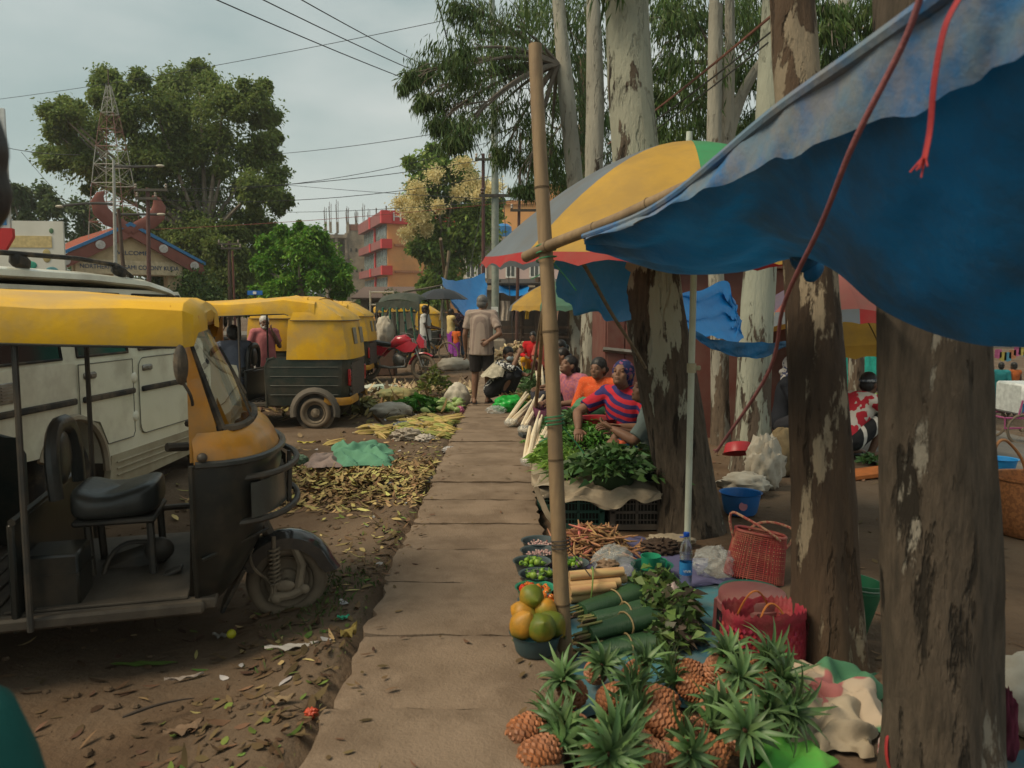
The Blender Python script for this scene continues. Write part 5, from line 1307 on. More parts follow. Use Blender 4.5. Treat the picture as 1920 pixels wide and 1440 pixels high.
umbrella('market_umbrella', 'big striped umbrella with a broad yellow panel on the white pole', ap, 1.25, .68, ['y', 'g', 'r', 'b', 'y', 'g', 'r', 'b'], val=.07, tilt=(R(2), 0, 0), rot=R(218), valcols=['r', 'y', 'g', 'w', 'r', 'y', 'b', 'r'], curve=1.75)
uy = P(1040, 528, 17)
umbrella('market_umbrella', 'pale yellow umbrella with green panels and a red mark, behind the bamboo post', uy, .98, .50, ['y', 'm', 'w', 'b', 'y', 'm', 'w', 'b'], val=.12, rot=R(205), pole=uy.z)
UYM = bpy.context.scene.objects[-1]
uf = P(1590, 500, 9.2)
umbrella('market_umbrella', 'wide faded umbrella of pink, green and yellow panels seen from below on the right', P(1560, 515, 9.0), 1.05, .62, ['p', 'm', 'y', 'y', 'y', 'm', 'v', 'p'], val=.16, rot=R(262), valcols=['r', 'g', 'y', 'y', 'r', 'm', 'y', 'b'], pole=1.95, tilt=(R(-12), R(4), 0))
umbrella('market_umbrella', 'red edged umbrella lower and farther behind the wide faded one', P(1690, 560, 11.5), .9, .5, ['r', 'p', 'g', 'r', 'p', 'y', 'r', 'g'], val=.16, rot=R(20), valcols=['r'], pole=1.7)
bu = P(828, 541, 20)
_um['k'] = mat('umbrella_cloth', (.02, .022, .026), (.03, .03, .034), rough=.5, scale=3, trans=.1)
umbrella('hand_umbrella', 'black umbrella above the man in the white shirt', bu, .66, .26, ['k'], val=0, rot=.2, pole=bu.z - .9, curve=2)
# tarpaulins
tarp_m = mat('blue_tarpaulin', (.004, .10, .24), (.006, .14, .33), rough=.5, scale=2.5, trans=.24, bump=.55, bscale=9, bdist=.03, dirt=(.035, .05, .055), dirt_amt=.6, dscale=2)
tarp_far = mat('bright_tarpaulin', (.010, .20, .55), (.02, .24, .62), rough=.35, scale=2, trans=.22, bump=.4, bscale=5, bdist=.04, spec=.5)
tarp_top = mat('weathered_tarpaulin', (.11, .17, .23), (.02, .12, .30), rough=.6, scale=5, lo=.42, hi=.6, bump=.4, bscale=12, bdist=.02, dirt=(.24, .18, .12), dirt_amt=.45, dscale=6)
def cr(pts, n):
    """catmull-rom through points"""
    p = [V(q) for q in pts]; p = [p[0] * 2 - p[1]] + p + [p[-1] * 2 - p[-2]]; o = []
    m = len(p) - 3
    for i in range(n + 1):
        s_ = min(i / n * m, m - 1e-6); k = int(s_); t = s_ - k
        a, b, c, d = p[k:k + 4]
        o.append(.5 * ((2 * b) + (c - a) * t + (2 * a - 5 * b + 4 * c - d) * t * t + (3 * b - a - 3 * c + d) * t ** 3))
    return o
NT = 60
front = cr([P(1094, 449, 3.30), P(1190, 414, 3.0), P(1262, 374, 2.75), P(1340, 312, 2.5), P(1420, 245, 2.3), P(1488, 194, 2.12), P(1627, 100, 1.82), P(1766, 3, 1.58), P(1900, -95, 1.4), P(2150, -280, 1.2)], NT)
hemc = cr([P(1094, 452, 3.28), P(1190, 420, 2.98), P(1262, 384, 2.74), P(1340, 352, 2.5), P(1420, 318, 2.31), P(1488, 290, 2.14), P(1627, 240, 1.86), P(1766, 188, 1.63), P(1880, 112, 1.46), P(2050, -40, 1.3)], NT)
back = cr([P(1100, 462, 3.42), P(1180, 492, 3.5), P(1270, 514, 3.5), P(1390, 510, 3.4), P(1490, 484, 3.22), P(1560, 505, 2.9), P(1640, 572, 2.55), P(1730, 618, 2.3), P(1830, 646, 2.1), P(1930, 652, 1.95), P(2100, 660, 1.85), P(2300, 640, 1.7)], NT)
def tf(a, b):
    i = min(NT, round(a * NT))
    p = front[i].lerp(back[i], b)
    sg = .16 * math.sin(b * math.pi) * min(1, a * 4)
    wv = .014 * fn_noise(a * 9, b * 4, 1.3) + .012 * math.sin(a * 34 + b * 5) * b * (1 - b) * 3 + .010 * math.sin(b * 15 + a * 9)
    return p + V((0, 0, -sg * .35 + wv * min(1, b * (1 - b) * 8)))
mb = MB(); mb.grid(tf, NT, 26)
TP = mb.build('tarpaulin', tarp_m, fix=False, ang=80); tag(TP, 'big dark blue tarpaulin sagging over the nearest stall, its dirty front edge turned up', 'tarpaulin')
# turned-over dirty hem: hangs over the front edge and faces the camera
def hf(a, b):
    i = min(NT, round(a * NT)); p = front[i].lerp(hemc[i], b * (1 + .05 * math.sin(a * 37) + .04 * math.sin(a * 71)))
    return p + V((.006 * math.sin(a * 43 + b * 4), -.035 * math.sin(b * math.pi * .5) - .012 - .014 * math.sin(a * 50 + 3 * math.sin(a * 13) + b * 3) * b, .006 * math.sin(a * 70 + b * 6)))
mb = MB(); mb.grid(hf, NT, 8); mb.build('turned_hem', tarp_top, TP, fix=False, ang=80)
mb = MB(); mb.tube([front[i] + V((0, 0, .012)) for i in range(NT + 1)], [.012 + .012 * i / NT for i in range(NT + 1)], 8); mb.build('rolled_edge', tarp_top, TP)
# knot at the brown trunk, ropes
kp = P(1510, 492, 3.12); KN = thing('tarpaulin_knot', 'bunched knot of tarpaulin tied against the brown trunk', 'knot', kp)
mb = MB(); mb.ell((0, 0, .02), (.06, .05, .06)); mb.ell((.03, -.01, -.03), (.035, .03, .05), (0, .5, 0)); mb.ell((-.04, -.02, .05), (.04, .04, .06), (0, -.6, 0)); mb.build('bunch', tarp_m, KN)
rope_r = mat('red_strap', (.36, .03, .03), (.28, .025, .03), rough=.7, scale=10, bump=.3, bscale=60)
rope_p = mat('pink_rope', (.28, .10, .10), (.2, .07, .075), rough=.8, scale=20, bump=.4, bscale=80)
def rope(label, pts, r, m, flat=None, name='rope', tip=True):
    p0 = V(pts[0]); q = [p - p0 for p in cr(pts, 40)]
    t = MB().tube(q, r, 8, flat=flat).build(name, m, loc=p0)
    if tip:
        e = q[-1]; d = (q[-1] - q[-3]).normalized(); f = MB()
        for k in range(9): f.tube([e - d * .01, e + d * .02 + V((rnd.gauss(0, .008), rnd.gauss(0, .008), rnd.gauss(0, .005)))], .0018, 4)
        f.build('frayed_end', m, t)
    return tag(t, label, 'rope')
rope('long pink rope hanging from the tarpaulin edge down to the brown trunk', [P(1728, -10, 1.55), P(1690, 90, 1.6), P(1600, 270, 1.75), P(1540, 420, 2.0), P(1470, 570, 2.45), P(1440, 700, 2.9), P(1345, 845, 3.6)], .0065, rope_p)
rope('short flat red strap dangling from the tarpaulin edge', [P(1805, -15, 1.45), P(1772, 50, 1.46), P(1752, 150, 1.48), P(1744, 240, 1.5), P(1733, 300, 1.5)], .010, rope_r, flat=.35, name='strap')
# small awning behind the bamboo post
def sheet(name, label, corners, m, nx=22, ny=14, sg=.15, wr=.02, seed=0, cat='tarpaulin', group=None, fold=0, star=None):
    """corners: list of top edge points and bottom edge points"""
    tp, bt = cr(corners[0], nx), cr(corners[1], nx)
    o0 = tp[0]
    def f(a, b):
        i = min(nx, round(a * nx)); p = tp[i].lerp(bt[i], b)
        w_ = wr * fn_noise(a * 7 + seed, b * 5, 1.2, seed) + wr * .6 * math.sin(a * 21 + b * 8 + seed)
        if star:   # creases running to a tie point
            da, db = a - star[0], b - star[1]; an = math.atan2(db, da)
            w_ += wr * 1.5 * math.sin(an * 13) * min(1, math.hypot(da, db) * 3)
        k = math.sin(a * math.pi) * math.sin(b * math.pi)
        return p - o0 + V((w_ * .5, w_, w_ * .4 - sg * k))
    mb = MB(); mb.grid(f, nx, ny)
    o = mb.build(name, m, loc=o0, fix=False, ang=80)
    return tag(o, label, cat, group)
sheet('tarpaulin', 'small blue awning between the bamboo post and the leaning trunk', ([P(1043, 470, 4.6), P(1100, 465, 5.0), P(1175, 470, 5.5)], [P(1045, 565, 4.4), P(1110, 590, 4.7), P(1180, 604, 5.2)]), tarp_far, sg=.10, wr=.03, seed=2, star=(.55, .05))
sheet('tarpaulin', 'crumpled shiny blue awning strung to the pale smooth trunk', ([P(1270, 540, 6.8), P(1310, 545, 7.0), P(1358, 529, 7.35), P(1378, 570, 7.3), P(1388, 594, 7.3)], [P(1270, 620, 6.5), P(1310, 628, 6.6), P(1345, 636, 6.8), P(1375, 640, 7.0), P(1392, 640, 7.15)]), tarp_far, 30, 20, sg=.10, wr=.035, seed=4, star=(.95, .15))
sheet('tarpaulin', 'narrow strip of blue sheet sagging in front of the pale smooth trunk', ([P(1285, 615, 6.3), P(1350, 638, 6.5), P(1420, 642, 6.8), P(1478, 641, 7.0)], [P(1295, 630, 6.3), P(1350, 660, 6.5), P(1420, 672, 6.8), P(1476, 650, 7.0)]), tarp_m, 24, 6, sg=.02, wr=.02, seed=6)
sheet('tarpaulin', 'bright blue tarpaulin awning behind the standing man', ([P(826, 520, 22), P(850, 526, 23), P(880, 522, 24), P(909, 511, 25)], [P(845, 560, 20.5), P(868, 588, 20.8), P(893, 590, 22), P(915, 560, 24)]), tarp_far, 26, 16, sg=.35, wr=.05, seed=8)
sheet('tarpaulin', 'far strip of blue tarpaulin roofing the wooden stall', ([P(932, 528, 29), P(960, 534, 29), P(990, 532, 29)], [P(935, 548, 27), P(965, 555, 27), P(992, 552, 27)]), tarp_far, 18, 8, sg=.15, wr=.05, seed=9)
for k, (a, b, l) in enumerate((((826, 448, 22), (848, 665, 22.5), 'leaning bamboo pole at the left end of the bright blue awning'), ((842, 470, 23), (826, 600, 23), 'second bamboo pole crossing the leaning one'), ((756, 548, 20.5), (832, 535, 22), 'thin bamboo rail running left from the bright blue awning'))):
    bamboo('bamboo_pole', l, 'bamboo pole', P(*a), P(*b) if k != 0 else G(850, 662), .045 if k < 2 else .03, (.3, .6), m=bamb_g)
# wooden stall far behind
ST = thing('market_stall', 'dark wooden stall frame with a railing behind the yellow umbrella', 'stall', (-.2, 29, 0))
for x, y, h, r_ in ((-.3, 0, 2.6, .07), (.55, .3, 2.4, .08), (1.15, 0, 2.7, .16), (2.3, .2, 2.6, .12), (3.2, .4, 2.6, .1)):
    mb = MB(); mb.tube([(x, y, -.05), (x + .03, y, h)], r_, 7); mb.build('post', wood, ST)
mb = MB(); mb.box((1.5, .6, 2.55), (4.4, 2.4, .08), rot=(.1, 0, 0)); mb.build('roof', cm((.05, .04, .033), .9), ST)
mb = MB(); mb.box((1.4, -.05, .9), (4.2, .07, .09)); mb.build('rail', wood, ST)
mb = MB(); mb.box((1.4, -.05, .55), (4.2, .07, .09)); mb.build('rail', wood, ST)
mb = MB(); mb.box((1.6, 1.2, .6), (3.6, .8, .08)); mb.build('counter', wood, ST)
mb = MB(); mb.box((1.5, 2.2, 1.2), (4.2, .06, 2.4)); mb.build('back_wall', cm((.07, .055, .045), .9), ST)
for i, (x, z, w_, h, c, l) in enumerate(((-.05, 1.5, .35, .7, (.5, .42, .34), 'white cloth'), (.75, 1.45, .14, .6, (.6, .36, .04), 'yellow cloth'), (.3, 1.4, .2, .6, (.07, .05, .05), 'dark cloth'), (1.7, 1.5, .3, .7, (.4, .25, .18), 'brown cloth'))):
    p0 = V((-.2 + x, 28.7, z + .35))
    o = MB().grid(lambda a, b: V(((a - .5) * w_ + .02 * math.sin(b * 5), .03 * math.sin(a * 14 + i), -b * h)), 8, 8).build('hanging_cloth', cm(c, .9), loc=p0, fix=False); tag(o, l + ' hanging from the dark wooden stall', 'cloth')
# wall / small structures along the left behind the rickshaws
LW = thing('compound_wall', 'low weathered wall behind the parked rickshaws, under the flowering tree', 'wall', (-13, 46, 0))
mb = MB()
for k in range(8): wallbox(mb, k * 2.4, k * 2.4 + 2.3, 0, .2, 0, 1.35); wallbox(mb, k * 2.4 + 2.28, k * 2.4 + 2.44, -.06, .26, 0, 1.55)
mb.build('masonry', cm((.30, .26, .19), .95, c2=(.2, .17, .13), scale=1), LW)
SH = thing('shed', 'low shop shed with a dark tin roof in front of the red office block', 'shed', (-9.4, 50, 0))
mb = MB(); wallbox(mb, 0, 5, 0, 3, 0, 2.2); mb.build('wall', cm((.25, .2, .15), .9), SH)
mb = MB(); mb.box((2.5, 1.2, 2.6), (5.8, 4.4, .1), rot=(.18, 0, 0)); mb.build('roof', cm((.14, .09, .07), .8), SH)
for x in (1.2, 3.6):
    mb = MB(); mb.box((x, -.02, 1.1), (1.5, .1, 1.6)); mb.build('shutter', cm((.08, .07, .065), .7), SH)
SF = thing('scaffold', 'pale pipe scaffold beside the cycle rickshaw', 'scaffold', P(718, 600, 26) * 1); SF.location.z = 0
for x in (-.4, .35):
    mb = MB(); mb.tube([(x, 0, 0), (x, 0, 2.15)], .03, 6); mb.build('upright', cm((.4, .37, .3)), SF)
for z in (2.1, 1.7):
    mb = MB(); mb.tube([(-.4, 0, z), (.35, 0, z)], .025, 6); mb.build('cross_bar', cm((.4, .37, .3)), SF)
# ================================================================ market goods, near right
cloth_b = mat('blue_ground_sheet', (.05, .165, .20), (.035, .11, .15), rough=.75, scale=3, lo=.4, hi=.6, bump=.3, bscale=8, bdist=.02, dirt=(.12, .13, .12), dirt_amt=.7, dscale=5)
cloth_p = mat('violet_ground_sheet', (.10, .10, .20), (.075, .07, .14), rough=.75, scale=4, bump=.4, bscale=8, bdist=.02)
sack = mat('woven_sack', (.34, .285, .21), (.27, .22, .155), rough=.85, scale=5, bump=.4, bscale=18, bdist=.012, dirt=(.22, .17, .11), dirt_amt=.5, dscale=4)
sack_w = mat('white_sack', (.50, .46, .38), (.40, .36, .29), rough=.8, scale=4, bump=.4, bscale=14, bdist=.012, dirt=(.26, .21, .15), dirt_amt=.45, dscale=4)
def floor_sheet(name, label, poly4, m, nx=26, ny=26, z=.012, wr=.02, cat='sheet', seed=0, edge=.1):
    c = [V((*p, 0)) if len(p) == 2 else V(p) for p in poly4]
    o0 = c[0].copy()
    def f(a, b):
        a2 = a; p = c[0].lerp(c[1], a).lerp(c[3].lerp(c[2], a), b)
        w_ = max(0, fn_noise(a * 6 + seed, b * 6, 1.0, seed)) * wr + .5 * wr * max(0, math.sin(a * 17 + 5 * math.sin(b * 6 + seed)))
        e = edge * fn_noise(a * 5, b * 5 + seed, 1.3, seed)
        n = min(a, 1 - a, b, 1 - b)
        return p - o0 + V((e * (n < .02), e * (n < .02), z + w_ + max(0, gz(p.x, p.y))))
    return tag(MB().grid(f, nx, ny).build(name, m, loc=o0, fix=False, ang=80), label, cat)
floor_sheet('ground_sheet', 'blue plastic sheet spread on the earth under the leaf bundles and pineapples', [(.25, 2.9), (1.32, 3.15), (1.38, 4.35), (.25, 4.5)], cloth_b, wr=.012, seed=1)
floor_sheet('ground_sheet', 'violet plastic sheet under the dried stalks and the green basin', [(.16, 4.36), (1.22, 4.30), (1.02, 5.25), (.12, 5.3)], cloth_p, wr=.018, z=.02, seed=5)
# ---- basins
def basin(name, label, loc, r, h, m, group=None, cat='basin', lip=.012, base=.72, dish=None):
    t = thing(name, label, cat, loc, group=group)
    w_ = .006
    prof = [(.001, 0), (r * base, 0), (r * (base + .08), h * .12), (r * .93, h * .82), (r * .97, h), (r + lip * .6, h + .004), (r + lip * .6, h - .006), (r * .965, h - .008), (r * .92, h * .8), (r * (base + .05), h * .14), (r * base * .96, .012), (.001, .012)]
    prof = [(r_, z) for r_, z in prof]
    # outer then inner skin
    outer = prof[:6]; inner = [(r * .955, h - .002), (r * .915, h * .8), (r * (base + .05), h * .14), (r * base * .96, .012), (.001, .012)]
    MB().lathe(outer + inner, 36).build('bowl', m, t, ang=30)
    return t
teal = mat('teal_plastic', (.025, .085, .10), (.02, .065, .08), rough=.4, scale=6, dirt=(.12, .11, .09), dirt_amt=.3)
slate = mat('slate_plastic', (.06, .085, .09), (.045, .065, .07), rough=.45, scale=6, dirt=(.14, .12, .10), dirt_amt=.35)
greenp = mat('green_plastic', (.02, .22, .13), (.016, .17, .10), rough=.4, scale=5, dirt=(.1, .12, .08), dirt_amt=.3)
dgreenp = mat('dark_green_plastic', (.012, .10, .075), (.01, .08, .06), rough=.38, scale=5, dirt=(.08, .09, .07), dirt_amt=.3)
ZP = .08
bowls = [('teal basin at the front holding papayas', 1005, 1222, .088, .075, teal), ('slate bowl half hidden behind the papayas, holding red chillies', 1010, 1150, .082, .055, slate), ('green dish of orange and red chillies', 1003, 1122, .082, .05, greenp), ('slate bowl of round green and purple aubergines, nearer one', 1009, 1098, .085, .055, slate), ('slate bowl of round green and purple aubergines, farther left one', 997, 1073, .086, .055, slate), ('slate bowl of garlic cloves, nearer one', 1010, 1052, .088, .055, slate), ('slate bowl of pink garlic cloves, farthest one', 1011, 1033, .09, .055, slate), ('slate bowl of aubergines behind the bamboo post', 1070, 1075, .085, .055, slate)]
BW = []
for l, px, py, r, h, m in bowls:
    g = G(px, py, ZP if px < 1040 else .03)
    BW.append((basin('basin', l, g, r * (1.25 if 'papayas' in l and 'front' in l else 1.18), h * 1.15, m, 'bowls of vegetables along the footpath edge', 'bowl'), g))
# papayas
pap_m = []
for k, (ca, cb) in enumerate((((.10, .13, .012), (.30, .19, .015)), ((.12, .15, .015), (.42, .22, .02)), ((.46, .21, .02), (.22, .20, .025)))):
    pap_m.append(mat('papaya_skin', ca, cb, rough=.5, scale=5, lo=.45, hi=.62, bump=.1, bscale=40, dirt=(.05, .07, .01), dirt_amt=.4, dscale=12))
def fruit(name, label, cat, loc, prof, rot, m, group=None, n=18, stem=None):
    t = thing(name, label, cat, loc, rot=rot, group=group)
    MB().lathe(prof, n, wob=lambda a, j: 1 + .03 * math.sin(a * 5 + j * .4)).build('fruit', m, t, ang=70)
    if stem: MB().tube(stem[0], stem[1], 6).build('stalk', cm((.10, .12, .04)), t)
    return t
def pprof(L_, r): return [(max(.001, r * math.sin(math.pi * q / 12) ** .8 * (.72 + .5 * q / 12 - .18 * (q / 12) ** 3)), L_ * (q / 12 - .5)) for q in range(13)]
g = BW[0][1]
for i, (dx, dy, dz, L_, r, rx, ry, mi, lab) in enumerate(((.02, -.05, .125, .16, .066, .9, .2, 0, 'green papaya at the front right of the teal basin'), (-.06, -.03, .125, .17, .062, .5, -.3, 2, 'orange and green papaya at the front left of the teal basin'), (.075, .0, .12, .15, .058, -.4, .6, 0, 'dull green papaya at the right of the teal basin'), (-.05, .06, .15, .14, .056, 1.2, .9, 2, 'orange papaya at the back left of the teal basin'), (.045, .055, .165, .13, .052, .6, -.9, 2, 'small orange papaya at the back right of the teal basin'), (-.02, .085, .215, .15, .058, 1.4, 1.3, 1, 'green papaya with an orange patch, topmost in the teal basin'))):
    fruit('papaya', lab, 'papaya', g + V((dx, dy, dz)), pprof(L_, r), (rx, ry, i * 1.3), pap_m[mi], 'papayas in the teal basin', stem=([(0, 0, -L_ * .5), (0, 0, -L_ * .54)], .008))
# aubergines, chillies
aubs = []
aub_cols = ((.20, .34, .03), (.12, .28, .025), (.42, .36, .30), (.14, .07, .16), (.24, .36, .06))
apro = [(max(.001, .017 * math.sin(math.pi * q / 8) ** .7), .034 * (q / 8 - .5)) for q in range(9)]
for c in aub_cols:
    t = thing('aubergine', 'small round aubergine heaped in a slate bowl on the footpath', 'aubergine', (0, 0, 0), group='small round aubergines heaped in the slate bowls')
    MB().lathe(apro, 12).build('fruit', mat('aubergine_skin', c, tuple(x * .8 for x in c), rough=.3, scale=30), t)
    mb = MB(); mb.tube([(0, 0, .014), (.003, 0, .03)], [.006, .003], 6)
    for k in range(5): mb.tube([(0, 0, .016), (.012 * math.cos(k * 1.26), .012 * math.sin(k * 1.26), .011)], [.004, .002], 4)
    mb.build('calyx', cm((.10, .20, .04)), t); aubs.append(t)
used = [False] * 5
chs = []
for k, c in enumerate(((.58, .045, .02), (.62, .16, .02))):
    t = thing('chilli', ('red', 'orange')[k] + ' chilli heaped in a bowl on the footpath', 'chilli', (0, 0, 0), group=('red', 'orange')[k] + ' chillies heaped in the bowls')
    MB().lathe([(.001, -.022), (.009, -.018), (.015, -.006), (.016, .006), (.010, .016), (.001, .018)], 10, wob=lambda a, j: 1 + .12 * math.sin(a * 3 + j)).build('pod', mat('chilli_skin', c, tuple(x * .75 for x in c), rough=.25, scale=25), t)
    MB().tube([(0, 0, .016), (.004, .002, .03)], [.003, .002], 5).build('stalk', cm((.08, .2, .03)), t); chs.append(t)
usedc = [False] * 2
def heap_in(g, r, h, n, lst, usd, size, pick):
    for i in range(n):
        a = rnd.random() * 6.28; q = math.sqrt(rnd.random()) * r * .72
        p = g + V((q * math.cos(a), q * math.sin(a), h * .62 + size * (1 - (q / r) ** 2) * rnd.uniform(.4, 1.7)))
        k = pick(i); rt = (rnd.uniform(-1.2, 1.2), rnd.uniform(-1.2, 1.2), rnd.random() * 6)
        if not usd[k]: lst[k].location = p; lst[k].rotation_euler = rt; usd[k] = True
        else: dup(lst[k], p, rt, scale=rnd.uniform(.85, 1.25))
for bi in (3, 4, 7): heap_in(BW[bi][1], .095, .06, 17, aubs, used, .03, lambda i: rnd.choice((0, 0, 1, 1, 2, 3, 4)))
heap_in(BW[2][1], .095, .06, 18, chs, usedc, .02, lambda i: i % 2)
heap_in(BW[1][1] + V((.05, .0, .02)), .06, .06, 10, chs, usedc, .025, lambda i: (i % 3) == 0)
gar = mat('garlic', (.50, .38, .33), (.42, .22, .22), rough=.6, scale=60)
for bi in (5, 6):
    mb = MB()
    for i in range(60):
        a = rnd.random() * 6.28; q = math.sqrt(rnd.random()) * .075
        mb.ell((q * math.cos(a), -.01 + q * math.sin(a), .04 + rnd.random() * .012), (.009, .006, .006), (rnd.random() * 3, rnd.random() * 3, rnd.random() * 3), 6, 4)
    o = mb.build('garlic_cloves', gar, loc=BW[bi][1]); o['kind'] = 'stuff'; tag(o, 'loose garlic cloves in the ' + ('nearer' if bi == 5 else 'farthest') + ' garlic bowl', 'garlic')
# ---- dried stalk heap
gh = G(1110, 1040, .02)
def heap_stuff(name, label, cat, c, n, sx, sy, hz_, Lr, r_, cols, kind='stuff'):
    mb = MB(); mm = mat('heap', cols[0], cols[1], rough=.75, scale=4, island=.4)
    for i in range(n):
        x, y = rnd.gauss(0, sx * .5), rnd.gauss(0, sy * .5)
        z = hz_ * math.exp(-(x / sx) ** 2 - (y / sy) ** 2) * rnd.uniform(.5, 1.05) + r_
        a = rnd.random() * 6.28; L_ = rnd.uniform(*Lr); d = V((math.cos(a), math.sin(a), rnd.gauss(0, .45))).normalized() * L_ / 2
        p = V((x, y, z)); k = V((rnd.gauss(0, .2), rnd.gauss(0, .2), rnd.gauss(0, .15))) * L_ * .3
        q0, q1 = p - d, p + d; q0.z = max(q0.z, r_ * .7); q1.z = max(q1.z, r_ * .7)
        mb.tube(bez(q0, p + k, q1, 3), [r_ * .5, r_, r_ * .95, r_ * .35], 5)
    o = mb.build(name, mm, loc=c, ang=70); o['kind'] = kind
    return tag(o, label, cat)
heap_stuff('dried_stalk_heap', 'heap of dry pinkish brown stalks in front of the green crate', 'stalks', gh, 330, .24, .26, .17, (.09, .19), .008, ((.34, .18, .085), (.22, .115, .055)))
heap_stuff('pink_stalks', 'pink tipped stalks lying on the dry heap', 'stalks', gh + V((-.10, -.02, .02)), 26, .16, .16, .16, (.09, .17), .009, ((.45, .16, .11), (.36, .11, .09)))
# ---- bags of thin plastic
film = mat('plastic_film', (.75, .78, .76), (.6, .64, .62), rough=.12, scale=6, alpha=.26, spec=.7, bump=.9, bscale=16, bdist=.03)
film_p = mat('pink_film', (.58, .46, .44), (.48, .36, .35), rough=.25, scale=9, alpha=.75, spec=.6, bump=.9, bscale=20, bdist=.02)
def crumple(name, label, cat, loc, rad, m, seed=0, amp=.18, k=4.0, rot=(0, 0, 0), tie=None, group=None, n=44, flat=.0, parent=None, facet=0):
    """a crumpled closed blob resting on the ground: bags, sacks, thrown cloth"""
    def f(a, b):
        th = a * 2 * math.pi; ph = (b - .5) * math.pi
        d = V((math.cos(ph) * math.cos(th), math.cos(ph) * math.sin(th), math.sin(ph)))
        q = 1 + amp * fn_noise(d.x * 2 + seed, d.y * 2 + d.z * 1.7, k * .35, seed) + amp * .55 * abs(math.sin(d.x * k * 1.7 + 2.2 * math.sin(d.y * k + seed))) - amp * .45 * abs(math.sin(d.z * k * 1.9 + d.y * k + seed))
        p = V((d.x * rad[0] * q, d.y * rad[1] * q, d.z * rad[2] * q))
        if tie and d.z > .72: # gathered neck
            t_ = (d.z - .72) / .28; s_ = 1 - .75 * min(1, t_ * 1.3); p.x *= s_; p.y *= s_; p.z += tie * t_
        p.z = max(p.z, -rad[2] * (.78 - flat))
        return p + V((0, 0, rad[2] * (.78 - flat)))
    o = MB().grid(f, n, n // 2).build(name, m, parent, loc=loc, fix=True, ang=70); o.rotation_euler = rot
    return tag(o, label, cat, group) if label else o
b1 = crumple('plastic_bag', 'clear plastic bag of brown roots leaning on the dried stalk heap', 'plastic bag', G(1147, 1080, .03), (.115, .10, .10), film, 3, .16, rot=(0, .1, .2))
crumple('roots', 'brown roots inside the clear bag by the stalk heap', 'roots', G(1140, 1070, .09), (.06, .05, .035), cm((.2, .13, .08), .8), 5, .3)
crumple('plastic_bag', 'crumpled empty clear bag between the water bottle and the red basket', 'plastic bag', G(1338, 1080, .02), (.115, .10, .095), film, 8, .2, k=6)
bg3 = crumple('plastic_bag', 'tied clear bag of pinkish garlic in front of the water bottle', 'plastic bag', G(1262, 1143, .02), (.10, .075, .055), film_p, 11, .14, k=5, tie=.05)
# ---- green basin with mug, bottle
gb = G(1222, 1082, .03)
basin('basin', 'dark green basin holding the green mug', gb, .115, .07, dgreenp, cat='basin')
gm = thing('mug', 'bright green plastic mug standing in the dark green basin', 'mug', gb + V((-.005, .01, .015)))
MB().lathe([(.001, 0), (.047, 0), (.05, .01), (.056, .105), (.058, .108), (.054, .108), (.05, .014), (.001, .012)], 26).build('cup', mat('mug_green', (.03, .30, .17), (.025, .25, .14), rough=.35, scale=6), gm)
MB().tube(bez((.052, 0, .09), (.10, 0, .09), (.088, 0, .055), 5) + bez((.088, 0, .055), (.085, 0, .022), (.05, 0, .025), 5)[1:], .0065, 7).build('handle', mat('mug_green', (.03, .30, .17), (.025, .25, .14), rough=.35, scale=6), gm)
gbt = G(1285, 1104, .02)
BT = thing('water_bottle', 'clear water bottle with a blue cap and blue label', 'bottle', gbt)
pet = mat('bottle_plastic', (.8, .9, .92), rough=.05, transm=1.0, ior=1.18, alpha=.62, spec=.7)
pr = [(.001, .004), (.028, 0), (.034, .006)]
for k in range(19): pr.append((.0345 - .002 * (k % 2), .012 + k * .010))
pr += [(.034, .215), (.03, .245), (.02, .27), (.0135, .28), (.0135, .298)]
MB().lathe(pr, 24).build('body', pet, BT)
MB().lathe([(.0352, .085), (.0352, .155)], 24).build('label', mat('bottle_label', (.02, .12, .38), (.03, .2, .42), rough=.35, scale=14), BT)
MB().lathe([(.001, .318), (.0155, .317), (.016, .312), (.016, .296), (.0145, .294)], 18, wob=lambda a, j: 1 + .02 * math.sin(a * 30)).build('cap', cm((.01, .07, .42), .3), BT)
mb = MB(); mb.tube([(-.015 + .012 * math.cos(k * .5) - .012, -.01 + .010 * math.sin(k * .5), .294) for k in range(14)], .0017, 4); mb.build('cap_ring', cm((.01, .07, .42), .3), BT)
text_mesh('lettering', 'VIVA', .021, cm((.7, .75, .75)), BT, (0, -.0362, .108), depth=.0006)
MB().lathe([(.001, .008), (.031, .010), (.032, .20), (.001, .20)], 20).build('water', mat('water', (.8, .9, .92), rough=.0, transm=1, ior=1.33, alpha=.5), BT)
# ---- bundles of stems and leaves
stem_m = mat('pale_stem', (.46, .34, .15), (.40, .22, .11), rough=.6, scale=6, stretch=(1, 6, 6), island=.15)
SBn = thing('stalk_bundle', 'bundle of thick pale stalks tied with a green leaf strip behind the leaf rolls', 'stalks', G(1072, 1132, .02))
for k, (y, z, L_, r_) in enumerate(((0, .03, .17, .028), (.05, .03, .22, .028), (.02, .085, .2, .028), (.07, .085, .24, .027), (.04, .135, .22, .027), (-.02, .075, .17, .027))):
    mb = MB(); mb.tube(lin((-.01, y, z), (L_ + .06, y + .05, z + .01), 5), [r_, r_ * 1.02, r_, r_ * .97, r_ * .95, r_ * .9], 10); mb.build('stalk', stem_m, SBn)
MB().tube([(.10 + .01 * math.sin(a), .03 + .075 * math.cos(a), .085 + .095 * math.sin(a)) for a in [k * .42 for k in range(16)]], .010, 5, flat=.4).build('leaf_tie', cm((.13, .22, .05), .5), SBn)
wrapm = mat('leaf_wrap', (.020, .062, .026), (.034, .085, .034), rough=.45, scale=4, stretch=(1, 1, 1), bump=.5, bscale=22, bstretch=(14, 1, 1), bdist=.012, spec=.5)
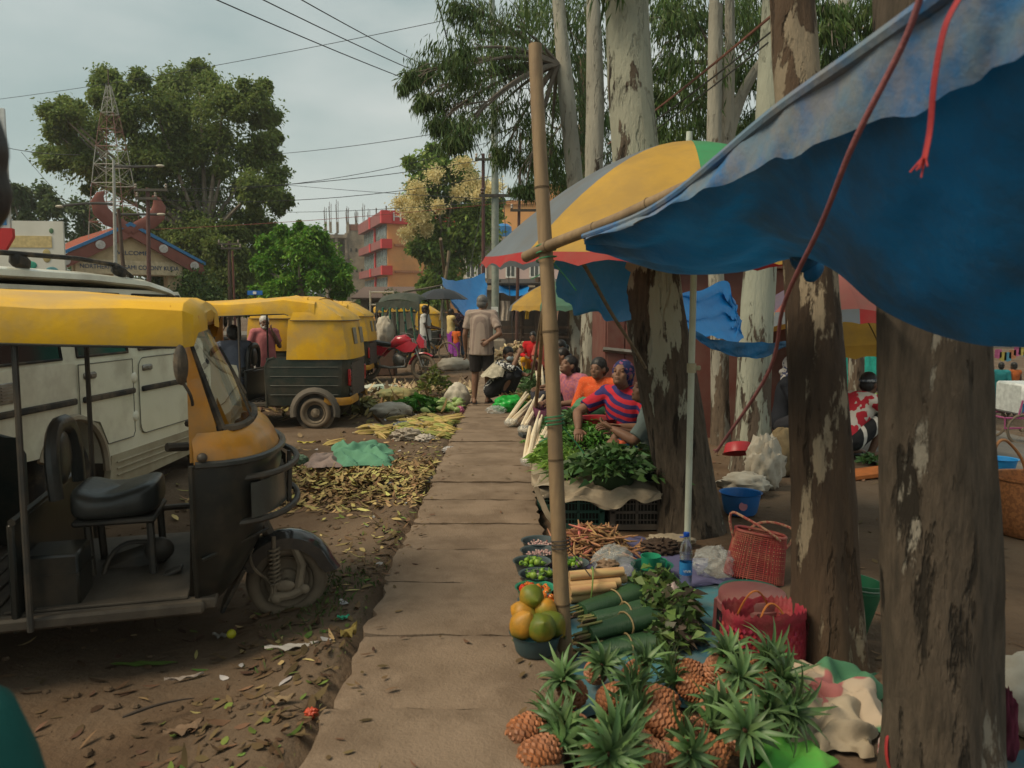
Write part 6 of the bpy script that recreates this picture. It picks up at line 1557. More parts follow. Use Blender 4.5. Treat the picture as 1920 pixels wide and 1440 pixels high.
leafy = mat('bunch_leaf', (.13, .20, .05), (.07, .125, .035), rough=.5, scale=7, island=.4, trans=.15, spec=.4)
leafp = mat('purple_leaf', (.10, .07, .06), (.07, .075, .035), rough=.5, scale=9, island=.35, trans=.1)
def leaf_roll(label, p0, p1, r, n=90, seed=0):
    p0, p1 = V(p0), V(p1); d = p1 - p0; L_ = d.length; u = d.normalized()
    t = thing('leaf_bundle', label, 'leaf bundle', p0, group='bundles of leafy greens rolled in a broad leaf')
    side = u.cross(V((0, 0, 1))).normalized()
    mb = MB(); secs = []
    for i in range(11):
        q = i / 10; c = d * (.08 + q * .62)
        rr = r * (.72 + .36 * q) * (1 + .04 * math.sin(q * 9 + seed))
        secs.append([c + side * rr * 1.1 * math.cos(k * math.pi / 11) * (1 + .05 * math.sin(k * 3 + seed + q * 2)) + V((0, 0, 1)) * rr * .82 * math.sin(k * math.pi / 11) * (1 + .06 * math.sin(k * 2.1 + seed)) for k in range(22)])
    mb.loft(secs); mb.build('wrapping_leaf', wrapm, t, ang=70)
    mb = MB()
    for k in range(16):
        o = side * rnd.gauss(0, r * .35) + V((0, 0, rnd.gauss(0, r * .3)))
        mb.tube([d * .2 + o, -u * rnd.uniform(.0, .035) + o * 1.05], .006, 5)
    mb.build('stems', mat('cut_stem', (.15, .17, .05), (.16, .09, .06), rough=.6, scale=12, island=.4), t)
    MB().tube([d * .42 + side * r * 1.12 * math.cos(a) + V((0, 0, 1)) * r * .9 * math.sin(a) for a in [k * .35 for k in range(19)]], .0045, 5).build('tie', cm((.30, .22, .10)), t)
    for mm, nn in ((leafy, n), (leafp, n // 3)):
        pts = np.array([list(d * rnd.uniform(.62, 1.02) + side * rnd.gauss(0, r * .62) + V((0, 0, abs(rnd.gauss(r * .35, r * .5))))) for _ in range(nn)])
        dr = np.array([list(u * .7 + V((rnd.gauss(0, .5), rnd.gauss(0, .5), rnd.gauss(.05, .4)))) for _ in range(nn)])
        v, f = leaf_verts(pts, dr, nprng.uniform(.05, .11, nn), nprng.uniform(.025, .05, nn), .35)
        npmesh('leaves', v, f, mm, t)
    return t
rolls = [((1075, 1150), (1245, 1095), .062, .035, 'leaf roll lying farthest back, beside the pale stalks'), ((1098, 1165), (1275, 1130), .06, .03, 'leaf roll second from the back'), ((1085, 1192), (1285, 1140), .058, .085, 'leaf roll resting on top of the others in the middle'), ((1088, 1205), (1285, 1165), .06, .03, 'leaf roll with a pale tie, second from the front'), ((1092, 1225), (1290, 1195), .062, .02, 'leaf roll lying nearest the pineapples')]
for i, (a, b, r_, z, l) in enumerate(rolls): leaf_roll(l, G(*a, z), G(*b, z + .02), r_, 320, i)
# ---- pineapples
pin_m = bpy.data.materials.new('pineapple_skin'); pin_m.use_nodes = True
_nt = pin_m.node_tree; _b = _nt.nodes['Principled BSDF']
_f, _ = _noise(_nt, 6, 4, lo=.4, hi=.6)
_c = _mix(_nt, (.35, .125, .045), (.25, .115, .065), _f)
_g = _nt.nodes.new('ShaderNodeNewGeometry'); _r = _nt.nodes.new('ShaderNodeMapRange'); _r.inputs[3].default_value = .7; _r.inputs[4].default_value = 1.25
_h = _nt.nodes.new('ShaderNodeHueSaturation'); _nt.links.new(_g.outputs['Random Per Island'], _r.inputs[0]); _nt.links.new(_r.outputs[0], _h.inputs['Value']); _nt.links.new(_c, _h.inputs['Color'])
_nt.links.new(_h.outputs[0], _b.inputs['Base Color']); _b.inputs['Roughness'].default_value = .6
pin_in = cm((.20, .09, .045), .8)
crown_m = mat('pineapple_leaf', (.115, .21, .07), (.065, .14, .045), rough=.45, scale=3, island=.3, trans=.12, spec=.45, dirt=(.14, .18, .10), dirt_amt=.4, dscale=9)
def blade(mb, base, d0, d1, L_, w_):
    base, d0, d1 = V(base), V(d0).normalized(), V(d1).normalized()
    prev = base; side = d0.cross(V((0, 0, 1)));
    side = side.normalized() if side.length > .05 else V((1, 0, 0))
    vs = []; n = 5
    for i in range(n + 1):
        q = i / n; p = base + (d0 * (q - q * q / 2) + d1 * (q * q / 2)) * L_
        up = side.cross(d0.lerp(d1, q)).normalized()
        ww = w_ * (1 - q ** 1.6) * (1 if q > .1 else .8) + .0008
        vs += [p - side * ww / 2 + up * ww * .22, p - up * ww * .0, p + side * ww / 2 + up * ww * .22]
    fs = []
    for i in range(n):
        for k in range(2): a = i * 3 + k; fs.append((a, a + 1, a + 4, a + 3))
    mb._add(vs, fs)
def make_pineapple(seed, nl, Lc):
    r_ = random.Random(seed)
    t = thing('pineapple', 'x', 'pineapple', (0, 0, 0), group='pineapples heaped on the blue sheet')
    Hh = .135; Rr = .053
    rad = lambda z: Rr * (max(0, 1 - (abs(z / Hh - .5) * 2) ** 3.2)) ** .5 * (1.05 - .16 * z / Hh)
    mb = MB(); mb.cur = 1; mb.lathe([(max(.001, rad(Hh * q / 14) * .96), Hh * q / 14) for q in range(15)], 18); mb.cur = 0
    rows = 9
    for j in range(rows):
        z = Hh * (j + .5) / rows; R_ = rad(z); nn = 12
        for k in range(nn):
            a = 2 * math.pi * (k + .5 * (j % 2)) / nn
            c = V((R_ * math.cos(a), R_ * math.sin(a), z)); n_ = V((math.cos(a), math.sin(a), (z / Hh - .5) * 1.2)).normalized()
            s_ = V((-math.sin(a), math.cos(a), 0)); u_ = n_.cross(s_) * -1
            w_ = 2 * math.pi * R_ / nn * .56; h_ = Hh / rows * .72
            o = [c + s_ * w_ - n_ * .003, c + u_ * h_ - n_ * .003, c - s_ * w_ - n_ * .003, c - u_ * h_ - n_ * .003, c + s_ * w_ * .62 + n_ * .0038, c + u_ * h_ * .5 + n_ * .0038, c - s_ * w_ * .62 + n_ * .0038, c - u_ * h_ * .5 + n_ * .0038]
            mb._add(o, [(0, 1, 5, 4), (1, 2, 6, 5), (2, 3, 7, 6), (3, 0, 4, 7), (4, 5, 6, 7)])
    mb.build('fruit', [pin_m, pin_in], t, ang=60)
    mb = MB()
    for i in range(nl):
        q = i / nl; a = i * 2.4 + r_.uniform(-.2, .2)
        el = .05 + 1.25 * q + r_.uniform(-.1, .1)
        d0 = V((math.cos(a) * math.cos(el), math.sin(a) * math.cos(el), math.sin(el) + .3))
        e2 = el - r_.uniform(.7, 1.5); d1 = V((math.cos(a + .3) * math.cos(e2), math.sin(a + .3) * math.cos(e2), math.sin(e2 + .4 * q)))
        blade(mb, V((math.cos(a) * .010, math.sin(a) * .010, Hh - .004 + .02 * q)), d0, d1, Lc * (.6 + .5 * math.sin(q * math.pi)) * r_.uniform(.85, 1.15), .034 * (1 - .4 * q))
    mb.build('crown', crown_m, t, ang=60)
    return t
pinp = [make_pineapple(s_, n_, L_) for s_, n_, L_ in ((1, 30, .15), (2, 34, .165), (3, 27, .14))]
# (px,py of the fruit's middle, height, tilt toward, fruit seen?)  label tells them apart
PN = [(985, 1372, .09, (1.1, .3), 'pineapple at the left end of the heap, lying on the footpath edge, base out'), (1008, 1418, .08, (1.3, -.3), 'big pineapple at the lower left corner of the heap'),
      (1072, 1318, .06, (-.5, .5), 'pineapple with an upright crown at the left of the heap, pale leaf hearts showing'), (1120, 1275, .06, (.3, -.2), 'pineapple with the tallest pointed crown at the back left of the heap'),
      (1150, 1310, .09, (.9, .6), 'small dull pineapple behind the middle of the heap'), (1190, 1288, .06, (.5, .9), 'pineapple half buried behind the middle crowns'),
      (1240, 1318, .12, (-1.2, -.8), 'reddish pineapple lying in the middle of the heap, crown to the right'), (1250, 1358, .12, (-1.0, .7), 'orange pineapple below the reddish one in the middle'),
      (1296, 1262, .08, (-1.9, .2), 'round orange pineapple at the back, upper one of the pair on the blue sheet'), (1302, 1292, .10, (-1.7, .4), 'bright orange pineapple under the uppermost one on the blue sheet'),
      (1140, 1375, .10, (.2, -.9), 'pineapple whose crown faces the camera in the middle left'), (1195, 1400, .08, (-.9, .2), 'dark pineapple under the big front crown'),
      (1290, 1385, .07, (1.3, .3), 'brown pineapple to the left of the deeply ridged one'), (1332, 1408, .08, (-1.5, .1), 'deeply ridged brown pineapple at the front right'),
      (1270, 1420, .06, (.8, -.6), 'pineapple with a pale green crown at the front edge, right of the middle'), (1215, 1432, .05, (-1.2, .5), 'orange pineapple cut by the bottom edge of the photo'),
      (1120, 1425, .06, (.6, -.7), 'pineapple whose dusty crown fans out at the front left'), (1372, 1335, .02, (.2, .2), 'pineapple with an upright crown in front of the red woven bag'),
      (1405, 1365, .03, (.7, -.3), 'pineapple buried under the broadest dark crown on the right'), (1440, 1330, .02, (.6, .5), 'pineapple at the far right back with long spreading leaves'),
      (1340, 1340, .07, (.2, -.6), 'pineapple hidden among crowns right of the orange pair'), (1385, 1395, .07, (.0, -.4), 'pineapple with a thin pale upright crown beside the green sheet'),
      (1445, 1355, .05, (.9, -.2), 'yellowing pineapple at the right end of the heap'), (1075, 1375, .07, (-.7, -.3), 'pineapple crowded between the two left ones'),
      (1345, 1305, .0, (.3, .6), 'pineapple at the back right whose crown touches the red woven bag'), (1410, 1310, .0, (.6, .6), 'pineapple behind the heap, right in front of the red woven bag')]
for i, (px, py, z, (tx, ty), lab) in enumerate(PN):
    g = G(px, py, z)
    vis = i in (0, 1, 6, 7, 8, 9, 12, 13); M_ = Matrix.Rotation(math.copysign(1.25, tx) if vis else tx, 3, 'Y') @ Matrix.Rotation((-.45 if vis else -ty * .5 + .65), 3, 'X') @ Matrix.Rotation(i * 1.7, 3, 'Z'); rot = M_.to_euler()
    off = M_ @ V((0, 0, .065)); loc = g - off
    low = min((M_ @ V((0, 0, q))).z for q in (0, .13)) + loc.z - .045
    if low < .01: loc.z += .01 - low
    k = i if i < 3 else i % 3
    sc_ = (1.0, 1.1, .94)[i % 3] * rnd.uniform(.88, 1.1)
    if i < 3: t = pinp[i]; t.location = loc; t.rotation_euler = rot; t.scale = (sc_,) * 3; t['label'] = lab
    else: dup(pinp[k], loc, rot, scale=sc_, label=lab)
# ---- right-hand things: bags, stool, basket, bucket
redw = mat('red_woven', (.30, .025, .045), (.22, .02, .035), rough=.5, scale=30, bump=.5, bscale=50, bdist=.01, dirt=(.32, .12, .08), dirt_amt=.4, dscale=5)
RB = thing('woven_bag', 'red woven bag with a saw toothed rim and thin orange handles', 'bag', G(1428, 1250, .01), R(8))
mb = MB(); nn = 64
def rbsec(z, k_): 
    sx, sy = .172 * k_, .11 * k_
    return [V((sx * math.copysign(abs(math.cos(a)) ** .55, math.cos(a)) * (1 + .02 * math.sin(7 * a + z * 20)), sy * math.copysign(abs(math.sin(a)) ** .55, math.sin(a)), z)) for a in [2 * math.pi * i / nn for i in range(nn)]]
secs = [rbsec(0, .88), rbsec(.02, .97), rbsec(.08, 1.03), rbsec(.16, 1.0), rbsec(.225, .96), rbsec(.232, .99), rbsec(.26, .98)]
top = rbsec(.262, .98); 
for i in range(nn): top[i].z += .016 * (i % 2)
mb.loft(secs + [top] + [[p * .965 + V((0, 0, -.004)) for p in top]] + [[V((p.x * .93, p.y * .93, .1)) for p in rbsec(.1, .95)]], cap=False)
mb._add([V((p.x, p.y, .002)) for p in rbsec(0, .9)], [tuple(range(nn))])
mb._add([V((p.x, p.y, .1)) for p in rbsec(0, .9)], [tuple(range(nn))])
mb.build('bag_body', redw, RB, ang=50)
mb = MB()
for j in range(9):
    for i in range(0, nn, 2):
        z = .03 + j * .022; p = rbsec(z, 1.035)[(i + j % 2) % nn]; n_ = V((p.x, p.y, 0)).normalized()
        s_ = V((-n_.y, n_.x, 0))
        mb._add([p + s_ * .009 , p + V((0, 0, .011)), p - s_ * .009, p - V((0, 0, .011))], [(0, 1, 2, 3)])
mb.build('weave', mat('red_weave', (.36, .04, .06), (.27, .022, .04), rough=.5, scale=20, island=.35), RB)
for s_ in (-1, 1): MB().tube(bez((-.07, s_ * .10, .20), (-.01, s_ * .05, .42), (.08, s_ * .10, .20), 12), .0045, 5).build('handle', cm((.42, .14, .03), .5), RB)
stm = mat('maroon_plastic', (.19, .065, .065), (.15, .05, .05), rough=.4, scale=5, bump=.3, bscale=120, bdist=.002, dirt=(.25, .16, .13), dirt_amt=.3)
STL = thing('stool', 'low maroon plastic stool behind the red woven bag', 'stool', G(1408, 1205, .01), R(20))
MB().lathe([(.001, .248), (.13, .248), (.148, .243), (.153, .232), (.153, .205), (.158, .20), (.158, .165), (.150, .16), (.143, .16)], 36).build('seat', stm, STL, ang=30)
for k in range(4):
    a = k * math.pi / 2 + .6; c, s_ = math.cos(a), math.sin(a)
    mb = MB(); secs = []
    for z, r_, w_ in ((.20, .146, .075), (.1, .158, .05), (.0, .17, .035)):
        secs.append([V((c * r_ - s_ * w_ * q + c * d_, s_ * r_ + c * w_ * q + s_ * d_, z)) for q, d_ in ((-1, -.008), (1, -.008), (1, .008), (-1, .008))])
    mb.loft(secs); mb.build('leg', stm, STL)
text_mesh('lettering', 'AZ', .035, cm((.02, .02, .02)), STL, (-.148, -.075, .182), (math.pi / 2, 0, R(-62)), .0015)
dg_ = basin('basin', 'dark green basin mostly hidden behind the maroon stool', G(1405, 1150, .01), .15, .12, dgreenp)
BK = thing('basket', 'red openwork plastic basket with long rope handles', 'basket', G(1412, 1082, .01), R(-18), rot=None)
BK.rotation_euler = (R(-6), R(8), R(-14))
redb = mat('red_cane', (.32, .045, .045), (.24, .035, .035), rough=.45, scale=20, dirt=(.35, .18, .10), dirt_amt=.5, dscale=9)
def bks(z, off=0): 
    q = z / .26; sx, sy = .165 - .025 * q, .115 - .02 * q
    return lambda a: V((sx * math.copysign(abs(math.cos(a)) ** .6, math.cos(a)), sy * math.copysign(abs(math.sin(a)) ** .6, math.sin(a)), z))
mb = MB()
for j in range(22):
    z = .012 + j * .0112; f = bks(z)
    mb.tube([f(2 * math.pi * i / 40) for i in range(41)], .0034, 4, cap=False)
mb.build('hoops', redb, BK)
mb = MB()
for i in range(60):
    a = 2 * math.pi * i / 60; mb.tube([bks(z)(a) * 1.005 for z in (.0, .09, .17, .26)], .0034, 4)
mb.build('uprights', redb, BK)
mb = MB(); mb._add([bks(.008)(2 * math.pi * i / 40) for i in range(40)], [tuple(range(40))]); mb.build('base', redb, BK)
mb = MB(); mb.tube([bks(.262)(2 * math.pi * i / 40) for i in range(41)], .009, 7, cap=False); mb.build('rim', redb, BK)
mb = MB()
for i in range(36):
    a = 2 * math.pi * i / 36
    if 3.4 < a < 5.9:
        for j in range(5, 18, 2): mb.ell(bks(.012 + j * .0112)(a) * 1.01, (.0035, .0035, .0035), nu=5, nv=3)
mb.build('pale_weave', cm((.45, .30, .16)), BK)
hm_ = mat('braided_cord', (.36, .09, .07), (.42, .25, .15), rough=.8, scale=60, lo=.48, hi=.52)
MB().tube(bez((-.15, -.04, .22), (-.22, -.09, .37), (-.16, -.10, .36), 6) + bez((-.16, -.10, .36), (.05, -.16, .30), (.10, -.10, .25), 8)[1:], .008, 7).build('handle', hm_, BK)
MB().tube(bez((-.06, .09, .25), (.0, .14, .34), (.16, .10, .31), 8) + bez((.16, .10, .31), (.22, .05, .30), (.15, .0, .20), 6)[1:], .008, 7).build('handle', hm_, BK)
GBk = thing('bucket', 'tall dark green bucket behind the foot of the brown trunk', 'bucket', V((1.63, 3.74, 0)))
GBk.scale = (.86,) * 3
GBk.rotation_euler = (0, R(8), 0)
MB().lathe([(.001, 0), (.085, 0), (.09, .005), (.128, .25), (.134, .252), (.134, .262), (.130, .265), (.136, .285), (.136, .30), (.128, .30), (.085, .012), (.001, .012)], 32).build('pail', mat('bucket_green', (.012, .13, .06), (.01, .1, .05), rough=.4, scale=4, dirt=(.07, .09, .05), dirt_amt=.3), GBk)
MB().tube([(.134 * math.cos(a), .134 * math.sin(a), .275) for a in [k * math.pi * 2 / 30 for k in range(31)]], .004, 5, cap=False).build('rim_hoop', cm((.2, .26, .2)), GBk)
# ---- cloths and sheets at the lower right
def heap_cloth(name, label, c4, m, hz_=.1, seed=0, nx=40, ny=30, cat='cloth', k=1.0, lip=.0):
    c = [V(p) for p in c4]; o0 = c[0].copy()
    def f(a, b):
        p = c[0].lerp(c[1], a).lerp(c[3].lerp(c[2], a), b)
        e = min(a, 1 - a, b, 1 - b); ed = min(1, e * 5)
        w_ = .55 + .45 * fn_noise(a * 5 * k + seed, b * 4 * k, 1.1, seed)
        rdg = abs(math.sin(a * 9 * k + 3.0 * math.sin(b * 5 * k + seed) + seed)) ** 2.2 + .6 * abs(math.sin(b * 11 * k + 2.2 * math.sin(a * 7 * k + seed * 2))) ** 2.2
        z = hz_ * (ed ** .6) * (.35 * w_ + .5 * rdg * .6) + .012
        j = .10 * (1 - ed) * fn_noise(a * 8, b * 8, 1, seed) * (c[1] - c[0]).length
        return p - o0 + V((j + .02 * math.sin(b * 14 + seed), j * .6 + .02 * math.sin(a * 13), z - p.z + o0.z + (p.z)))
    return tag(MB().grid(f, nx, ny).build(name, m, loc=o0, fix=False, ang=75), label, cat)
camo = bpy.data.materials.new('print_cloth'); camo.use_nodes = True
_nt = camo.node_tree; _b = _nt.nodes['Principled BSDF']
_f, _ = _noise(_nt, 4.5, 1, lo=.49, hi=.51); _f2, _ = _noise(_nt, 4.0, 1, lo=.52, hi=.54, off=(4, 4, 9))
_c = _mix(_nt, _mix(_nt, (.30, .10, .095), (.38, .30, .22), _f), (.055, .17, .085), _f2)
_nt.links.new(_c, _b.inputs['Base Color']); _b.inputs['Roughness'].default_value = .85
heap_cloth('sack_cloth', 'dusty grey woven sack crumpled on the ground right of the pineapples', [G(1455, 1405, 0), G(1640, 1425, 0), G(1640, 1330, 0), G(1440, 1300, 0)], sack, .13, 2, k=.8, cat='sack')
heap_cloth('print_cloth', 'red, green and tan printed cloth crumpled at the foot of the brown trunk', [G(1490, 1340, 0), G(1668, 1380, 0), G(1640, 1268, 0), G(1470, 1268, 0)], camo, .16, 6, k=.7)
heap_cloth('green_sheet', 'bright green plastic sheet lying beside the pineapples at the bottom', [G(1400, 1500, 0), G(1570, 1490, 0), G(1530, 1352, 0), G(1440, 1345, 0)], mat('bright_green_sheet', (.10, .42, .06), (.075, .34, .05), rough=.6, scale=4, bump=.3, bscale=10, dirt=(.14, .2, .05), dirt_amt=.5, dscale=5), .05, 9, k=.5, cat='sheet')
crumple('sack', 'white sack standing cut off at the right edge of the photo', 'sack', G(1960, 1375, 0), (.20, .15, .17), sack_w, 15, .1)
RS = thing('woven_bag', 'pink and white woven bag behind the thickest trunk, its red strap showing', 'bag', G(1690, 1460, 0))
crumple('bag_body', None, None, (0.02, .0, 0), (.09, .10, .10), mat('pink_white_weave', (.42, .06, .08), (.5, .38, .36), rough=.6, scale=26, lo=.47, hi=.53), 21, .06, parent=RS)
MB().tube(bez((-.03, -.1, .0), (-.16, -.11, .14), (-.05, -.06, .28), 12), .010, 7, flat=.4).build('strap', rope_r, RS)
crumple('cloth', 'dark crimson cloth on the ground right of the thickest trunk', 'cloth', G(1882, 1425, 0), (.03, .05, .14), cm((.13, .02, .04), .9), 4, .2)
floor_sheet('ground_sheet', 'corner of a blue sheet at the bottom right of the photo', [(1.52, 2.3), (2.2, 2.3), (2.2, 2.68), (1.62, 2.66)], cloth_b, 10, 8, seed=7)
# ---- behind the tree: basin, sacks, big basket
blu = basin('basin', 'bright blue basin with a round pink sticker beside the leaning trunk', G(1388, 962, 0), .155, .16, mat('blue_plastic', (.01, .14, .42), (.008, .11, .34), rough=.35, scale=4, dirt=(.07, .1, .15), dirt_amt=.3))
MB().at((-.02, -.139, .085), (math.pi / 2 - .12, 0, 0)).lathe([(.001, .002), (.032, .002), (.032, 0)], 18).build('sticker', cm((.42, .16, .2), .5), blu)
SKB = crumple('sack', 'upright open white sack between the leaning and the brown trunk', 'sack', G(1432, 915, 0), (.155, .12, .25), sack_w, 31, .26, k=5.5)
crumple('sack', 'slumped white sack lying in front of the upright one', 'sack', G(1395, 925, 0), (.20, .16, .10), sack_w, 33, .2, k=4)
crumple('sack', 'brown jute sack behind the white sacks', 'sack', G(1465, 890, 0), (.15, .13, .25), mat('jute', (.20, .15, .08), (.15, .11, .06), rough=.95, scale=20, bump=.4, bscale=60), 35, .1)
basin('basin', 'red basin resting upturned on the white sacks', G(1382, 905, 0) + V((0, 0, .36)), .14, .09, mat('red_plastic', (.38, .025, .03), (.3, .02, .025), rough=.4, scale=4)).rotation_euler = (math.pi - .35, 0, 0)
crumple('sack_cloth', 'pale cloth spread at the foot of the leaning trunk', 'cloth', G(1258, 1022, 0), (.16, .09, .04), sack, 41, .2)
crumple('root_heap', 'dark tangle of roots on a slate dish behind the green basin', 'roots', G(1240, 1040, .01), (.12, .08, .055), cm((.065, .042, .03), .95), 43, .35, k=9)
OBk = thing('basket', 'large orange woven basket with looped cane handles at the right edge', 'basket', G(1930, 1000, 0), R(10))
orw = mat('orange_weave', (.33, .13, .045), (.22, .085, .03), rough=.6, scale=45, lo=.47, hi=.53, bump=.6, bscale=70, bdist=.008)
MB().lathe([(.001, 0), (.20, 0), (.225, .03), (.245, .15), (.25, .30), (.245, .385), (.255, .39), (.255, .405), (.235, .40), (.22, .2), (.001, .2)], 40).build('basket_body', orw, OBk)
for s_ in (-1, 1): MB().tube(bez((-.17, -.20 * s_, .28), (-.16, -.2 * s_, .75), (.02, -.22 * s_, .58), 10) + bez((.02, -.22 * s_, .58), (.16, -.22 * s_, .46), (.14, -.2 * s_, .3), 8)[1:], .011, 7).build('handle', cm((.36, .16, .06), .5), OBk)
MB().tube(bez((-.02, -.27, .02), (-.02, -.28, .20), (.2, -.25, .26), 10), .009, 6).build('green_cord', cm((.03, .22, .1)), OBk)
basin('basin', 'light blue basin behind the large orange basket', G(1890, 950, 0) + V((0, .12, .26)), .12, .1, mat('sky_plastic', (.02, .22, .5), rough=.4))
# ---- stall of greens on crates
def crate(label, loc, w_, d_, h_, m, rz=0):
    t = thing('crate', label, 'crate', loc, rz)
    for s_ in (-1, 1):
        for ax in (0, 1):
            mb = MB(); L_ = w_ if ax == 0 else d_; off = (d_ if ax == 0 else w_) / 2
            def bar(u, z, du, dz, th=.012): 
                c = (u, s_ * off, z) if ax == 0 else (s_ * off, u, z); mb.box(c, (du, th, dz) if ax == 0 else (th, du, dz), b=.002)
            bar(0, h_ - .02, L_, .04, .02); bar(0, .02, L_, .04, .018)
            for q in (-.5, 0, .5): bar(q * (L_ - .03), h_ / 2, .035 if q else .022, h_)
            bar(0, h_ * .5, L_, .02)
            nb = int(L_ / .024)
            for i in range(nb): bar(-L_ / 2 + (i + .5) * L_ / nb, h_ / 2, .006, h_ - .02, .006)
            bar(0, h_ * .28, L_, .008, .008); bar(0, h_ * .74, L_, .008, .008)
            mb.build('side', m, t)
    mb = MB(); mb.box((0, 0, .008), (w_ - .02, d_ - .02, .014)); mb.build('base', m, t)
    mb = MB(); mb.box((0, 0, h_ * .45), (w_ - .05, d_ - .05, h_ * .8)); mb.build('dark_interior', cm((.03, .027, .022), .95), t)  # near-black block stands in for the shade inside the crate
    return t
gcr = mat('green_crate', (.015, .10, .07), (.012, .08, .055), rough=.5, scale=5, dirt=(.08, .09, .07), dirt_amt=.4)
bcr = mat('brown_crate', (.095, .075, .06), (.075, .058, .046), rough=.6, scale=5, dirt=(.15, .12, .09), dirt_amt=.4)
c1 = G(1098, 992, 0); c2 = G(1185, 997, 0)
crate('dark green plastic crate under the near left corner of the greens', (.47, 5.72, 0), .36, .34, .25, gcr)
crate('brown plastic crate under the near right corner of the greens', (.88, 5.70, 0), .37, .34, .25, bcr)
crate('second green crate farther back under the greens, beside the footpath', (.36, 6.35, 0), .30, .5, .25, gcr)
crate('second brown crate farther back under the greens', (.80, 6.35, 0), .36, .5, .25, bcr)
def drape(name, label, x0, x1, y0, y1, zt, drop, m, seed, side='front'):
    def f(a, b):
        x = x0 + (x1 - x0) * a
        hang_ = drop * (.55 + .45 * math.sin(a * 5 + seed) * math.sin(a * 13 + 2 * seed))
        if b < .5: y = y1 + (y0 - y1) * b * 2; z = zt + .03 * fn_noise(a * 5, b * 6, 1, seed)
        else:
            q = (b - .5) * 2; y = y0 - .02 - .05 * q - .02 * math.sin(a * 22 + seed); z = zt - hang_ * q ** .8 + .03 * fn_noise(a * 5, b * 6, 1, seed)
        return V((x + .03 * math.sin(b * 7 + a * 9 + seed) * b, y, z + .02 * (b < .6) * abs(math.sin(a * 18 + seed))))
    return tag(MB().grid(f, 40, 24).build(name, m, fix=False, ang=75), label, 'sack')
drape('sack_cloth', 'pale sacking draped over the green and brown crates', .20, 1.06, 5.50, 6.0, .285, .12, sack, 2)
def draw(a, b):
    y = 5.46 + 1.2 * a; q = max(0, b - .35) / .65
    h_ = .28 * (.22 + .78 * math.exp(-((a - .05) / .13) ** 2) + .25 * math.exp(-((a - .5) / .1) ** 2))
    return V((.34 - .16 * min(1, b / .35) - .03 * math.sin(a * 14) + .14 * q * math.exp(-(a / .15) ** 2), y + .03 * math.sin(q * 5), .31 - h_ * q + .025 * math.sin(a * 17 + b * 6)))
tag(MB().grid(draw, 30, 14).build('sack_cloth', sack, fix=False, ang=75), 'pale sacking hanging beside the footpath under the greens', 'sack')
# greens
def greens(name, label, cat, c, sx, sy, hz_, n, Lr, Wr, m, up=.8, base=None, seed=0):
    rs = np.random.default_rng(seed); xy = rs.normal(size=(n, 2)) * .42
    k = np.exp(-(xy ** 2).sum(1) * 1.2)
    z = hz_ * k * rs.uniform(.55, 1.1, n)
    pts = np.stack([xy[:, 0] * sx, xy[:, 1] * sy, z], 1)
    d = rs.normal(size=(n, 3)) * .6; d[:, 2] = np.abs(d[:, 2]) * .5 + up * .4; d[:, :2] += xy * .9
    v, f = leaf_verts(pts, d, rs.uniform(*Lr, n), rs.uniform(*Wr, n), .35, rs)
    o = npmesh(name, v, f, m); o.location = c
    return tag(o, label, cat)
g_a = mat('herb_leaf', (.10, .24, .035), (.06, .16, .03), rough=.5, scale=6, island=.35, trans=.2)
g_b = mat('broad_leaf', (.085, .17, .05), (.05, .11, .032), rough=.45, scale=6, island=.35, trans=.15, spec=.5)
g_c = mat('bright_stem', (.19, .32, .05), (.11, .23, .04), rough=.5, scale=6, island=.3, trans=.2)
GRP = 'heaps of leafy greens on the crate stall'
def mound(c, sx, sy, h):
    o = MB().ell((0, 0, 0), (sx, sy, h)).build('greens_core', cm((.03, .05, .018), .9), loc=c); return o
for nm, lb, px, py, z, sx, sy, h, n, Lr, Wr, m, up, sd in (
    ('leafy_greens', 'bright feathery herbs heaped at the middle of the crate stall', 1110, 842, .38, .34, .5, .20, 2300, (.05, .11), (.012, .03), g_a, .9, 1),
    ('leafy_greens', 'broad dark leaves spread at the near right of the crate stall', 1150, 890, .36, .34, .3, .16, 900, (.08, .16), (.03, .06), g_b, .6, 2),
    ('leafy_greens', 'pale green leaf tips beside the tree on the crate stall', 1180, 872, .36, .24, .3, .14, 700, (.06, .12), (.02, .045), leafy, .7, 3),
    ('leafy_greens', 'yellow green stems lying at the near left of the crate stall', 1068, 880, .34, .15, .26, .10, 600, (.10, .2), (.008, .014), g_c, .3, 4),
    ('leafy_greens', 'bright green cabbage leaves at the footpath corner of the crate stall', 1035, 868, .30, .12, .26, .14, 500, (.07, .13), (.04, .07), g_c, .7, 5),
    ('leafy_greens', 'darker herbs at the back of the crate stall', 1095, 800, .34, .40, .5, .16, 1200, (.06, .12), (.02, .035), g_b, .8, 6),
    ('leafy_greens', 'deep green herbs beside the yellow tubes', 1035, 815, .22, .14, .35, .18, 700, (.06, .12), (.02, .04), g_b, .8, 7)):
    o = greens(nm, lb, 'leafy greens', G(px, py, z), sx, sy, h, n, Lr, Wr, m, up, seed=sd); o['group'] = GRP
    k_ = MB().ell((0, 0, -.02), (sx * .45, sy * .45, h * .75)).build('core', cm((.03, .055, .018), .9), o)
crumple('cloth', 'black cloth over a crate of dry leaves beside the leaning trunk', 'cloth', (1.12, 5.95, 0), (.14, .26, .26), cm((.02, .03, .03), .9), 50, .1)
heap_stuff('dry_leaf_heap', 'heap of dry pale leaves on the dark cloth beside the leaning trunk', 'leaves', V((1.10, 5.98, .36)), 130, .14, .16, .06, (.05, .10), .008, ((.34, .25, .15), (.2, .14, .09)))
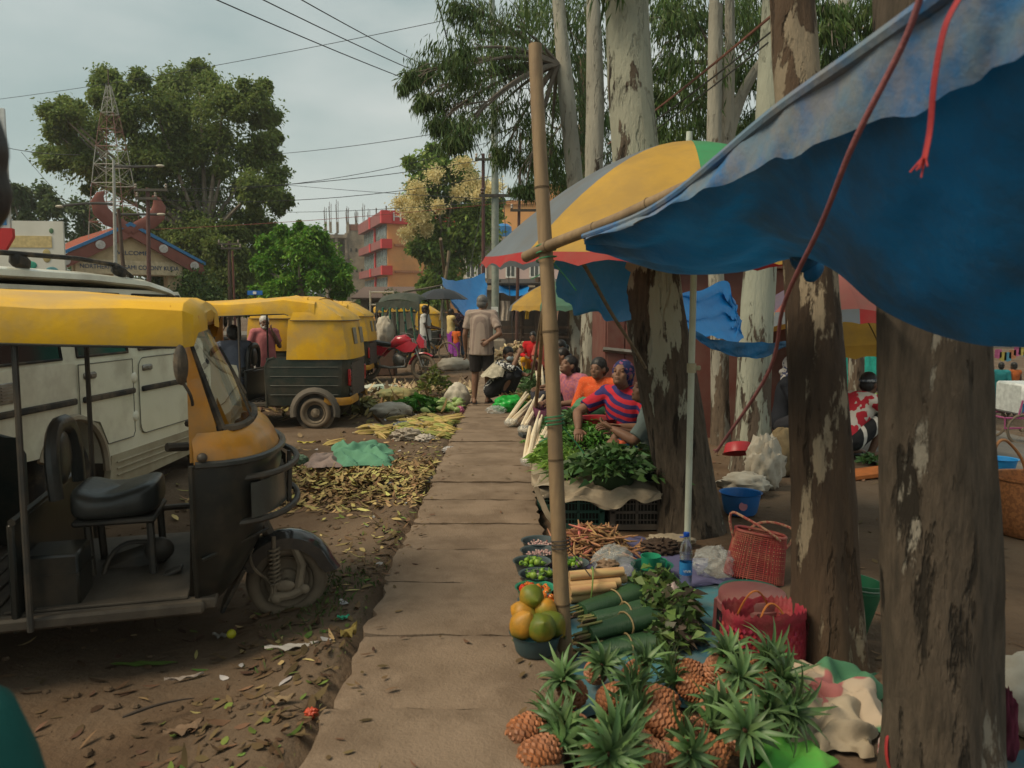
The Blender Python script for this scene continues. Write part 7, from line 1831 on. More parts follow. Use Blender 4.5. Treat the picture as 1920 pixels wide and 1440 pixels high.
# white stalk bundles (five stalks each, tied, roots toward the path)
wst = mat('white_stalk', (.66, .57, .43), (.56, .44, .29), rough=.5, scale=8, island=.12, bump=.2, bscale=40)
def wbundle(label, a, b, n=9, r_=.024, spread=.06):
    a, b = V(a), V(b); t = thing('white_stalk_bundle', label, 'stalks', a, group='bundles of white stalks along the footpath')
    d = b - a; u = d.normalized(); s_ = u.cross(V((0, 0, 1))).normalized()
    for k in range(n):
        o = s_ * rnd.gauss(0, spread * .55) + V((0, 0, abs(rnd.gauss(0, .03)))); e = d * rnd.uniform(.8, 1.08) + o * 2.0 + V((rnd.gauss(0, .03), 0, rnd.gauss(0, .03)))
        mb = MB(); mb.tube([o, o + u * .03, o.lerp(e, .4), e], [r_ * .7, r_ * 1.2, r_ * .95, r_ * .62], 8); mb.build('stalk', wst, t)
    crumple('film', None, None, (0, 0, -.02), (.085, .085, .05), film, 3, .2, parent=t, n=20)
    return t
wbundle('white stalks in a film bag at the lower right, nearest the crates', G(993, 868, .16), G(1028, 800, .42), 9)
wbundle('white stalks lying on the grey basket, middle bundle', G(985, 808, .20), G(1022, 755, .36), 9)
wbundle('white stalks reaching out over the footpath, farthest left bundle', G(958, 795, .12), G(1006, 742, .32), 8)
wbundle('white stalks standing upright behind the bamboo post', G(1022, 770, .1), G(1020, 700, .45), 8)
wbundle('small bunch of white stalks between the two larger ones', G(1004, 845, .2), G(1034, 790, .38), 6, .016)
crate('low dark basket of green chillies under the white stalks', G(987, 835, .0) + V((.02, .1, .03)), .17, .2, .1, cm((.05, .06, .06), .5), .2)
heap_stuff('green_chillies', 'green chillies in the low dark basket', 'chillies', G(987, 830, .1), 60, .06, .06, .02, (.03, .05), .006, ((.09, .2, .03), (.06, .15, .02)))
tub = mat('yellow_tube', (.50, .36, .03), (.42, .34, .05), rough=.45, scale=5)
for i, (a, b, l) in enumerate(((G(1055, 778, .2), G(1130, 782, .2), 'yellow bamboo tube in front of the seated women, upper'), (G(1058, 786, .16), G(1128, 790, .16), 'yellow bamboo tube in front of the seated women, lower'))):
    o = MB().tube(lin(V(), b - a, 8), [.032, .032, .031, .034, .032, .031, .034, .032, .032], 12).build('bamboo_tube', tub, loc=a); tag(o, l, 'bamboo tube')
cn = thing('bamboo_shoot', 'pale cone of bamboo shoot beside the green packet', 'bamboo shoot', G(1082, 795, .05) + V((0, .4, .1)))
MB().lathe([(.001, -.02), (.075, 0), (.07, .08), (.05, .2), (.025, .27), (.001, .30)], 16, wob=lambda a, j: 1 + .05 * math.sin(a * 4 + j * 2)).build('shoot', mat('shoot', (.42, .28, .12), (.3, .26, .1), rough=.7, scale=8), cn)
crumple('packet', 'green cloth packet leaning by the woman in orange', 'packet', P(1104, 758, 8.0) - V((0, 0, .12)), (.16, .10, .11), cm((.10, .26, .13), .7), 60, .12)
basin('basin', 'red basin in front of the woman in the striped top', P(1121, 792, 6.75) - V((0, 0, .07)), .17, .11, mat('red_plastic', (.36, .02, .03), (.28, .018, .025), rough=.4, scale=4)).scale = (1, 1, 1)
crate('low wooden box carrying the red basin', P(1121, 792, 6.8) * 1 - V((0, 0, P(1121, 792, 6.8).z)), .34, .3, P(1121, 792, 6.8).z - .075, cm((.10, .075, .05), .9))
heap_stuff('fern_bundle', 'brown and green bundles of fern shoots at the edge of the footpath', 'stalks', G(985, 765, .05), 150, .3, .22, .18, (.25, .45), .012, ((.17, .12, .05), (.24, .22, .05)))
o = greens('leafy_greens', 'bunch of green tops beside the squatting woman', 'leafy greens', G(985, 730, .1), .3, .4, .3, 700, (.08, .18), (.03, .05), g_b, .9, seed=12)
o = greens('leafy_greens', 'grey green spiky tops behind the bamboo canes', 'leafy greens', G(1000, 745, .1), .25, .3, .25, 400, (.12, .22), (.02, .03), crown_m, .9, seed=13)
crumple('plastic_bag', 'bright green plastic bag in front of the squatting woman', 'plastic bag', G(955, 772, .08), (.22, .14, .13), mat('green_film', (.02, .42, .05), (.02, .32, .05), rough=.3, scale=4, trans=.2), 71, .22, k=4)
crumple('plastic_bag', 'small crumpled clear bag on the footpath before the squatting woman', 'plastic bag', G(930, 775, .08), (.14, .1, .06), film, 72, .22, k=5)
# pale heap of roots far behind
heap_stuff('root_vegetable_heap', 'pale heap of root vegetables behind the woman in red', 'roots', G(972, 690, 0), 420, .75, .8, .62, (.14, .3), .045, ((.45, .34, .20), (.34, .24, .13)))
# ================================================================ people
def frame(z, y):
    z = V(z).normalized(); y = V(y); y = (y - z * y.dot(z)).normalized(); x = y.cross(z)
    return Matrix((x, y, z)).transposed()
def ME(c, M3): return Matrix.Translation(c) @ M3.to_4x4()
def pose(kind, **kw):
    if kind == 'stand':
        J = dict(pel=(0, 0, .90), che=(0, 0, 1.24), neck=(-.01, 0, 1.41), head=(.02, 0, 1.53), sL=(0, .175, 1.36), sR=(0, -.175, 1.36), eL=(-.02, .23, 1.09), eR=(-.02, -.23, 1.09), hL=(.05, .25, .86), hR=(.05, -.25, .86),
                 pL=(0, .09, .86), pR=(0, -.09, .86), kL=(.02, .10, .48), kR=(.02, -.10, .48), aL=(0, .10, .08), aR=(0, -.10, .08))
    elif kind == 'squat':
        J = dict(pel=(-.14, 0, .22), che=(.02, 0, .50), neck=(.09, 0, .66), head=(.14, 0, .77), sL=(.06, .17, .61), sR=(.06, -.17, .61), eL=(.25, .24, .46), eR=(.25, -.24, .46), hL=(.42, .14, .52), hR=(.42, -.14, .52),
                 pL=(-.12, .10, .20), pR=(-.12, -.10, .20), kL=(.24, .17, .46), kR=(.24, -.17, .46), aL=(.08, .13, .08), aR=(.08, -.13, .08))
    else:  # sit on a low stool
        J = dict(pel=(0, 0, .30), che=(.05, 0, .62), neck=(.07, 0, .79), head=(.11, 0, .91), sL=(.05, .175, .74), sR=(.05, -.175, .74), eL=(.15, .24, .50), eR=(.15, -.24, .50), hL=(.38, .12, .48), hR=(.38, -.12, .48),
                 pL=(.02, .10, .28), pR=(.02, -.10, .28), kL=(.42, .18, .40), kR=(.42, -.18, .40), aL=(.42, .13, .07), aR=(.42, -.13, .07))
    J.update(kw)
    return {k: V(v) for k, v in J.items()}
def hand_geo(mb, wr, d, side, curl=.5, k=1.0):
    """palm, four unequal bent fingers and a thumb from the palm's side"""
    d = V(d).normalized(); side = V(side); side = (side - d * side.dot(d)).normalized(); n = d.cross(side)   # n: towards the palm
    mb.tube([wr - d * .015, wr + d * .03, wr + d * .08, wr + d * .088], [.024 * k, .036 * k, .04 * k, .03 * k], 8, flat=.42, up=n)
    for q, (o, L_) in enumerate(((-.027, .062), (-.009, .074), (.009, .070), (.026, .054))):
        b = wr + d * .082 + side * o * k
        p = [b]; a = curl * .35
        for s_ in (.42, .32, .26):
            p.append(p[-1] + (d * math.cos(a) + n * math.sin(a)) * L_ * s_ * k); a += curl * .75
        mb.tube(p, [.0092 * k, .0085 * k, .0078 * k, .006 * k], 6)
    b = wr + d * .025 - side * .03 * k
    p = [b, b + (d * .6 - side * .7 + n * .2).normalized() * .035 * k]; p.append(p[-1] + (d * .9 - side * .1 + n * .45 * curl).normalized() * .030 * k); p.append(p[-1] + (d + n * .5 * curl).normalized() * .022 * k)
    mb.tube(p, [.012 * k, .0105 * k, .009 * k, .007 * k], 6)
def person(label, loc, rz, J, skin=(.20, .105, .066), hair='short', haircol=(.012, .010, .009), top=None, sleeve=1.0, bottom=None, legs=2.0, skirt=False, head=(0, 0), vox=.013, scale=1.0, extra=None, mask=None, beard=None, hands=(.6, .6), shoe=None, topstyle='shirt', scarf=None, vest=None, group=None):
    t = thing('person', label, 'person', loc, rz, group=group); t.scale = (scale,) * 3
    g = lambda k: J[k]
    lat = (g('sL') - g('sR')).normalized(); latp = (g('pL') - g('pR')).normalized()
    sp = (g('neck') - g('che')).normalized(); sp0 = (g('che') - g('pel')).normalized()
    Fc, Fp = frame(sp, lat), frame(sp0, latp)
    def torso(mb, e=0.0, hem=None):
        ctl = [g('pel') - sp0 * .09, g('pel'), g('pel').lerp(g('che'), .5), g('che'), g('che').lerp(g('neck'), .55), g('neck') - sp * .015]
        rx = [.085, .112, .102, .112, .098, .055]; ry = [.11, .158, .138, .158, .150, .062]
        if hem: ctl[0] = g('pel') - sp0 * hem; rx[:4] = [.135, .132, .125, .118]; ry[:4] = [.178, .176, .164, .164]
        c = cr(ctl, 20); vx = cr([(x, y, 0) for x, y in zip(rx, ry)], 20); secs = []
        for i in range(21):
            z_ = (c[min(i + 1, 20)] - c[max(i - 1, 0)]); F = frame(z_, latp.lerp(lat, min(1, i / 12)))
            secs.append([c[i] + F @ V(((vx[i].x + e) * math.cos(a), (vx[i].y + e) * math.copysign(abs(math.sin(a)) ** .85, math.sin(a)), 0)) for a in [2 * math.pi * k / 20 for k in range(20)]])
        mb.loft(secs)
        mb.tube([g('sL'), g('neck') - sp * .055, g('sR')], [.062 + e, .080 + e, .062 + e], 10)
        for s_ in 'LR': mb.ell(g('s' + s_), .064 + e)
    def seg(mb, pts, rs, n=10):
        mb.tube(pts, rs, n)
        for p, r in zip(pts, rs): mb.ell(p, r * .99, nu=10, nv=7)
    hy, hp = head
    Fh = Matrix.Rotation(hy, 3, 'Z') @ Matrix.Rotation(-hp, 3, 'Y')
    hc = g('head'); H_ = lambda v: hc + Fh @ V(v)
    def EH(mb, c, r, rot=(0, 0, 0), nu=12, nv=8): mb.ell(0, r, nu=nu, nv=nv, M=ME(H_(c), Fh @ Euler(rot).to_matrix()))
    mb = MB(); torso(mb)
    seg(mb, [g('neck') - sp * .07, g('neck'), H_((-.012, 0, -.06))], [.062, .054, .052])
    EH(mb, (-.006, 0, .025), (.095, .076, .098)); EH(mb, (.03, 0, -.055), (.060, .055, .062)); EH(mb, (.072, 0, -.09), (.020, .026, .018))
    EH(mb, (.088, 0, -.018), (.022, .014, .026), (0, -.35, 0)); EH(mb, (.078, 0, .02), (.02, .045, .014)); EH(mb, (.058, .038, -.03), (.028, .022, .024)); EH(mb, (.058, -.038, -.03), (.028, .022, .024)); EH(mb, (.083, 0, -.062), (.014, .026, .013))
    for s_, sg in (('L', 1), ('R', -1)):
        EH(mb, (-.005, sg * .079, -.008), (.02, .011, .032))
        seg(mb, [g('s' + s_), g('s' + s_).lerp(g('e' + s_), .5), g('e' + s_)], [.055, .050, .041]); seg(mb, [g('e' + s_), g('e' + s_).lerp(g('h' + s_), .35), g('h' + s_)], [.041, .041, .027])
        seg(mb, [g('p' + s_), g('p' + s_).lerp(g('k' + s_), .45), g('k' + s_)], [.092, .08, .058]); seg(mb, [g('k' + s_), g('k' + s_).lerp(g('a' + s_), .3), g('a' + s_)], [.056, .056, .035])
        fd = V((1, sg * .18, 0)).normalized(); a = g('a' + s_)
        mb.tube([a + V((0, 0, -.03)) - fd * .05, a + V((0, 0, -.035)) + fd * .05, a + fd * .13 + V((0, 0, -.055)), a + fd * .19 + V((0, 0, -.06))], [.034, .04, .034, .018], 8)
        mb.ell(a - fd * .045 + V((0, 0, -.045)), .032)
    me = remesh(mb, vox, 4)
    # hands and the features of the face join the same mesh
    sk = mat('skin', skin, tuple(x * .8 for x in skin), rough=.55, scale=7, spec=.35)
    fx = MB()
    for s_, sg, cu in (('L', 1, hands[0]), ('R', -1, hands[1])):
        d = (g('h' + s_) - g('e' + s_)).normalized(); hand_geo(fx, g('h' + s_), d, lat.cross(d) * sg if abs(d.z) > .7 else V((0, sg, .3)), cu)
    nh = len(fx.f)
    mats_ = [sk, cm((.55, .52, .48), .3), cm((.012, .009, .008), .3), cm((skin[0] * .9, skin[1] * .5, skin[2] * .5), .45)]
    for sg in (-1, 1):
        fx.cur = 1; EH(fx, (.080, sg * .031, .003), (.010, .014, .0075), nu=8, nv=6)
        fx.cur = 2; EH(fx, (.087, sg * .031, .002), (.0055, .006, .0065), nu=8, nv=6); EH(fx, (.083, sg * .034, .026), (.010, .020, .0042), (sg * .12, 0, 0), 8, 5); EH(fx, (.079, sg * .031, .011), (.012, .0155, .0035), nu=8, nv=5)
        EH(fx, (.100, sg * .008, -.034), (.004, .004, .003), nu=6, nv=4)
    fx.cur = 3; EH(fx, (.093, 0, -.058), (.008, .023, .0045), nu=8, nv=5); EH(fx, (.091, 0, -.067), (.008, .019, .0055), nu=8, nv=5)
    fm = fx.mesh('f', mats_)
    bm = bmesh.new(); bm.from_mesh(me)
    for f in bm.faces: f.smooth = True; f.material_index = 0
    bm.from_mesh(fm); bm.to_mesh(me); bm.free()
    me.materials.clear()
    for m in mats_: me.materials.append(m)
    o = bpy.data.objects.new('body', me); C.objects.link(o); o.parent = t
    def cloth(name, mbx, m, sm=4, v=vox):
        q = remesh(mbx, v, sm, name); q.materials.append(m)
        q.polygons.foreach_set('use_smooth', [True] * len(q.polygons))
        ob = bpy.data.objects.new(name, q); C.objects.link(ob); ob.parent = t; return ob
    if top:
        mb = MB(); torso(mb, .016, .15 if topstyle == 'untucked' else None)
        if topstyle == 'long':
            mb.tube([g('pel') + sp0 * .10, g('pel') - sp0 * .06 + V((0, 0, -.02))], [.15, .165], 14)
        for s_ in 'LR':
            a, e, h = g('s' + s_), g('e' + s_), g('h' + s_)
            q = min(1, sleeve); pts = [a, a.lerp(e, q)]; rs = [.074, .068 if sleeve < 1 else .058]
            if sleeve > 1: pts.append(e.lerp(h, min(.97, sleeve - 1))); rs.append(.046)
            mb.tube(pts, rs, 10); [mb.ell(p, r * .98, nu=10, nv=6) for p, r in list(zip(pts, rs))[:(2 if sleeve > 1 else 1)]]
        ob = cloth('top', mb, top)
        # collar
        MB().tube([g('neck') + Fc @ V((.062 * math.cos(a), .066 * math.sin(a), -.025 - .015 * math.cos(a))) for a in [k * math.pi / 9 for k in range(19)]], .011, 6, cap=False).build('collar', top, ob)
    if vest:
        mb = MB(); torso(mb, .03); cloth('vest', mb, vest)
    if bottom:
        mb = MB(); mb.ell(0, (.125, .17, .12), M=ME(g('pel') + sp0 * .0, Fp))
        for s_ in 'LR':
            p, k, a = g('p' + s_), g('k' + s_), g('a' + s_)
            q = min(1, legs); pts = [p, p.lerp(k, q)]; rs = [.112, .088 if legs < 1 else .078]
            if legs > 1: pts.append(k.lerp(a, min(.95, legs - 1))); rs.append(.062)
            mb.tube(pts, rs, 12); [mb.ell(x, r * .98, nu=10, nv=6) for x, r in list(zip(pts, rs))[:(2 if legs > 1 else 1)]]
        if skirt:
            kl, kr = g('kL'), g('kR'); al, ar = g('aL'), g('aR')
            for q in (.3, .5, .7): mb.tube([g('pL').lerp(g('pR'), q), kl.lerp(kr, q)], [.11, .085], 10)
            if legs > 1.2:
                e = min(.85, legs - 1)
                for q in (.1, .3, .5, .7, .9): mb.tube([kl.lerp(kr, q), kl.lerp(kr, q).lerp(al.lerp(ar, q), e)], [.08, .075], 10)
        cloth('bottoms', mb, bottom)
    hm = mat('hair', haircol, tuple(x * 1.6 for x in haircol), rough=.45, scale=40, bump=.5, bscale=120, bstretch=(1, 1, .2), bdist=.004)
    if hair:
        mb = MB()
        EH(mb, (-.014, 0, .042), (.100, .086, .094))
        if hair == 'short': EH(mb, (-.045, 0, -.01), (.066, .080, .07))
        if hair in ('bun', 'tied', 'long'): EH(mb, (-.05, 0, -.005), (.066, .082, .085))
        if hair == 'bun': EH(mb, (-.135, 0, .0), (.045, .05, .045)); EH(mb, (-.10, 0, .0), (.04, .04, .04))
        if hair == 'tied': EH(mb, (-.12, 0, -.05), (.03, .035, .07), (0, .5, 0)); EH(mb, (-.14, .02, -.12), (.024, .03, .08), (0, .2, 0))
        if hair == 'long': EH(mb, (-.06, 0, -.10), (.05, .085, .10))
        cloth('hair', mb, hm, 2, vox * .7)
    if scarf:
        mb = MB(); EH(mb, (-.018, 0, .03), (.105, .092, .104)); EH(mb, (-.06, 0, -.03), (.062, .082, .07)); EH(mb, (-.13, -.01, -.05), (.03, .045, .03))
        if scarf[1]: EH(mb, (-.03, 0, -.09), (.09, .10, .08)); mb.tube([g('sL') + V((0, 0, -.02)), g('neck'), g('sR') + V((0, 0, -.02))], [.07, .10, .07], 10)
        cloth('headscarf', mb, scarf[0], 3, vox * .8)
    if beard:
        mb = MB(); EH(mb, (.058, 0, -.082), (.042, .05, .04)); EH(mb, (.088, 0, -.048), (.012, .026, .008)); EH(mb, (.02, .055, -.05), (.03, .016, .045)); EH(mb, (.02, -.055, -.05), (.03, .016, .045))
        cloth('beard', mb, mat('beard_hair', beard, tuple(x * .7 for x in beard), rough=.7, scale=50), 2, vox * .7)
    if mask:
        mb = MB(); EH(mb, (.062, 0, -.048), (.048, .060, .046)); cloth('face_mask', mb, cm(mask, .7), 3, vox * .7)
    if shoe:
        for s_, sg in (('L', 1), ('R', -1)):
            fd = V((1, sg * .18, 0)).normalized(); a = g('a' + s_)
            MB().tube([a + V((0, 0, -.068)) - fd * .09, a + V((0, 0, -.070)) + fd * .06, a + V((0, 0, -.070)) + fd * .2], [.034, .046, .03], 10, flat=.25, up=(0, 0, 1)).tube([a + fd * .12 + V((0, -.04, -.065)), a + fd * .07 + V((0, 0, -.005)), a + fd * .12 + V((0, .04, -.065))], .009, 6).build('slipper', cm(shoe, .6), t)
    if extra: extra(t, J, H_, Fh)
    return t
def pattern(name, a, b, sc_=30, stretch=None, lo=.48, hi=.52, c=None, wave=None):
    m = bpy.data.materials.new(name); m.use_nodes = True; nt = m.node_tree; bs = nt.nodes['Principled BSDF']
    if wave:
        t = nt.nodes.new('ShaderNodeTexCoord'); mp_ = nt.nodes.new('ShaderNodeMapping'); mp_.inputs['Rotation'].default_value = wave[1]
        wv = nt.nodes.new('ShaderNodeTexWave'); wv.inputs['Scale'].default_value = wave[0]; wv.inputs['Distortion'].default_value = wave[2]; wv.inputs['Detail Scale'].default_value = 1
        nt.links.new(t.outputs['Object'], mp_.inputs[0]); nt.links.new(mp_.outputs[0], wv.inputs['Vector'])
        r = nt.nodes.new('ShaderNodeMapRange'); r.inputs[1].default_value = wave[3] - .04; r.inputs[2].default_value = wave[3] + .04; nt.links.new(wv.outputs['Fac'], r.inputs[0]); f = r.outputs[0]
        col = _mix(nt, a, b, f)
        if len(wave) > 4:
            mp2 = nt.nodes.new('ShaderNodeMapping'); mp2.inputs['Rotation'].default_value = wave[4]; w2 = nt.nodes.new('ShaderNodeTexWave'); w2.inputs['Scale'].default_value = wave[0]
            nt.links.new(t.outputs['Object'], mp2.inputs[0]); nt.links.new(mp2.outputs[0], w2.inputs['Vector'])
            r2 = nt.nodes.new('ShaderNodeMapRange'); r2.inputs[1].default_value = .74; r2.inputs[2].default_value = .78; nt.links.new(w2.outputs['Fac'], r2.inputs[0]); col = _mix(nt, col, c, r2.outputs[0])
    else:
        f, _ = _noise(nt, sc_, 2, stretch, lo=lo, hi=hi); col = _mix(nt, a, b, f)
    nt.links.new(col, bs.inputs['Base Color']); bs.inputs['Roughness'].default_value = .85; bs.inputs['Specular IOR Level'].default_value = .15
    _, h = _noise(nt, 9, 4); bn = nt.nodes.new('ShaderNodeBump'); bn.inputs['Strength'].default_value = .5; bn.inputs['Distance'].default_value = .02
    nt.links.new(h, bn.inputs['Height']); nt.links.new(bn.outputs[0], bs.inputs['Normal'])
    return m
def plain(c, **k): return mat('cloth_fabric', c, tuple(x * .8 for x in c), rough=.9, scale=6, spec=.15, bump=.5, bscale=10, bdist=.02, **k)
def strap(t, J, c=(.05, .03, .025), r=.012, s_='L'):
    o = 'R' if s_ == 'L' else 'L'; a = J['s' + s_] + V((.02, 0, .06)); b = J['che'] + V((.135, 0, -.02)); p = J['p' + o] + V((.09, 0, .10))
    MB().tube(bez(a, b + V((.04, 0, .04)), p, 10), r, 6, flat=.35).build('bag_strap', cm(c, .6), t)
def DX(px, py, Y, z=0.0): p = P(px, py, Y); return V((p.x, Y, z))
# the standing man
person('man standing with his back turned in a pale checked shirt and dark shorts', G(903, 758, .08) + V((0, .05, 0)), R(84), pose('stand', hL=(.04, .25, .80), eL=(-.03, .25, 1.06), eR=(-.13, -.30, 1.08), hR=(-.15, -.13, .97), head=(.03, -.015, 1.53), aL=(-.02, .11, .08), kL=(.03, .10, .47), aR=(.10, -.08, .08)), haircol=(.09, .085, .08), top=pattern('checked_shirt', (.33, .26, .215), (.25, .19, .16), wave=(9, (0, 0, 0), .6, .5)), sleeve=.72, topstyle='untucked', bottom=plain((.035, .03, .03)), legs=.93, head=(R(-18), -.05), shoe=(.05, .035, .03), hands=(.7, .9), vox=.011, scale=1.02)
# squatting woman with the mask
def shawl(t, J, H_, Fh):
    def f(a, b):
        an = (a - .5) * 2 * 2.3; r = .17 + .17 * b
        c = J['neck'].lerp(J['che'], b * .9) + V((-.04 * b, 0, .02))
        return c + V((-r * math.cos(an) * .8, r * math.sin(an) * 1.18, -.09 * b + .012 * math.sin(a * 40)))
    MB().grid(f, 40, 10).build('shawl', pattern('shawl_cloth', (.42, .38, .29), (.32, .29, .22), 22), t, fix=False)
person('squatting woman with a face mask, beige shawl and black and white blouse, arm raised', G(938, 757, .08), R(-22), pose('squat', eR=(.30, -.22, .58), hR=(.36, -.12, .80), hL=(.40, .10, .46)), hair='tied', top=pattern('leaf_print', (.03, .03, .035), (.5, .5, .48), 26, lo=.50, hi=.53), sleeve=1.1, bottom=plain((.025, .025, .028)), legs=1.7, skirt=True, head=(R(-45), -.05), mask=(.42, .50, .52), shoe=(.4, .42, .44), extra=shawl, vox=.012, hands=(.6, 1.2))
# women along the stalls
def lap_sit(**k): return pose('sit', **k)
person('woman in a red sweater and yellow trousers sitting by the pale root heap', DX(1000, 690, 18.6), R(-98), lap_sit(), hair='bun', top=plain((.50, .02, .025)), sleeve=1.9, bottom=plain((.52, .25, .015)), legs=1.8, head=(0, -.05), vox=.015, extra=lambda t, J, H_, F: strap(t, J), shoe=(.05, .05, .06))
person('person in a coral top, mostly hidden behind the bamboo post', DX(1022, 690, 17.2), R(-100), lap_sit(), hair='short', top=plain((.5, .11, .09)), sleeve=.8, bottom=plain((.1, .03, .03)), vox=.018)
person('woman in dark blue sitting far behind the pink topped woman', DX(1060, 690, 13.6), R(-150), lap_sit(), hair='bun', top=plain((.02, .03, .06)), sleeve=1.6, bottom=plain((.03, .03, .04)), skirt=True, legs=1.7, vox=.016)
person('woman with a cream and black patterned wrap, half hidden by the bamboo post', DX(1066, 740, 10.9), R(-165), lap_sit(), hair='bun', top=pattern('knit_print', (.45, .40, .32), (.05, .05, .05), 40, (1, 1, 4), .56, .6), sleeve=1.3, bottom=plain((.04, .04, .05)), skirt=True, legs=1.7, head=(0, .35), vox=.014, extra=lambda t, J, H_, F: strap(t, J, (.02, .03, .03), .016))
person('woman in a faded pink print top looking down at her hands', DX(1083, 745, 9.3), R(-150), lap_sit(head=(.13, 0, .90)), hair='bun', top=pattern('pink_print', (.40, .13, .14), (.28, .10, .16), 38), sleeve=.7, bottom=plain((.12, .04, .07)), skirt=True, legs=1.8, head=(R(4), .45), vox=.012)
person('woman in a bright orange dotted blouse with a dark shoulder strap', DX(1128, 750, 8.7), R(-118), lap_sit(hL=(.34, .06, .42), hR=(.36, -.02, .44)), hair='bun', top=pattern('orange_dots', (.56, .085, .025), (.62, .17, .07), 60, lo=.60, hi=.63), sleeve=1.5, topstyle='long', bottom=plain((.05, .02, .02)), skirt=True, legs=1.8, head=(R(-10), .10), vox=.012, extra=lambda t, J, H_, F: strap(t, J, (.045, .04, .035), .016, 'L'))
person('woman in a blue headscarf and red and blue striped top reaching over the greens', DX(1178, 800, 6.75, .06), R(-128), lap_sit(eR=(.30, -.30, .60), hR=(.50, -.16, .50), hL=(.30, .10, .52), eL=(.14, .27, .50)), hair=None, scarf=(pattern('flower_scarf', (.02, .03, .09), (.20, .07, .13), 30, lo=.54, hi=.57), False), top=pattern('striped_top', (.42, .025, .04), (.035, .03, .12), wave=(5.5, (R(20), R(65), 0), 1.2, .5)), sleeve=.75, topstyle='long', bottom=plain((.02, .018, .018)), skirt=True, legs=1.3, head=(R(8), .42), vox=.010, extra=lambda t, J, H_, F: strap(t, J, (.10, .055, .03), .014, 'L'), scale=1.04)
plaid = pattern('plaid_shorts', (.03, .10, .17), (.11, .04, .02), wave=(5, (0, 0, 0), .2, .6, (0, R(90), 0)), c=(.5, .10, .05))
person('person in plaid shorts and a grey top, mostly hidden behind the leaning trunk', DX(1237, 830, 6.15, .02), R(172), lap_sit(kL=(.36, .20, .50), kR=(.33, -.10, .50), aL=(.5, .16, .09), aR=(.48, -.06, .09), hL=(.36, .16, .62), eL=(.2, .25, .55), hR=(.38, -.0, .60)), hair='bun', top=plain((.16, .20, .19)), sleeve=.9, bottom=plaid, legs=.95, head=(R(10), .3), vox=.011)
# right side
person('woman in a patterned white headscarf sitting behind the yellow basket', DX(1466, 760, 8.7, .02), R(-20), lap_sit(), hair=None, scarf=(pattern('white_scarf', (.46, .43, .40), (.05, .06, .12), 24, lo=.52, hi=.56), True), top=plain((.02, .022, .028)), sleeve=1.8, bottom=plain((.03, .03, .035)), skirt=True, legs=1.7, head=(R(5), .05), vox=.013, skin=(.17, .085, .055))
YB = thing('basket', 'yellow and black woven basket beside the woman in the white headscarf', 'basket', DX(1462, 830, 8.2))
MB().lathe([(.001, 0), (.13, 0), (.16, .05), (.17, .15), (.15, .26), (.155, .27), (.14, .27), (.13, .1), (.001, .1)], 28).build('basket_body', pattern('yellow_weave', (.45, .30, .02), (.04, .035, .02), wave=(18, (0, R(90), 0), 3.0, .7)), YB)
person('squatting man in a red and white shirt and striped trousers at the road edge', DX(1604, 860, 8.3, -.0), R(18), pose('squat', hR=(.40, -.10, .62), hL=(.42, .10, .60), eR=(.30, -.26, .42)), hair='short', top=pattern('red_white_print', (.40, .025, .04), (.5, .47, .42), 7, lo=.52, hi=.54), sleeve=1.5, bottom=pattern('side_stripe', (.02, .02, .022), (.5, .48, .44), wave=(2.2, (R(90), 0, 0), .1, .85)), legs=1.15, head=(R(12), .05), mask=(.02, .02, .025), shoe=(.06, .06, .06), vox=.012, skin=(.15, .075, .045), extra=lambda t, J, H_, F: MB().tube([H_((.088 * math.cos(a) - .008, .083 * math.sin(a), .045)) for a in [k * math.pi / 12 for k in range(25)]], .018, 6, cap=False).build('headband', pattern('bandana', (.35, .36, .36), (.1, .12, .14), 30), t))
def GS(px, py):
    d = ray(px, py); t = 1.0
    for _ in range(4000):
        p = V((d.x * t, d.y * t, H + d.z * t))
        if p.z < gz(p.x, p.y): return p
        t += .01
    return p
p1 = GS(1896, 785); p1.z = gz(p1.x, p1.y)
person('person in an orange vest top standing behind the ice cream cart', p1, R(100), pose('stand', hL=(.25, .18, 1.0), hR=(.25, -.18, 1.0)), hair='short', top=plain((.42, .11, .03)), sleeve=.2, bottom=plain((.06, .04, .035)), legs=1.9, vox=.018, skin=(.11, .06, .04))
p2 = GS(1872, 785); p2.z = gz(p2.x, p2.y)
person('person in turquoise clothes at the right edge of the thickest trunk', p2, R(60), pose('stand'), hair='short', top=plain((.03, .22, .24)), sleeve=1.6, bottom=plain((.025, .18, .2)), skirt=True, legs=1.8, vox=.018, skin=(.11, .06, .04))
# left side
person('man in a white shirt and green trousers behind the red motorcycle', DX(798, 690, 20.6), R(-8), pose('stand', eR=(.10, -.25, 1.10), hR=(.34, -.15, 1.06), eL=(.10, .25, 1.10), hL=(.34, .15, 1.06)), top=plain((.56, .56, .54)), sleeve=.65, topstyle='untucked', bottom=plain((.07, .12, .10)), legs=1.9, vox=.016, skin=(.10, .055, .035), head=(0, .1))
person('person in a pale yellow vest standing by the bright blue awning', DX(846, 660, 25), R(30), pose('stand', hR=(.25, -.1, 1.2), eR=(.12, -.24, 1.12)), top=plain((.55, .42, .18)), sleeve=.2, bottom=plain((.25, .05, .3)), skirt=True, legs=1.8, vox=.018, skin=(.11, .06, .04), scale=.95)
person('person in a dark flowered shirt standing with their back turned under the bright blue awning', DX(862, 660, 25.3), R(95), pose('stand'), top=pattern('dark_print', (.02, .018, .025), (.18, .08, .1), 25, lo=.56, hi=.6), sleeve=1.1, bottom=plain((.06, .10, .14)), legs=1.9, vox=.018, skin=(.10, .055, .035))
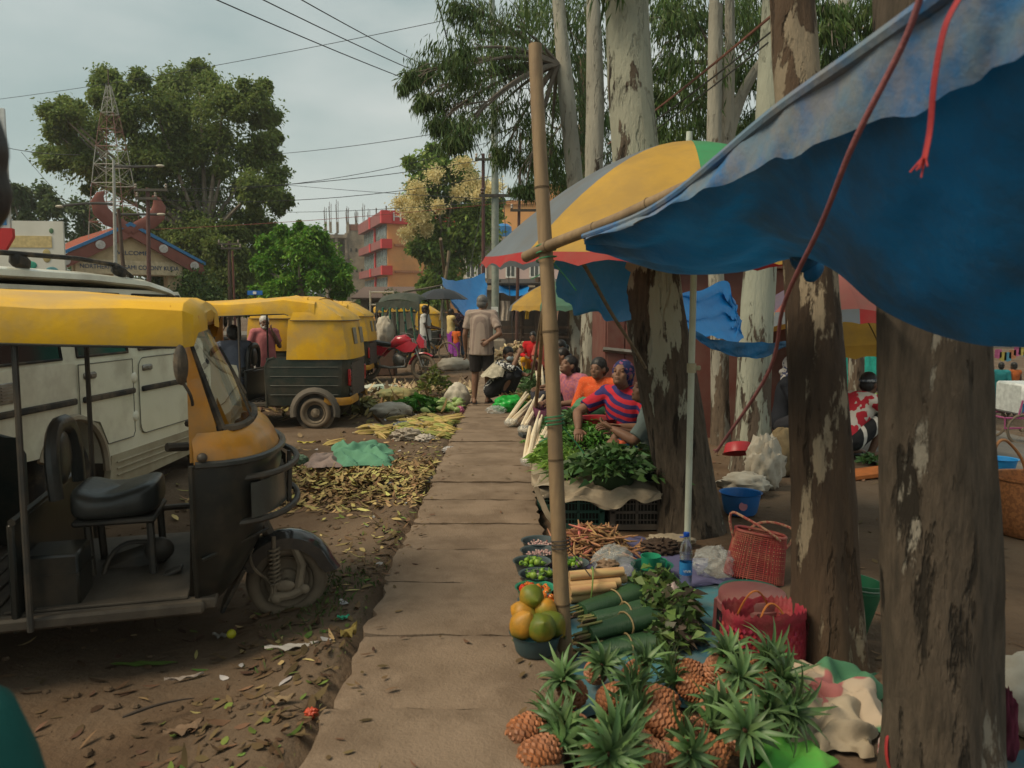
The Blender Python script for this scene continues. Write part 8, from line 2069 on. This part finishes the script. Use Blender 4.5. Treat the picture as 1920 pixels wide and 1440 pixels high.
person('child in an orange top seen between the two adults under the awning', DX(856, 660, 24.2), R(60), pose('stand'), top=plain((.55, .12, .03)), sleeve=.6, bottom=plain((.22, .04, .26)), skirt=True, legs=1.7, vox=.018, scale=.62, skin=(.12, .065, .045))
ax, ay = A2.location.x, A2.location.y
person('driver in a blue grey shirt sitting in the rickshaw with his elbow out', (ax + .80, ay - .12, .31), R(125), pose('sit', eL=(.02, .36, .62), hL=(.18, .42, .50), kL=(.4, .18, .25), kR=(.4, -.12, .25), aL=(.42, .14, -.12), aR=(.42, -.13, -.12), head=(.10, 0, .90)), top=plain((.15, .17, .22)), sleeve=.8, bottom=plain((.07, .06, .06)), legs=1.8, vox=.014, skin=(.13, .07, .045))
person('grey bearded man in a pink shirt talking to the rickshaw driver', (ax + .78, ay + 1.25, 0), R(-62), pose('stand', eL=(.06, .24, 1.12), hL=(.12, .12, 1.36), eR=(.0, -.27, 1.12), hR=(.2, -.30, 1.02)), haircol=(.36, .34, .31), beard=(.42, .40, .37), top=plain((.46, .16, .17)), sleeve=.75, topstyle='untucked', bottom=plain((.3, .3, .28)), legs=1.9, vox=.014, skin=(.16, .085, .055), scale=.88)
# someone brushing past the left edge, close to the camera
person('passer-by in dark green cut off by the left edge of the photo, nearest the camera', (-1.03, 1.15, 0), 0, pose('stand', head=(.166, 0, 1.53), neck=(.075, 0, 1.41), eR=(-.02, -.21, 1.08), hR=(.19, -.19, .88), eL=(-.1, .2, 1.1), hL=(-.14, .2, .86)), haircol=(.02, .018, .018), hair='short', top=plain((.015, .085, .075)), sleeve=1.95, topstyle='long', bottom=plain((.015, .085, .075)), legs=1.6, head=(R(172), 0), vox=.012, scale=1.13, extra=lambda t, J, H_, F: MB().lathe([(.02, .10), (.05, .07), (.07, 0), (.09, -.12), (.11, -.3), (.10, -.31)], 20, c=(.32, -.19, .87), wob=lambda a, j: 1 + .06 * math.sin(a * 5 + j)).build('scarf_end', plain((.015, .085, .075)), t))

# ================================================================ cycles and carts
def spoked(parent, name, c, r, tw_, n=18, rotz=0, col=None):
    mb = MB().at(c, (math.pi / 2, 0, rotz)); mb.lathe([(r - tw_ + tw_ * math.cos(a), tw_ * math.sin(a)) for a in [k * math.pi / 4 for k in range(9)]], 30); t = mb.build(name, col or dtyre, parent)
    mb = MB().at(c, (math.pi / 2, 0, rotz)); mb.lathe([(r - tw_ * 1.9, -tw_ * .6), (r - tw_ * 2.3, 0), (r - tw_ * 1.9, tw_ * .6)], 30)
    for k in range(n):
        a = 2 * math.pi * k / n; mb.tube([(.03 * math.cos(a + 1), .03 * math.sin(a + 1), .03 * (-1) ** k), ((r - tw_ * 2) * math.cos(a), (r - tw_ * 2) * math.sin(a), 0)], .0025 if n > 8 else .014, 4)
    mb.lathe([(.001, -.05), (.04, -.045), (.04, .045), (.001, .05)], 10); mb.build('rim', drim, t); return t
MC = thing('motorcycle', 'red motorcycle on its stand beside the rickshaws', 'motorcycle')
redt = mat('red_tank', (.42, .012, .03), (.36, .01, .025), rough=.22, coat=.5, scale=5, dirt=(.25, .15, .12), dirt_amt=.25)
spoked(MC, 'front_wheel', (0, 0, .29), .29, .042, 5); spoked(MC, 'rear_wheel', (-1.27, 0, .29), .29, .05, 5)
for s_ in (-1, 1): MB().tube([(.0, s_ * .085, .29), (-.18, s_ * .085, .72), (-.26, s_ * .07, .92)], [.026, .022, .02], 8).build('fork_leg', steel, MC)
mb = MB(); mb.loft([[V((.33 * math.cos(R(a)) * k, y, .29 + .33 * math.sin(R(a)) * k)) for y, k in ((-.07, .93), (-.06, 1), (0, 1.03), (.06, 1), (.07, .93))] for a in range(50, 175, 12)], closed=False, cap=False); mb.build('front_mudguard', redt, MC)
mb = MB(); mb.tube([(-.30, 0, .86), (-.42, 0, .88), (-.62, 0, .85), (-.78, 0, .76)], [.05, .135, .13, .06], 12, flat=.75, up=(0, 1, 0)); mb.build('tank', redt, MC)
for s_ in (-1, 1): MB().prism([(-.30, .86), (-.10, .78), (-.22, .62), (-.40, .60), (-.62, .70)], .03, Matrix.Translation((0, s_ * .13, 0))).build('side_fairing', redt, MC)
MB().prism([(-.10, 1.02), (.02, .88), (.03, .72), (-.06, .70), (-.16, .86)], .16).build('headlamp_cowl', redt, MC)
MB().ell((.0, 0, .83), (.05, .075, .075)).build('headlamp', glass, MC)
MB().tube([(-.74, 0, .78), (-.95, 0, .80), (-1.25, 0, .86), (-1.42, 0, .88)], [.10, .125, .11, .07], 10, flat=.5, up=(0, 0, 1)).build('seat', vinyl, MC)
for s_ in (-1, 1): MB().prism([(-.78, .70), (-1.3, .80), (-1.5, .86), (-1.35, .70), (-.95, .52)], .05, Matrix.Translation((0, s_ * .11, 0))).build('tail_panel', redt, MC)
mb = MB(); mb.ell((-.55, 0, .46), (.17, .14, .15)); mb.ell((-.45, 0, .62), (.09, .10, .11)); 
for k in range(5): mb.box((-.45, 0, .56 + k * .03), (.2, .22, .010))
mb.build('engine', steel, MC)
MB().tube([(-.40, -.10, .45), (-.38, -.14, .30), (-.7, -.16, .26), (-1.2, -.18, .34), (-1.45, -.18, .42)], [.02, .022, .025, .045, .045], 8).build('exhaust', steel, MC)
mb = MB(); mb.tube([(-.26, 0, .85), (-.30, 0, .60), (-.4, 0, .30), (-.8, 0, .28), (-1.27, 0, .29)], .025, 7); mb.tube([(-.28, 0, .80), (-.8, 0, .68), (-1.4, 0, .82)], .022, 7); mb.tube([(-.95, .1, .66), (-1.22, .12, .33)], .028, 7); mb.tube([(-.95, -.1, .66), (-1.22, -.12, .33)], .028, 7); mb.build('frame', dsteel, MC)
mb = MB(); mb.tube(bez((-.42, -.36, 1.0), (-.22, 0, 1.02), (-.42, .36, 1.0), 10), .014, 7); mb.build('handlebar', steel, MC)
for s_ in (-1, 1):
    mb = MB(); mb.tube([(-.36, s_ * .27, 1.02), (-.34, s_ * .32, 1.20)], .006, 5); mb.ell((-.34, s_ * .33, 1.23), (.012, .05, .035)); mb.build('mirror', rubber, MC)
MB().tube([(-.85, .12, .28), (-.80, .25, .02)], .012, 6).build('side_stand', dsteel, MC)
MB().prism([(-1.5, .78), (-1.6, .55), (-1.56, .4), (-1.5, .42), (-1.44, .75)], .14).build('rear_mudguard', rubber, MC)
g = G(793, 714); MC.location = (g.x, g.y, 0); MC.rotation_euler = (R(-8), 0, R(-12))
BC = thing('bicycle', 'rusty dark bicycle leaning behind the red motorcycle', 'bicycle')
spoked(BC, 'front_wheel', (0, 0, .33), .33, .02, 18); spoked(BC, 'rear_wheel', (-1.05, 0, .33), .33, .02, 18)
mb = MB()
for pts in ([(-.12, 0, .82), (-.5, 0, .32), (-.68, 0, .84)], [(-.15, 0, .74), (-.65, 0, .74)], [(-1.05, 0, .33), (-.66, 0, .76)], [(-1.05, 0, .33), (-.5, 0, .32)], [(-.10, 0, .95), (-.13, 0, .75), (0, 0, .33)]): mb.tube(pts, .016, 6)
mb.build('frame', cm((.06, .05, .045), .6), BC)
MB().tube(bez((-.3, -.28, .98), (.02, 0, 1.0), (-.3, .28, .98), 10), .012, 6).build('handlebar', steel, BC)
MB().tube([(-.86, 0, .90), (-.7, 0, .91), (-.58, 0, .90)], [.06, .06, .02], 8, flat=.5, up=(0, 0, 1)).build('saddle', vinyl, BC)
MB().box((-1.05, 0, .72), (.42, .14, .02)).build('carrier', dsteel, BC)
g = G(862, 672); BC.location = (g.x - .1, g.y - 3, 0); BC.rotation_euler = (R(8), 0, R(-25))
CRk = thing('cycle_rickshaw', 'cycle rickshaw with a fringed dark hood and green painted back slats', 'cycle rickshaw')
for s_ in (-1, 1): spoked(CRk, 'rear_wheel', (-.1, s_ * .5, .34), .34, .025, 16)
spoked(CRk, 'front_wheel', (1.55, 0, .33), .33, .02, 18)
hoodm = mat('hood_cloth', (.04, .05, .038), (.065, .07, .055), rough=.85, scale=6, bump=.5, bscale=20, bdist=.02)
mb = MB(); mb.loft([[V((x + .0, w_ * math.sin(a) * .52, 1.62 + z + h_ * math.cos(a))) for a in [(-1 + 2 * k / 12) * 1.45 for k in range(13)]] for x, w_, z, h_ in ((-.45, 1.0, -.10, .16), (-.25, 1.02, .02, .18), (.1, 1.02, .04, .18), (.35, 1, -.02, .18), (.42, .98, -.08, .16))], closed=False, cap=False); hd = mb.build('hood', hoodm, CRk, fix=False)
for s_ in (0,): 
    def frf(a, b): return V((-.47 - .02 * b, (a - .5) * 1.06, 1.60 + .06 * math.cos((a - .5) * 3) - b * (.16 + .05 * abs(math.sin(a * 31)))))
    MB().grid(frf, 62, 4).build('fringe', hoodm, hd, fix=False)
tealp = mat('teal_paint', (.015, .16, .13), (.03, .12, .08), rough=.5, scale=9, dirt=(.3, .26, .12), dirt_amt=.5, dscale=8)
for k in range(5): MB().tube([(-.38, -.42 + k * .21, .72), (-.50, -.34 + k * .17, 1.5)], .026, 6).build('back_slat', tealp, CRk)
for s_ in (-1, 1):
    MB().tube([(.38, s_ * .5, .62), (.05, s_ * .52, 1.1), (.38, s_ * .5, 1.62)], .02, 6).build('hood_stay', rubber, CRk)
    MB().tube([(-.40, s_ * .5, .62), (-.45, s_ * .52, 1.58)], .02, 6).build('hood_post', rubber, CRk)
MB().box((0, 0, .68), (.7, .9, .12), b=.04).build('seat', plain((.22, .05, .06)), CRk)
MB().box((0, 0, .50), (.8, .95, .22), b=.02).build('seat_box', pattern('painted_box', (.03, .12, .14), (.35, .25, .1), 9), CRk)
mb = MB()
for pts in ([(.35, -.3, .42), (.85, 0, .35), (1.40, 0, .85)], [(.35, .3, .42), (.85, 0, .35)], [(.85, 0, .35), (.72, 0, .95)], [(.75, 0, .82), (1.38, 0, .80)], [(1.38, 0, 1.0), (1.42, 0, .75), (1.55, 0, .33)], [(-.1, -.5, .34), (-.1, .5, .34)], [(-.1, -.3, .36), (.5, -.2, .4)], [(-.1, .3, .36), (.5, .2, .4)]): mb.tube(pts, .018, 6)
mb.build('frame', cm((.06, .05, .045), .6), CRk)
MB().tube(bez((1.18, -.28, 1.03), (1.5, 0, 1.05), (1.18, .28, 1.03), 10), .012, 6).build('handlebar', steel, CRk)
MB().tube([(.58, 0, .99), (.74, 0, 1.0), (.88, 0, .99)], [.07, .06, .02], 8, flat=.5, up=(0, 0, 1)).build('saddle', vinyl, CRk)
CRk.location = (DX(758, 600, 19.2)); CRk.rotation_euler = (0, 0, R(78)); CRk.scale = (1.0, 1.0, 1.06)
crumple('sack', 'white sack leaning on the cycle rickshaw', 'sack', DX(722, 640, 18.8, .75), (.22, .2, .36), sack_w, 81, .14)
tag(MB().box((0, 0, .36), (.5, .45, .72), b=.03).build('box', cm((.12, .07, .05), .8), loc=DX(722, 640, 18.8)), 'dark wooden box under the white sack by the cycle rickshaw', 'box')
# ice cream cart
p3 = GS(1915, 836); p3.z = gz(p3.x, p3.y)
IC = thing('ice_cream_cart', 'white and blue ice cream cart with pink frame at the right edge', 'cart', p3, 0)
pinkf = cm((.38, .08, .2), .5)
spoked(IC, 'wheel', (0, 0, .32), .32, .025, 18); spoked(IC, 'wheel', (0, 1.0, .32), .32, .025, 18)
mb = MB(); mb.box((.62, .5, .90), (1.25, .9, .62), b=.04); mb.build('cold_box', cm((.62, .64, .62), .4), IC)
mb = MB(); mb.prism([(.01, .66), (.01, .84), (.3, .70), (.62, .62), (1.24, .60), (1.24, .58), (.05, .58)], .012, Matrix.Translation((0, .046, 0))); mb.build('blue_swoosh', cm((.02, .2, .42), .4), IC)
mb = MB(); mb.prism([(.01, .62), (.05, .72), (.3, .64), (.5, .59), (.05, .59)], .014, Matrix.Translation((0, .044, 0))); mb.build('pink_swoosh', pinkf, IC)
text_mesh('lettering', 'New Quality', .20, cm((.4, .03, .1), .5), IC, (.80, .042, .98), depth=.004)
mb = MB()
for pts in ([(-.35, 0, .55), (-.35, 0, .35), (1.3, 0, .35)], [(-.35, 0, .55), (1.3, 0, .55)], [(-.35, 1, .55), (1.3, 1, .55)], [(-.35, 0, .55), (-.35, 1, .55)], [(-.1, 0, .55), (-.02, .0, .9)]): mb.tube(pts, .02, 6)
mb.build('frame', pinkf, IC)
for i in range(12):
    p = P(1872 + i * 9, 655 + 6 * math.sin(i), 22); 
    o = MB().prism([(-.09, 0), (.09, 0), (.10, -.22), (0, -.26), (-.10, -.22)], .01).build('garment', cm(((.5, .12, .25), (.5, .4, .1), (.1, .3, .4), (.5, .2, .1))[i % 4], .9), loc=p); tag(o, 'small bright garment hanging in a row beyond the ice cream cart', 'garment', 'small garments hanging in a row beyond the cart')
o = MB().tube([P(1860, 652, 22) - P(1860, 652, 22), P(2000, 654, 22) - P(1860, 652, 22)], .008, 4).build('clothes_line', wm, loc=P(1860, 652, 22)); tag(o, 'line strung with small bright garments beyond the cart', 'line')
# across the road
for px, py, l, col in ((1620, 775, 'light green vegetables spread across the road', g_c), (1610, 742, 'dark green vegetables spread across the road beside the green crate', g_b)):
    p = GS(px, py); o = greens('leafy_greens', l, 'leafy greens', p, 1.0, .7, .35, 700, (.12, .3), (.06, .12), col, .7, seed=int(px)); 
p = GS(1632, 735); crate('green crate among vegetables across the road', p, .6, .5, .32, gcr)
p = GS(1648, 748); crumple('sack', 'grey mauve sack across the road beside the green crate', 'sack', p, (.45, .35, .3), cm((.3, .23, .22), .9), 91, .15)
mb = MB(); o = MB().box((0, 0, .03), (.62, .25, .05), b=.01).build('plank', cm((.42, .13, .03), .7), loc=G(1625, 893)); o.rotation_euler = (0, R(-4), R(12)); tag(o, 'orange painted plank on the earth between the two big trunks', 'plank')
tag(greens('leafy_greens', 'x', 'leafy greens', G(1635, 868), .12, .1, .06, 120, (.06, .12), (.02, .04), g_b, .5, seed=77), 'few green leaves on the ground by the squatting man', 'leafy greens')

# ================================================================ left yard: produce and rubbish
corn_y = mat('corn_husk', (.36, .30, .07), (.44, .30, .13), rough=.7, scale=5, stretch=(6, 6, 1), bump=.3, bscale=30, bstretch=(6, 6, .4))
corn_g = mat('green_husk', (.20, .25, .05), (.32, .29, .09), rough=.7, scale=5, stretch=(6, 6, 1), bump=.3, bscale=30, bstretch=(6, 6, .4))
cobs = []
for i, m in enumerate((corn_y, corn_g)):
    t = thing('corn_cob', 'x', 'corn cob', (0, 0, 0), group='corn cobs heaped at the footpath edge')
    t['label'] = ('pale yellow', 'greenish')[i] + ' corn cob in its husk in the heap beside the footpath'
    mb = MB(); mb.tube([(0, 0, -.12), (.003, 0, -.08), (0, 0, 0), (0, 0, .06), (.005, 0, .13), (.01, .004, .18)], [.012, .024, .027, .022, .011, .003], 9)
    for k in range(4): mb.tube(bez((.02 * math.cos(k * 1.6), .02 * math.sin(k * 1.6), -.08), (.034 * math.cos(k * 1.6), .034 * math.sin(k * 1.6), .02), (.02 * math.cos(k * 1.6 + .3), .02 * math.sin(k * 1.6 + .3), .12 + .02 * k), 5), [.008, .012, .012, .009, .006, .002], 4)
    mb.build('husk', m, t)
    MB().tube([(0, 0, -.12), (-.004, 0, -.15)], [.009, .008], 6).build('stub', cm((.4, .33, .2), .8), t)
    cobs.append(t)
cg = G(805, 812); used2 = [0, 0]
for i in range(110):
    u, v_ = rnd.gauss(0, .36), rnd.gauss(0, .40)
    x = cg.x + u + .05; y = cg.y + v_ + .1
    if x > -.80: x = -.80 - rnd.random() * .3
    z = gz(x, y) + .03 + .13 * math.exp(-(u / .35) ** 2 - (v_ / .4) ** 2) * rnd.uniform(.3, 1)
    rot = (math.pi / 2 + rnd.gauss(0, .25), rnd.random() * 6, rnd.gauss(1.1, .7)); k = 0 if rnd.random() < .6 else 1
    if not used2[k]: cobs[k].location = (x, y, z); cobs[k].rotation_euler = rot; used2[k] = 1
    else: dup(cobs[k], (x, y, z), rot, scale=rnd.uniform(.85, 1.25))
gou = thing('gourd', 'pale green gourd in the heap at the footpath edge beside the corn', 'gourd', (0, 0, 0), group='pale green gourds heaped beside the corn')
MB().lathe(pprof(.17, .052), 14).build('fruit', mat('gourd_skin', (.22, .33, .09), (.34, .40, .16), rough=.4, scale=8), gou); MB().tube([(0, 0, -.085), (.004, 0, -.11)], .007, 5).build('stalk', cm((.15, .2, .05)), gou)
gg = G(835, 772)
for i in range(34):
    x = gg.x + rnd.gauss(0, .25); y = gg.y + rnd.gauss(0, .22); x = min(x, -.80)
    z = gz(x, y) + .05 + rnd.choice((0, .0, .07)) ; rot = (math.pi / 2 + rnd.gauss(0, .4), rnd.gauss(0, .4), rnd.random() * 6)
    if i == 0: gou.location = (x, y, z); gou.rotation_euler = rot
    else: dup(gou, (x, y, z), rot, scale=rnd.uniform(.8, 1.2))
o = greens('leafy_greens', 'bright green leaves dumped between the grey sack and the gourds', 'leafy greens', G(785, 772), .38, .3, .16, 700, (.12, .25), (.06, .12), mat('fresh_leaf', (.06, .20, .02), (.045, .14, .02), rough=.5, scale=5, island=.3, trans=.2), .5, seed=31)
o = greens('leafy_greens', 'leafy twigs standing in the waste behind the gourds', 'leafy greens', G(815, 748), .3, .3, .5, 260, (.08, .16), (.05, .08), mat('twig_leaf', (.10, .17, .03), (.16, .13, .04), rough=.5, scale=5, island=.3, trans=.2), .9, seed=32)
o = greens('leafy_greens', 'wilted yellow green leaves beside the dusty rear wheel', 'leafy greens', G(672, 775), .3, .25, .16, 260, (.15, .3), (.04, .07), mat('wilted_leaf', (.20, .22, .05), (.15, .13, .05), rough=.6, scale=5, island=.3), .5, seed=33)
crumple('sack', 'grey white sack lying flat in the yard left of the corn heap', 'sack', G(735, 782), (.30, .20, .12), sack_w, 101, .14, k=3)
crumple('sack', 'yellowish sack with green print lying behind the grey white one', 'sack', G(745, 752), (.34, .24, .13), mat('yellow_sack', (.36, .30, .13), (.28, .22, .09), rough=.85, scale=3, bump=.4, bscale=14, dirt=(.12, .17, .08), dirt_amt=.6, dscale=3), 103, .14, k=3)
crumple('sack_cloth', 'white and green torn sack sprawled by the rickshaw tail', 'sack', G(715, 735), (.40, .22, .08), mat('torn_sack', (.46, .46, .40), (.3, .4, .32), rough=.85, scale=3, bump=.4, bscale=14), 105, .28, k=5)
crumple('sack', 'white sack standing open beside the footpath behind the gourds', 'sack', G(858, 765), (.19, .16, .22), sack_w, 107, .16, k=3)
crumple('sack', 'white sack lying on the earth in front of the bicycle', 'sack', G(852, 695), (.42, .24, .19), sack_w, 109, .10, k=3)
crumple('plastic_bag', 'bright green bag tucked against the far white sack', 'plastic bag', G(884, 690), (.18, .12, .10), mat('green_film', (.05, .42, .05), (.05, .32, .04), rough=.3, scale=4), 111, .2)
crumple('cloth_bundle', 'dirty white rag bundle at the left end of the corn heap', 'rag', G(762, 828), (.17, .12, .085), cm((.34, .29, .23), .9), 113, .3, k=6)
crumple('cloth_bundle', 'small white rag lying among the corn cobs', 'rag', G(797, 832), (.11, .08, .06), cm((.46, .41, .35), .9), 115, .3, k=6)
crumple('cloth_bundle', 'dark blue crumpled plastic beside the corn heap', 'rag', G(758, 806), (.14, .10, .06), mat('dark_film', (.03, .045, .06), (.12, .13, .14), rough=.25, scale=9), 117, .3, k=7)
crumple('paper_scrap', 'white crumpled wrapper against the footpath by the husk heap', 'wrapper', G(842, 850), (.07, .06, .04), cm((.45, .43, .42), .7), 119, .3, k=7)
crumple('paper_scrap', 'white and blue wrapper at the front of the husk heap', 'wrapper', G(740, 918), (.09, .06, .035), mat('wrap_film', (.45, .46, .48), (.2, .25, .4), rough=.35, scale=14), 121, .3, k=7)
crumple('paper_scrap', 'pale wrapper right of the husk heap, near the footpath', 'wrapper', G(795, 905), (.09, .05, .03), cm((.44, .43, .40), .6), 123, .3, k=7)
crumple('paper_scrap', 'bright pink plastic scrap at the corner of the gourd heap', 'wrapper', G(862, 778), (.06, .06, .07), cm((.55, .16, .27), .5), 125, .3, k=6)
mint = mat('mint_cloth', (.13, .32, .20), (.10, .26, .16), rough=.8, scale=3, bump=.4, bscale=10, bdist=.02, trans=.1)
z_ = .06
heap_cloth('crumpled_cloth', 'mint green cloth thrown over the husk heap', [G(612, 888, z_), G(735, 888, z_), G(728, 850, z_), G(630, 852, z_)], mint, .17, 12, k=.9)
heap_cloth('crumpled_cloth', 'dirty pinkish cloth beside the mint green one', [G(572, 892, z_), G(640, 890, z_), G(640, 866, z_), G(590, 868, z_)], cm((.30, .22, .19), .9), .10, 14, k=.6)
crumple('cloth_bundle', 'small grey green scrap at the left end of the husk heap', 'rag', G(562, 870, .05), (.08, .06, .05), cm((.18, .27, .18), .9), 127, .3)
# near litter
def flat_bit(name, label, cat, px, py, L_, W_, rz, col, bend=.02, rough=.8):
    g = G(px, py); g.z = gz(g.x, g.y)
    def f(a, b):
        w_ = W_ * (math.sin(min(1, a * 1.02) * math.pi) ** .6) * (.9 + .2 * math.sin(a * 20))
        return V(((a - .5) * L_, (b - .5) * w_, .008 + bend * (4 * (a - .5) ** 2) * .5 + bend * .7 * abs(math.sin(a * 8 + b * 4))))
    o = MB().grid(f, 16, 5).build(name, cm(col, rough), loc=g, fix=False, ang=80); o.rotation_euler = (0, 0, rz); return tag(o, label, cat)
flat_bit('leaf_strip', 'long flat green leaf lying in the mud before the near rickshaw', 'leaf', 270, 1224, .30, .05, .05, (.10, .17, .025), .005)
flat_bit('paper_scrap', 'torn white paper lying near the footpath in the foreground', 'paper', 548, 1224, .24, .055, .25, (.46, .42, .38))
flat_bit('paper_scrap', 'small grey paper scrap in front of the near front wheel', 'paper', 415, 1180, .09, .05, .0, (.26, .24, .21))
flat_bit('paper_scrap', 'thin torn paper strip left of the foreground paper', 'paper', 345, 1256, .16, .02, .4, (.36, .29, .24))
flat_bit('paper_scrap', 'green printed scrap lying against the footpath edge', 'wrapper', 644, 1176, .06, .035, .3, (.05, .42, .25))
flat_bit('leaf_strip', 'yellow brown peel against the footpath edge in the foreground', 'peel', 655, 1212, .12, .05, 1.1, (.34, .25, .07), .05)
flat_bit('leaf_strip', 'pale dry leaf near the footpath at the lower left', 'leaf', 525, 1330, .12, .04, .2, (.23, .16, .09), .03)
flat_bit('leaf_strip', 'folded brown leaf at the bottom left of the path', 'leaf', 345, 1365, .15, .06, .7, (.18, .115, .07), .03)
tag(MB().ell((0, 0, .022), (.022, .022, .022)).build('lime', cm((.42, .40, .02), .4), loc=G(434, 1197)), 'small yellow lime on the mud before the near front wheel', 'lime')
crumple('wrapper', 'crumpled orange red wrapper at the footpath edge in the foreground', 'wrapper', G(584, 1345, .01), (.025, .02, .02), cm((.5, .07, .03), .4), 131, .3)
flat_bit('leaf_strip', 'yellow corn leaf lying in the open yard', 'leaf', 575, 831, .22, .05, .0, (.4, .33, .06), .03)
st = G(230, 1352); e = G(365, 1318)
tag(MB().tube([p - st for p in bez(st + V((0, 0, .015)), (st + e) / 2 + V((0, .03, .03)), e + V((0, 0, .02)), 10)], [.004, .007, .008, .007, .006, .006, .005, .005, .004, .003, .002], 6).build('twig', cm((.06, .045, .035), .95), loc=st), 'long dark twig on the mud at the lower left', 'twig')

# ================================================================ the air
hm2 = bpy.data.materials.new('haze'); hm2.use_nodes = True
_nt = hm2.node_tree; _nt.nodes.remove(_nt.nodes['Principled BSDF'])
_v = _nt.nodes.new('ShaderNodeVolumePrincipled'); _v.inputs['Color'].default_value = (.9, .94, .9, 1); _v.inputs['Density'].default_value = .0007; _v.inputs['Anisotropy'].default_value = .2
_nt.links.new(_v.outputs[0], _nt.nodes['Material Output'].inputs['Volume'])
hz_ = MB().box((0, 250, 14), (1100, 900, 36)).build('haze', hm2, smooth=False); hz_['kind'] = 'stuff'
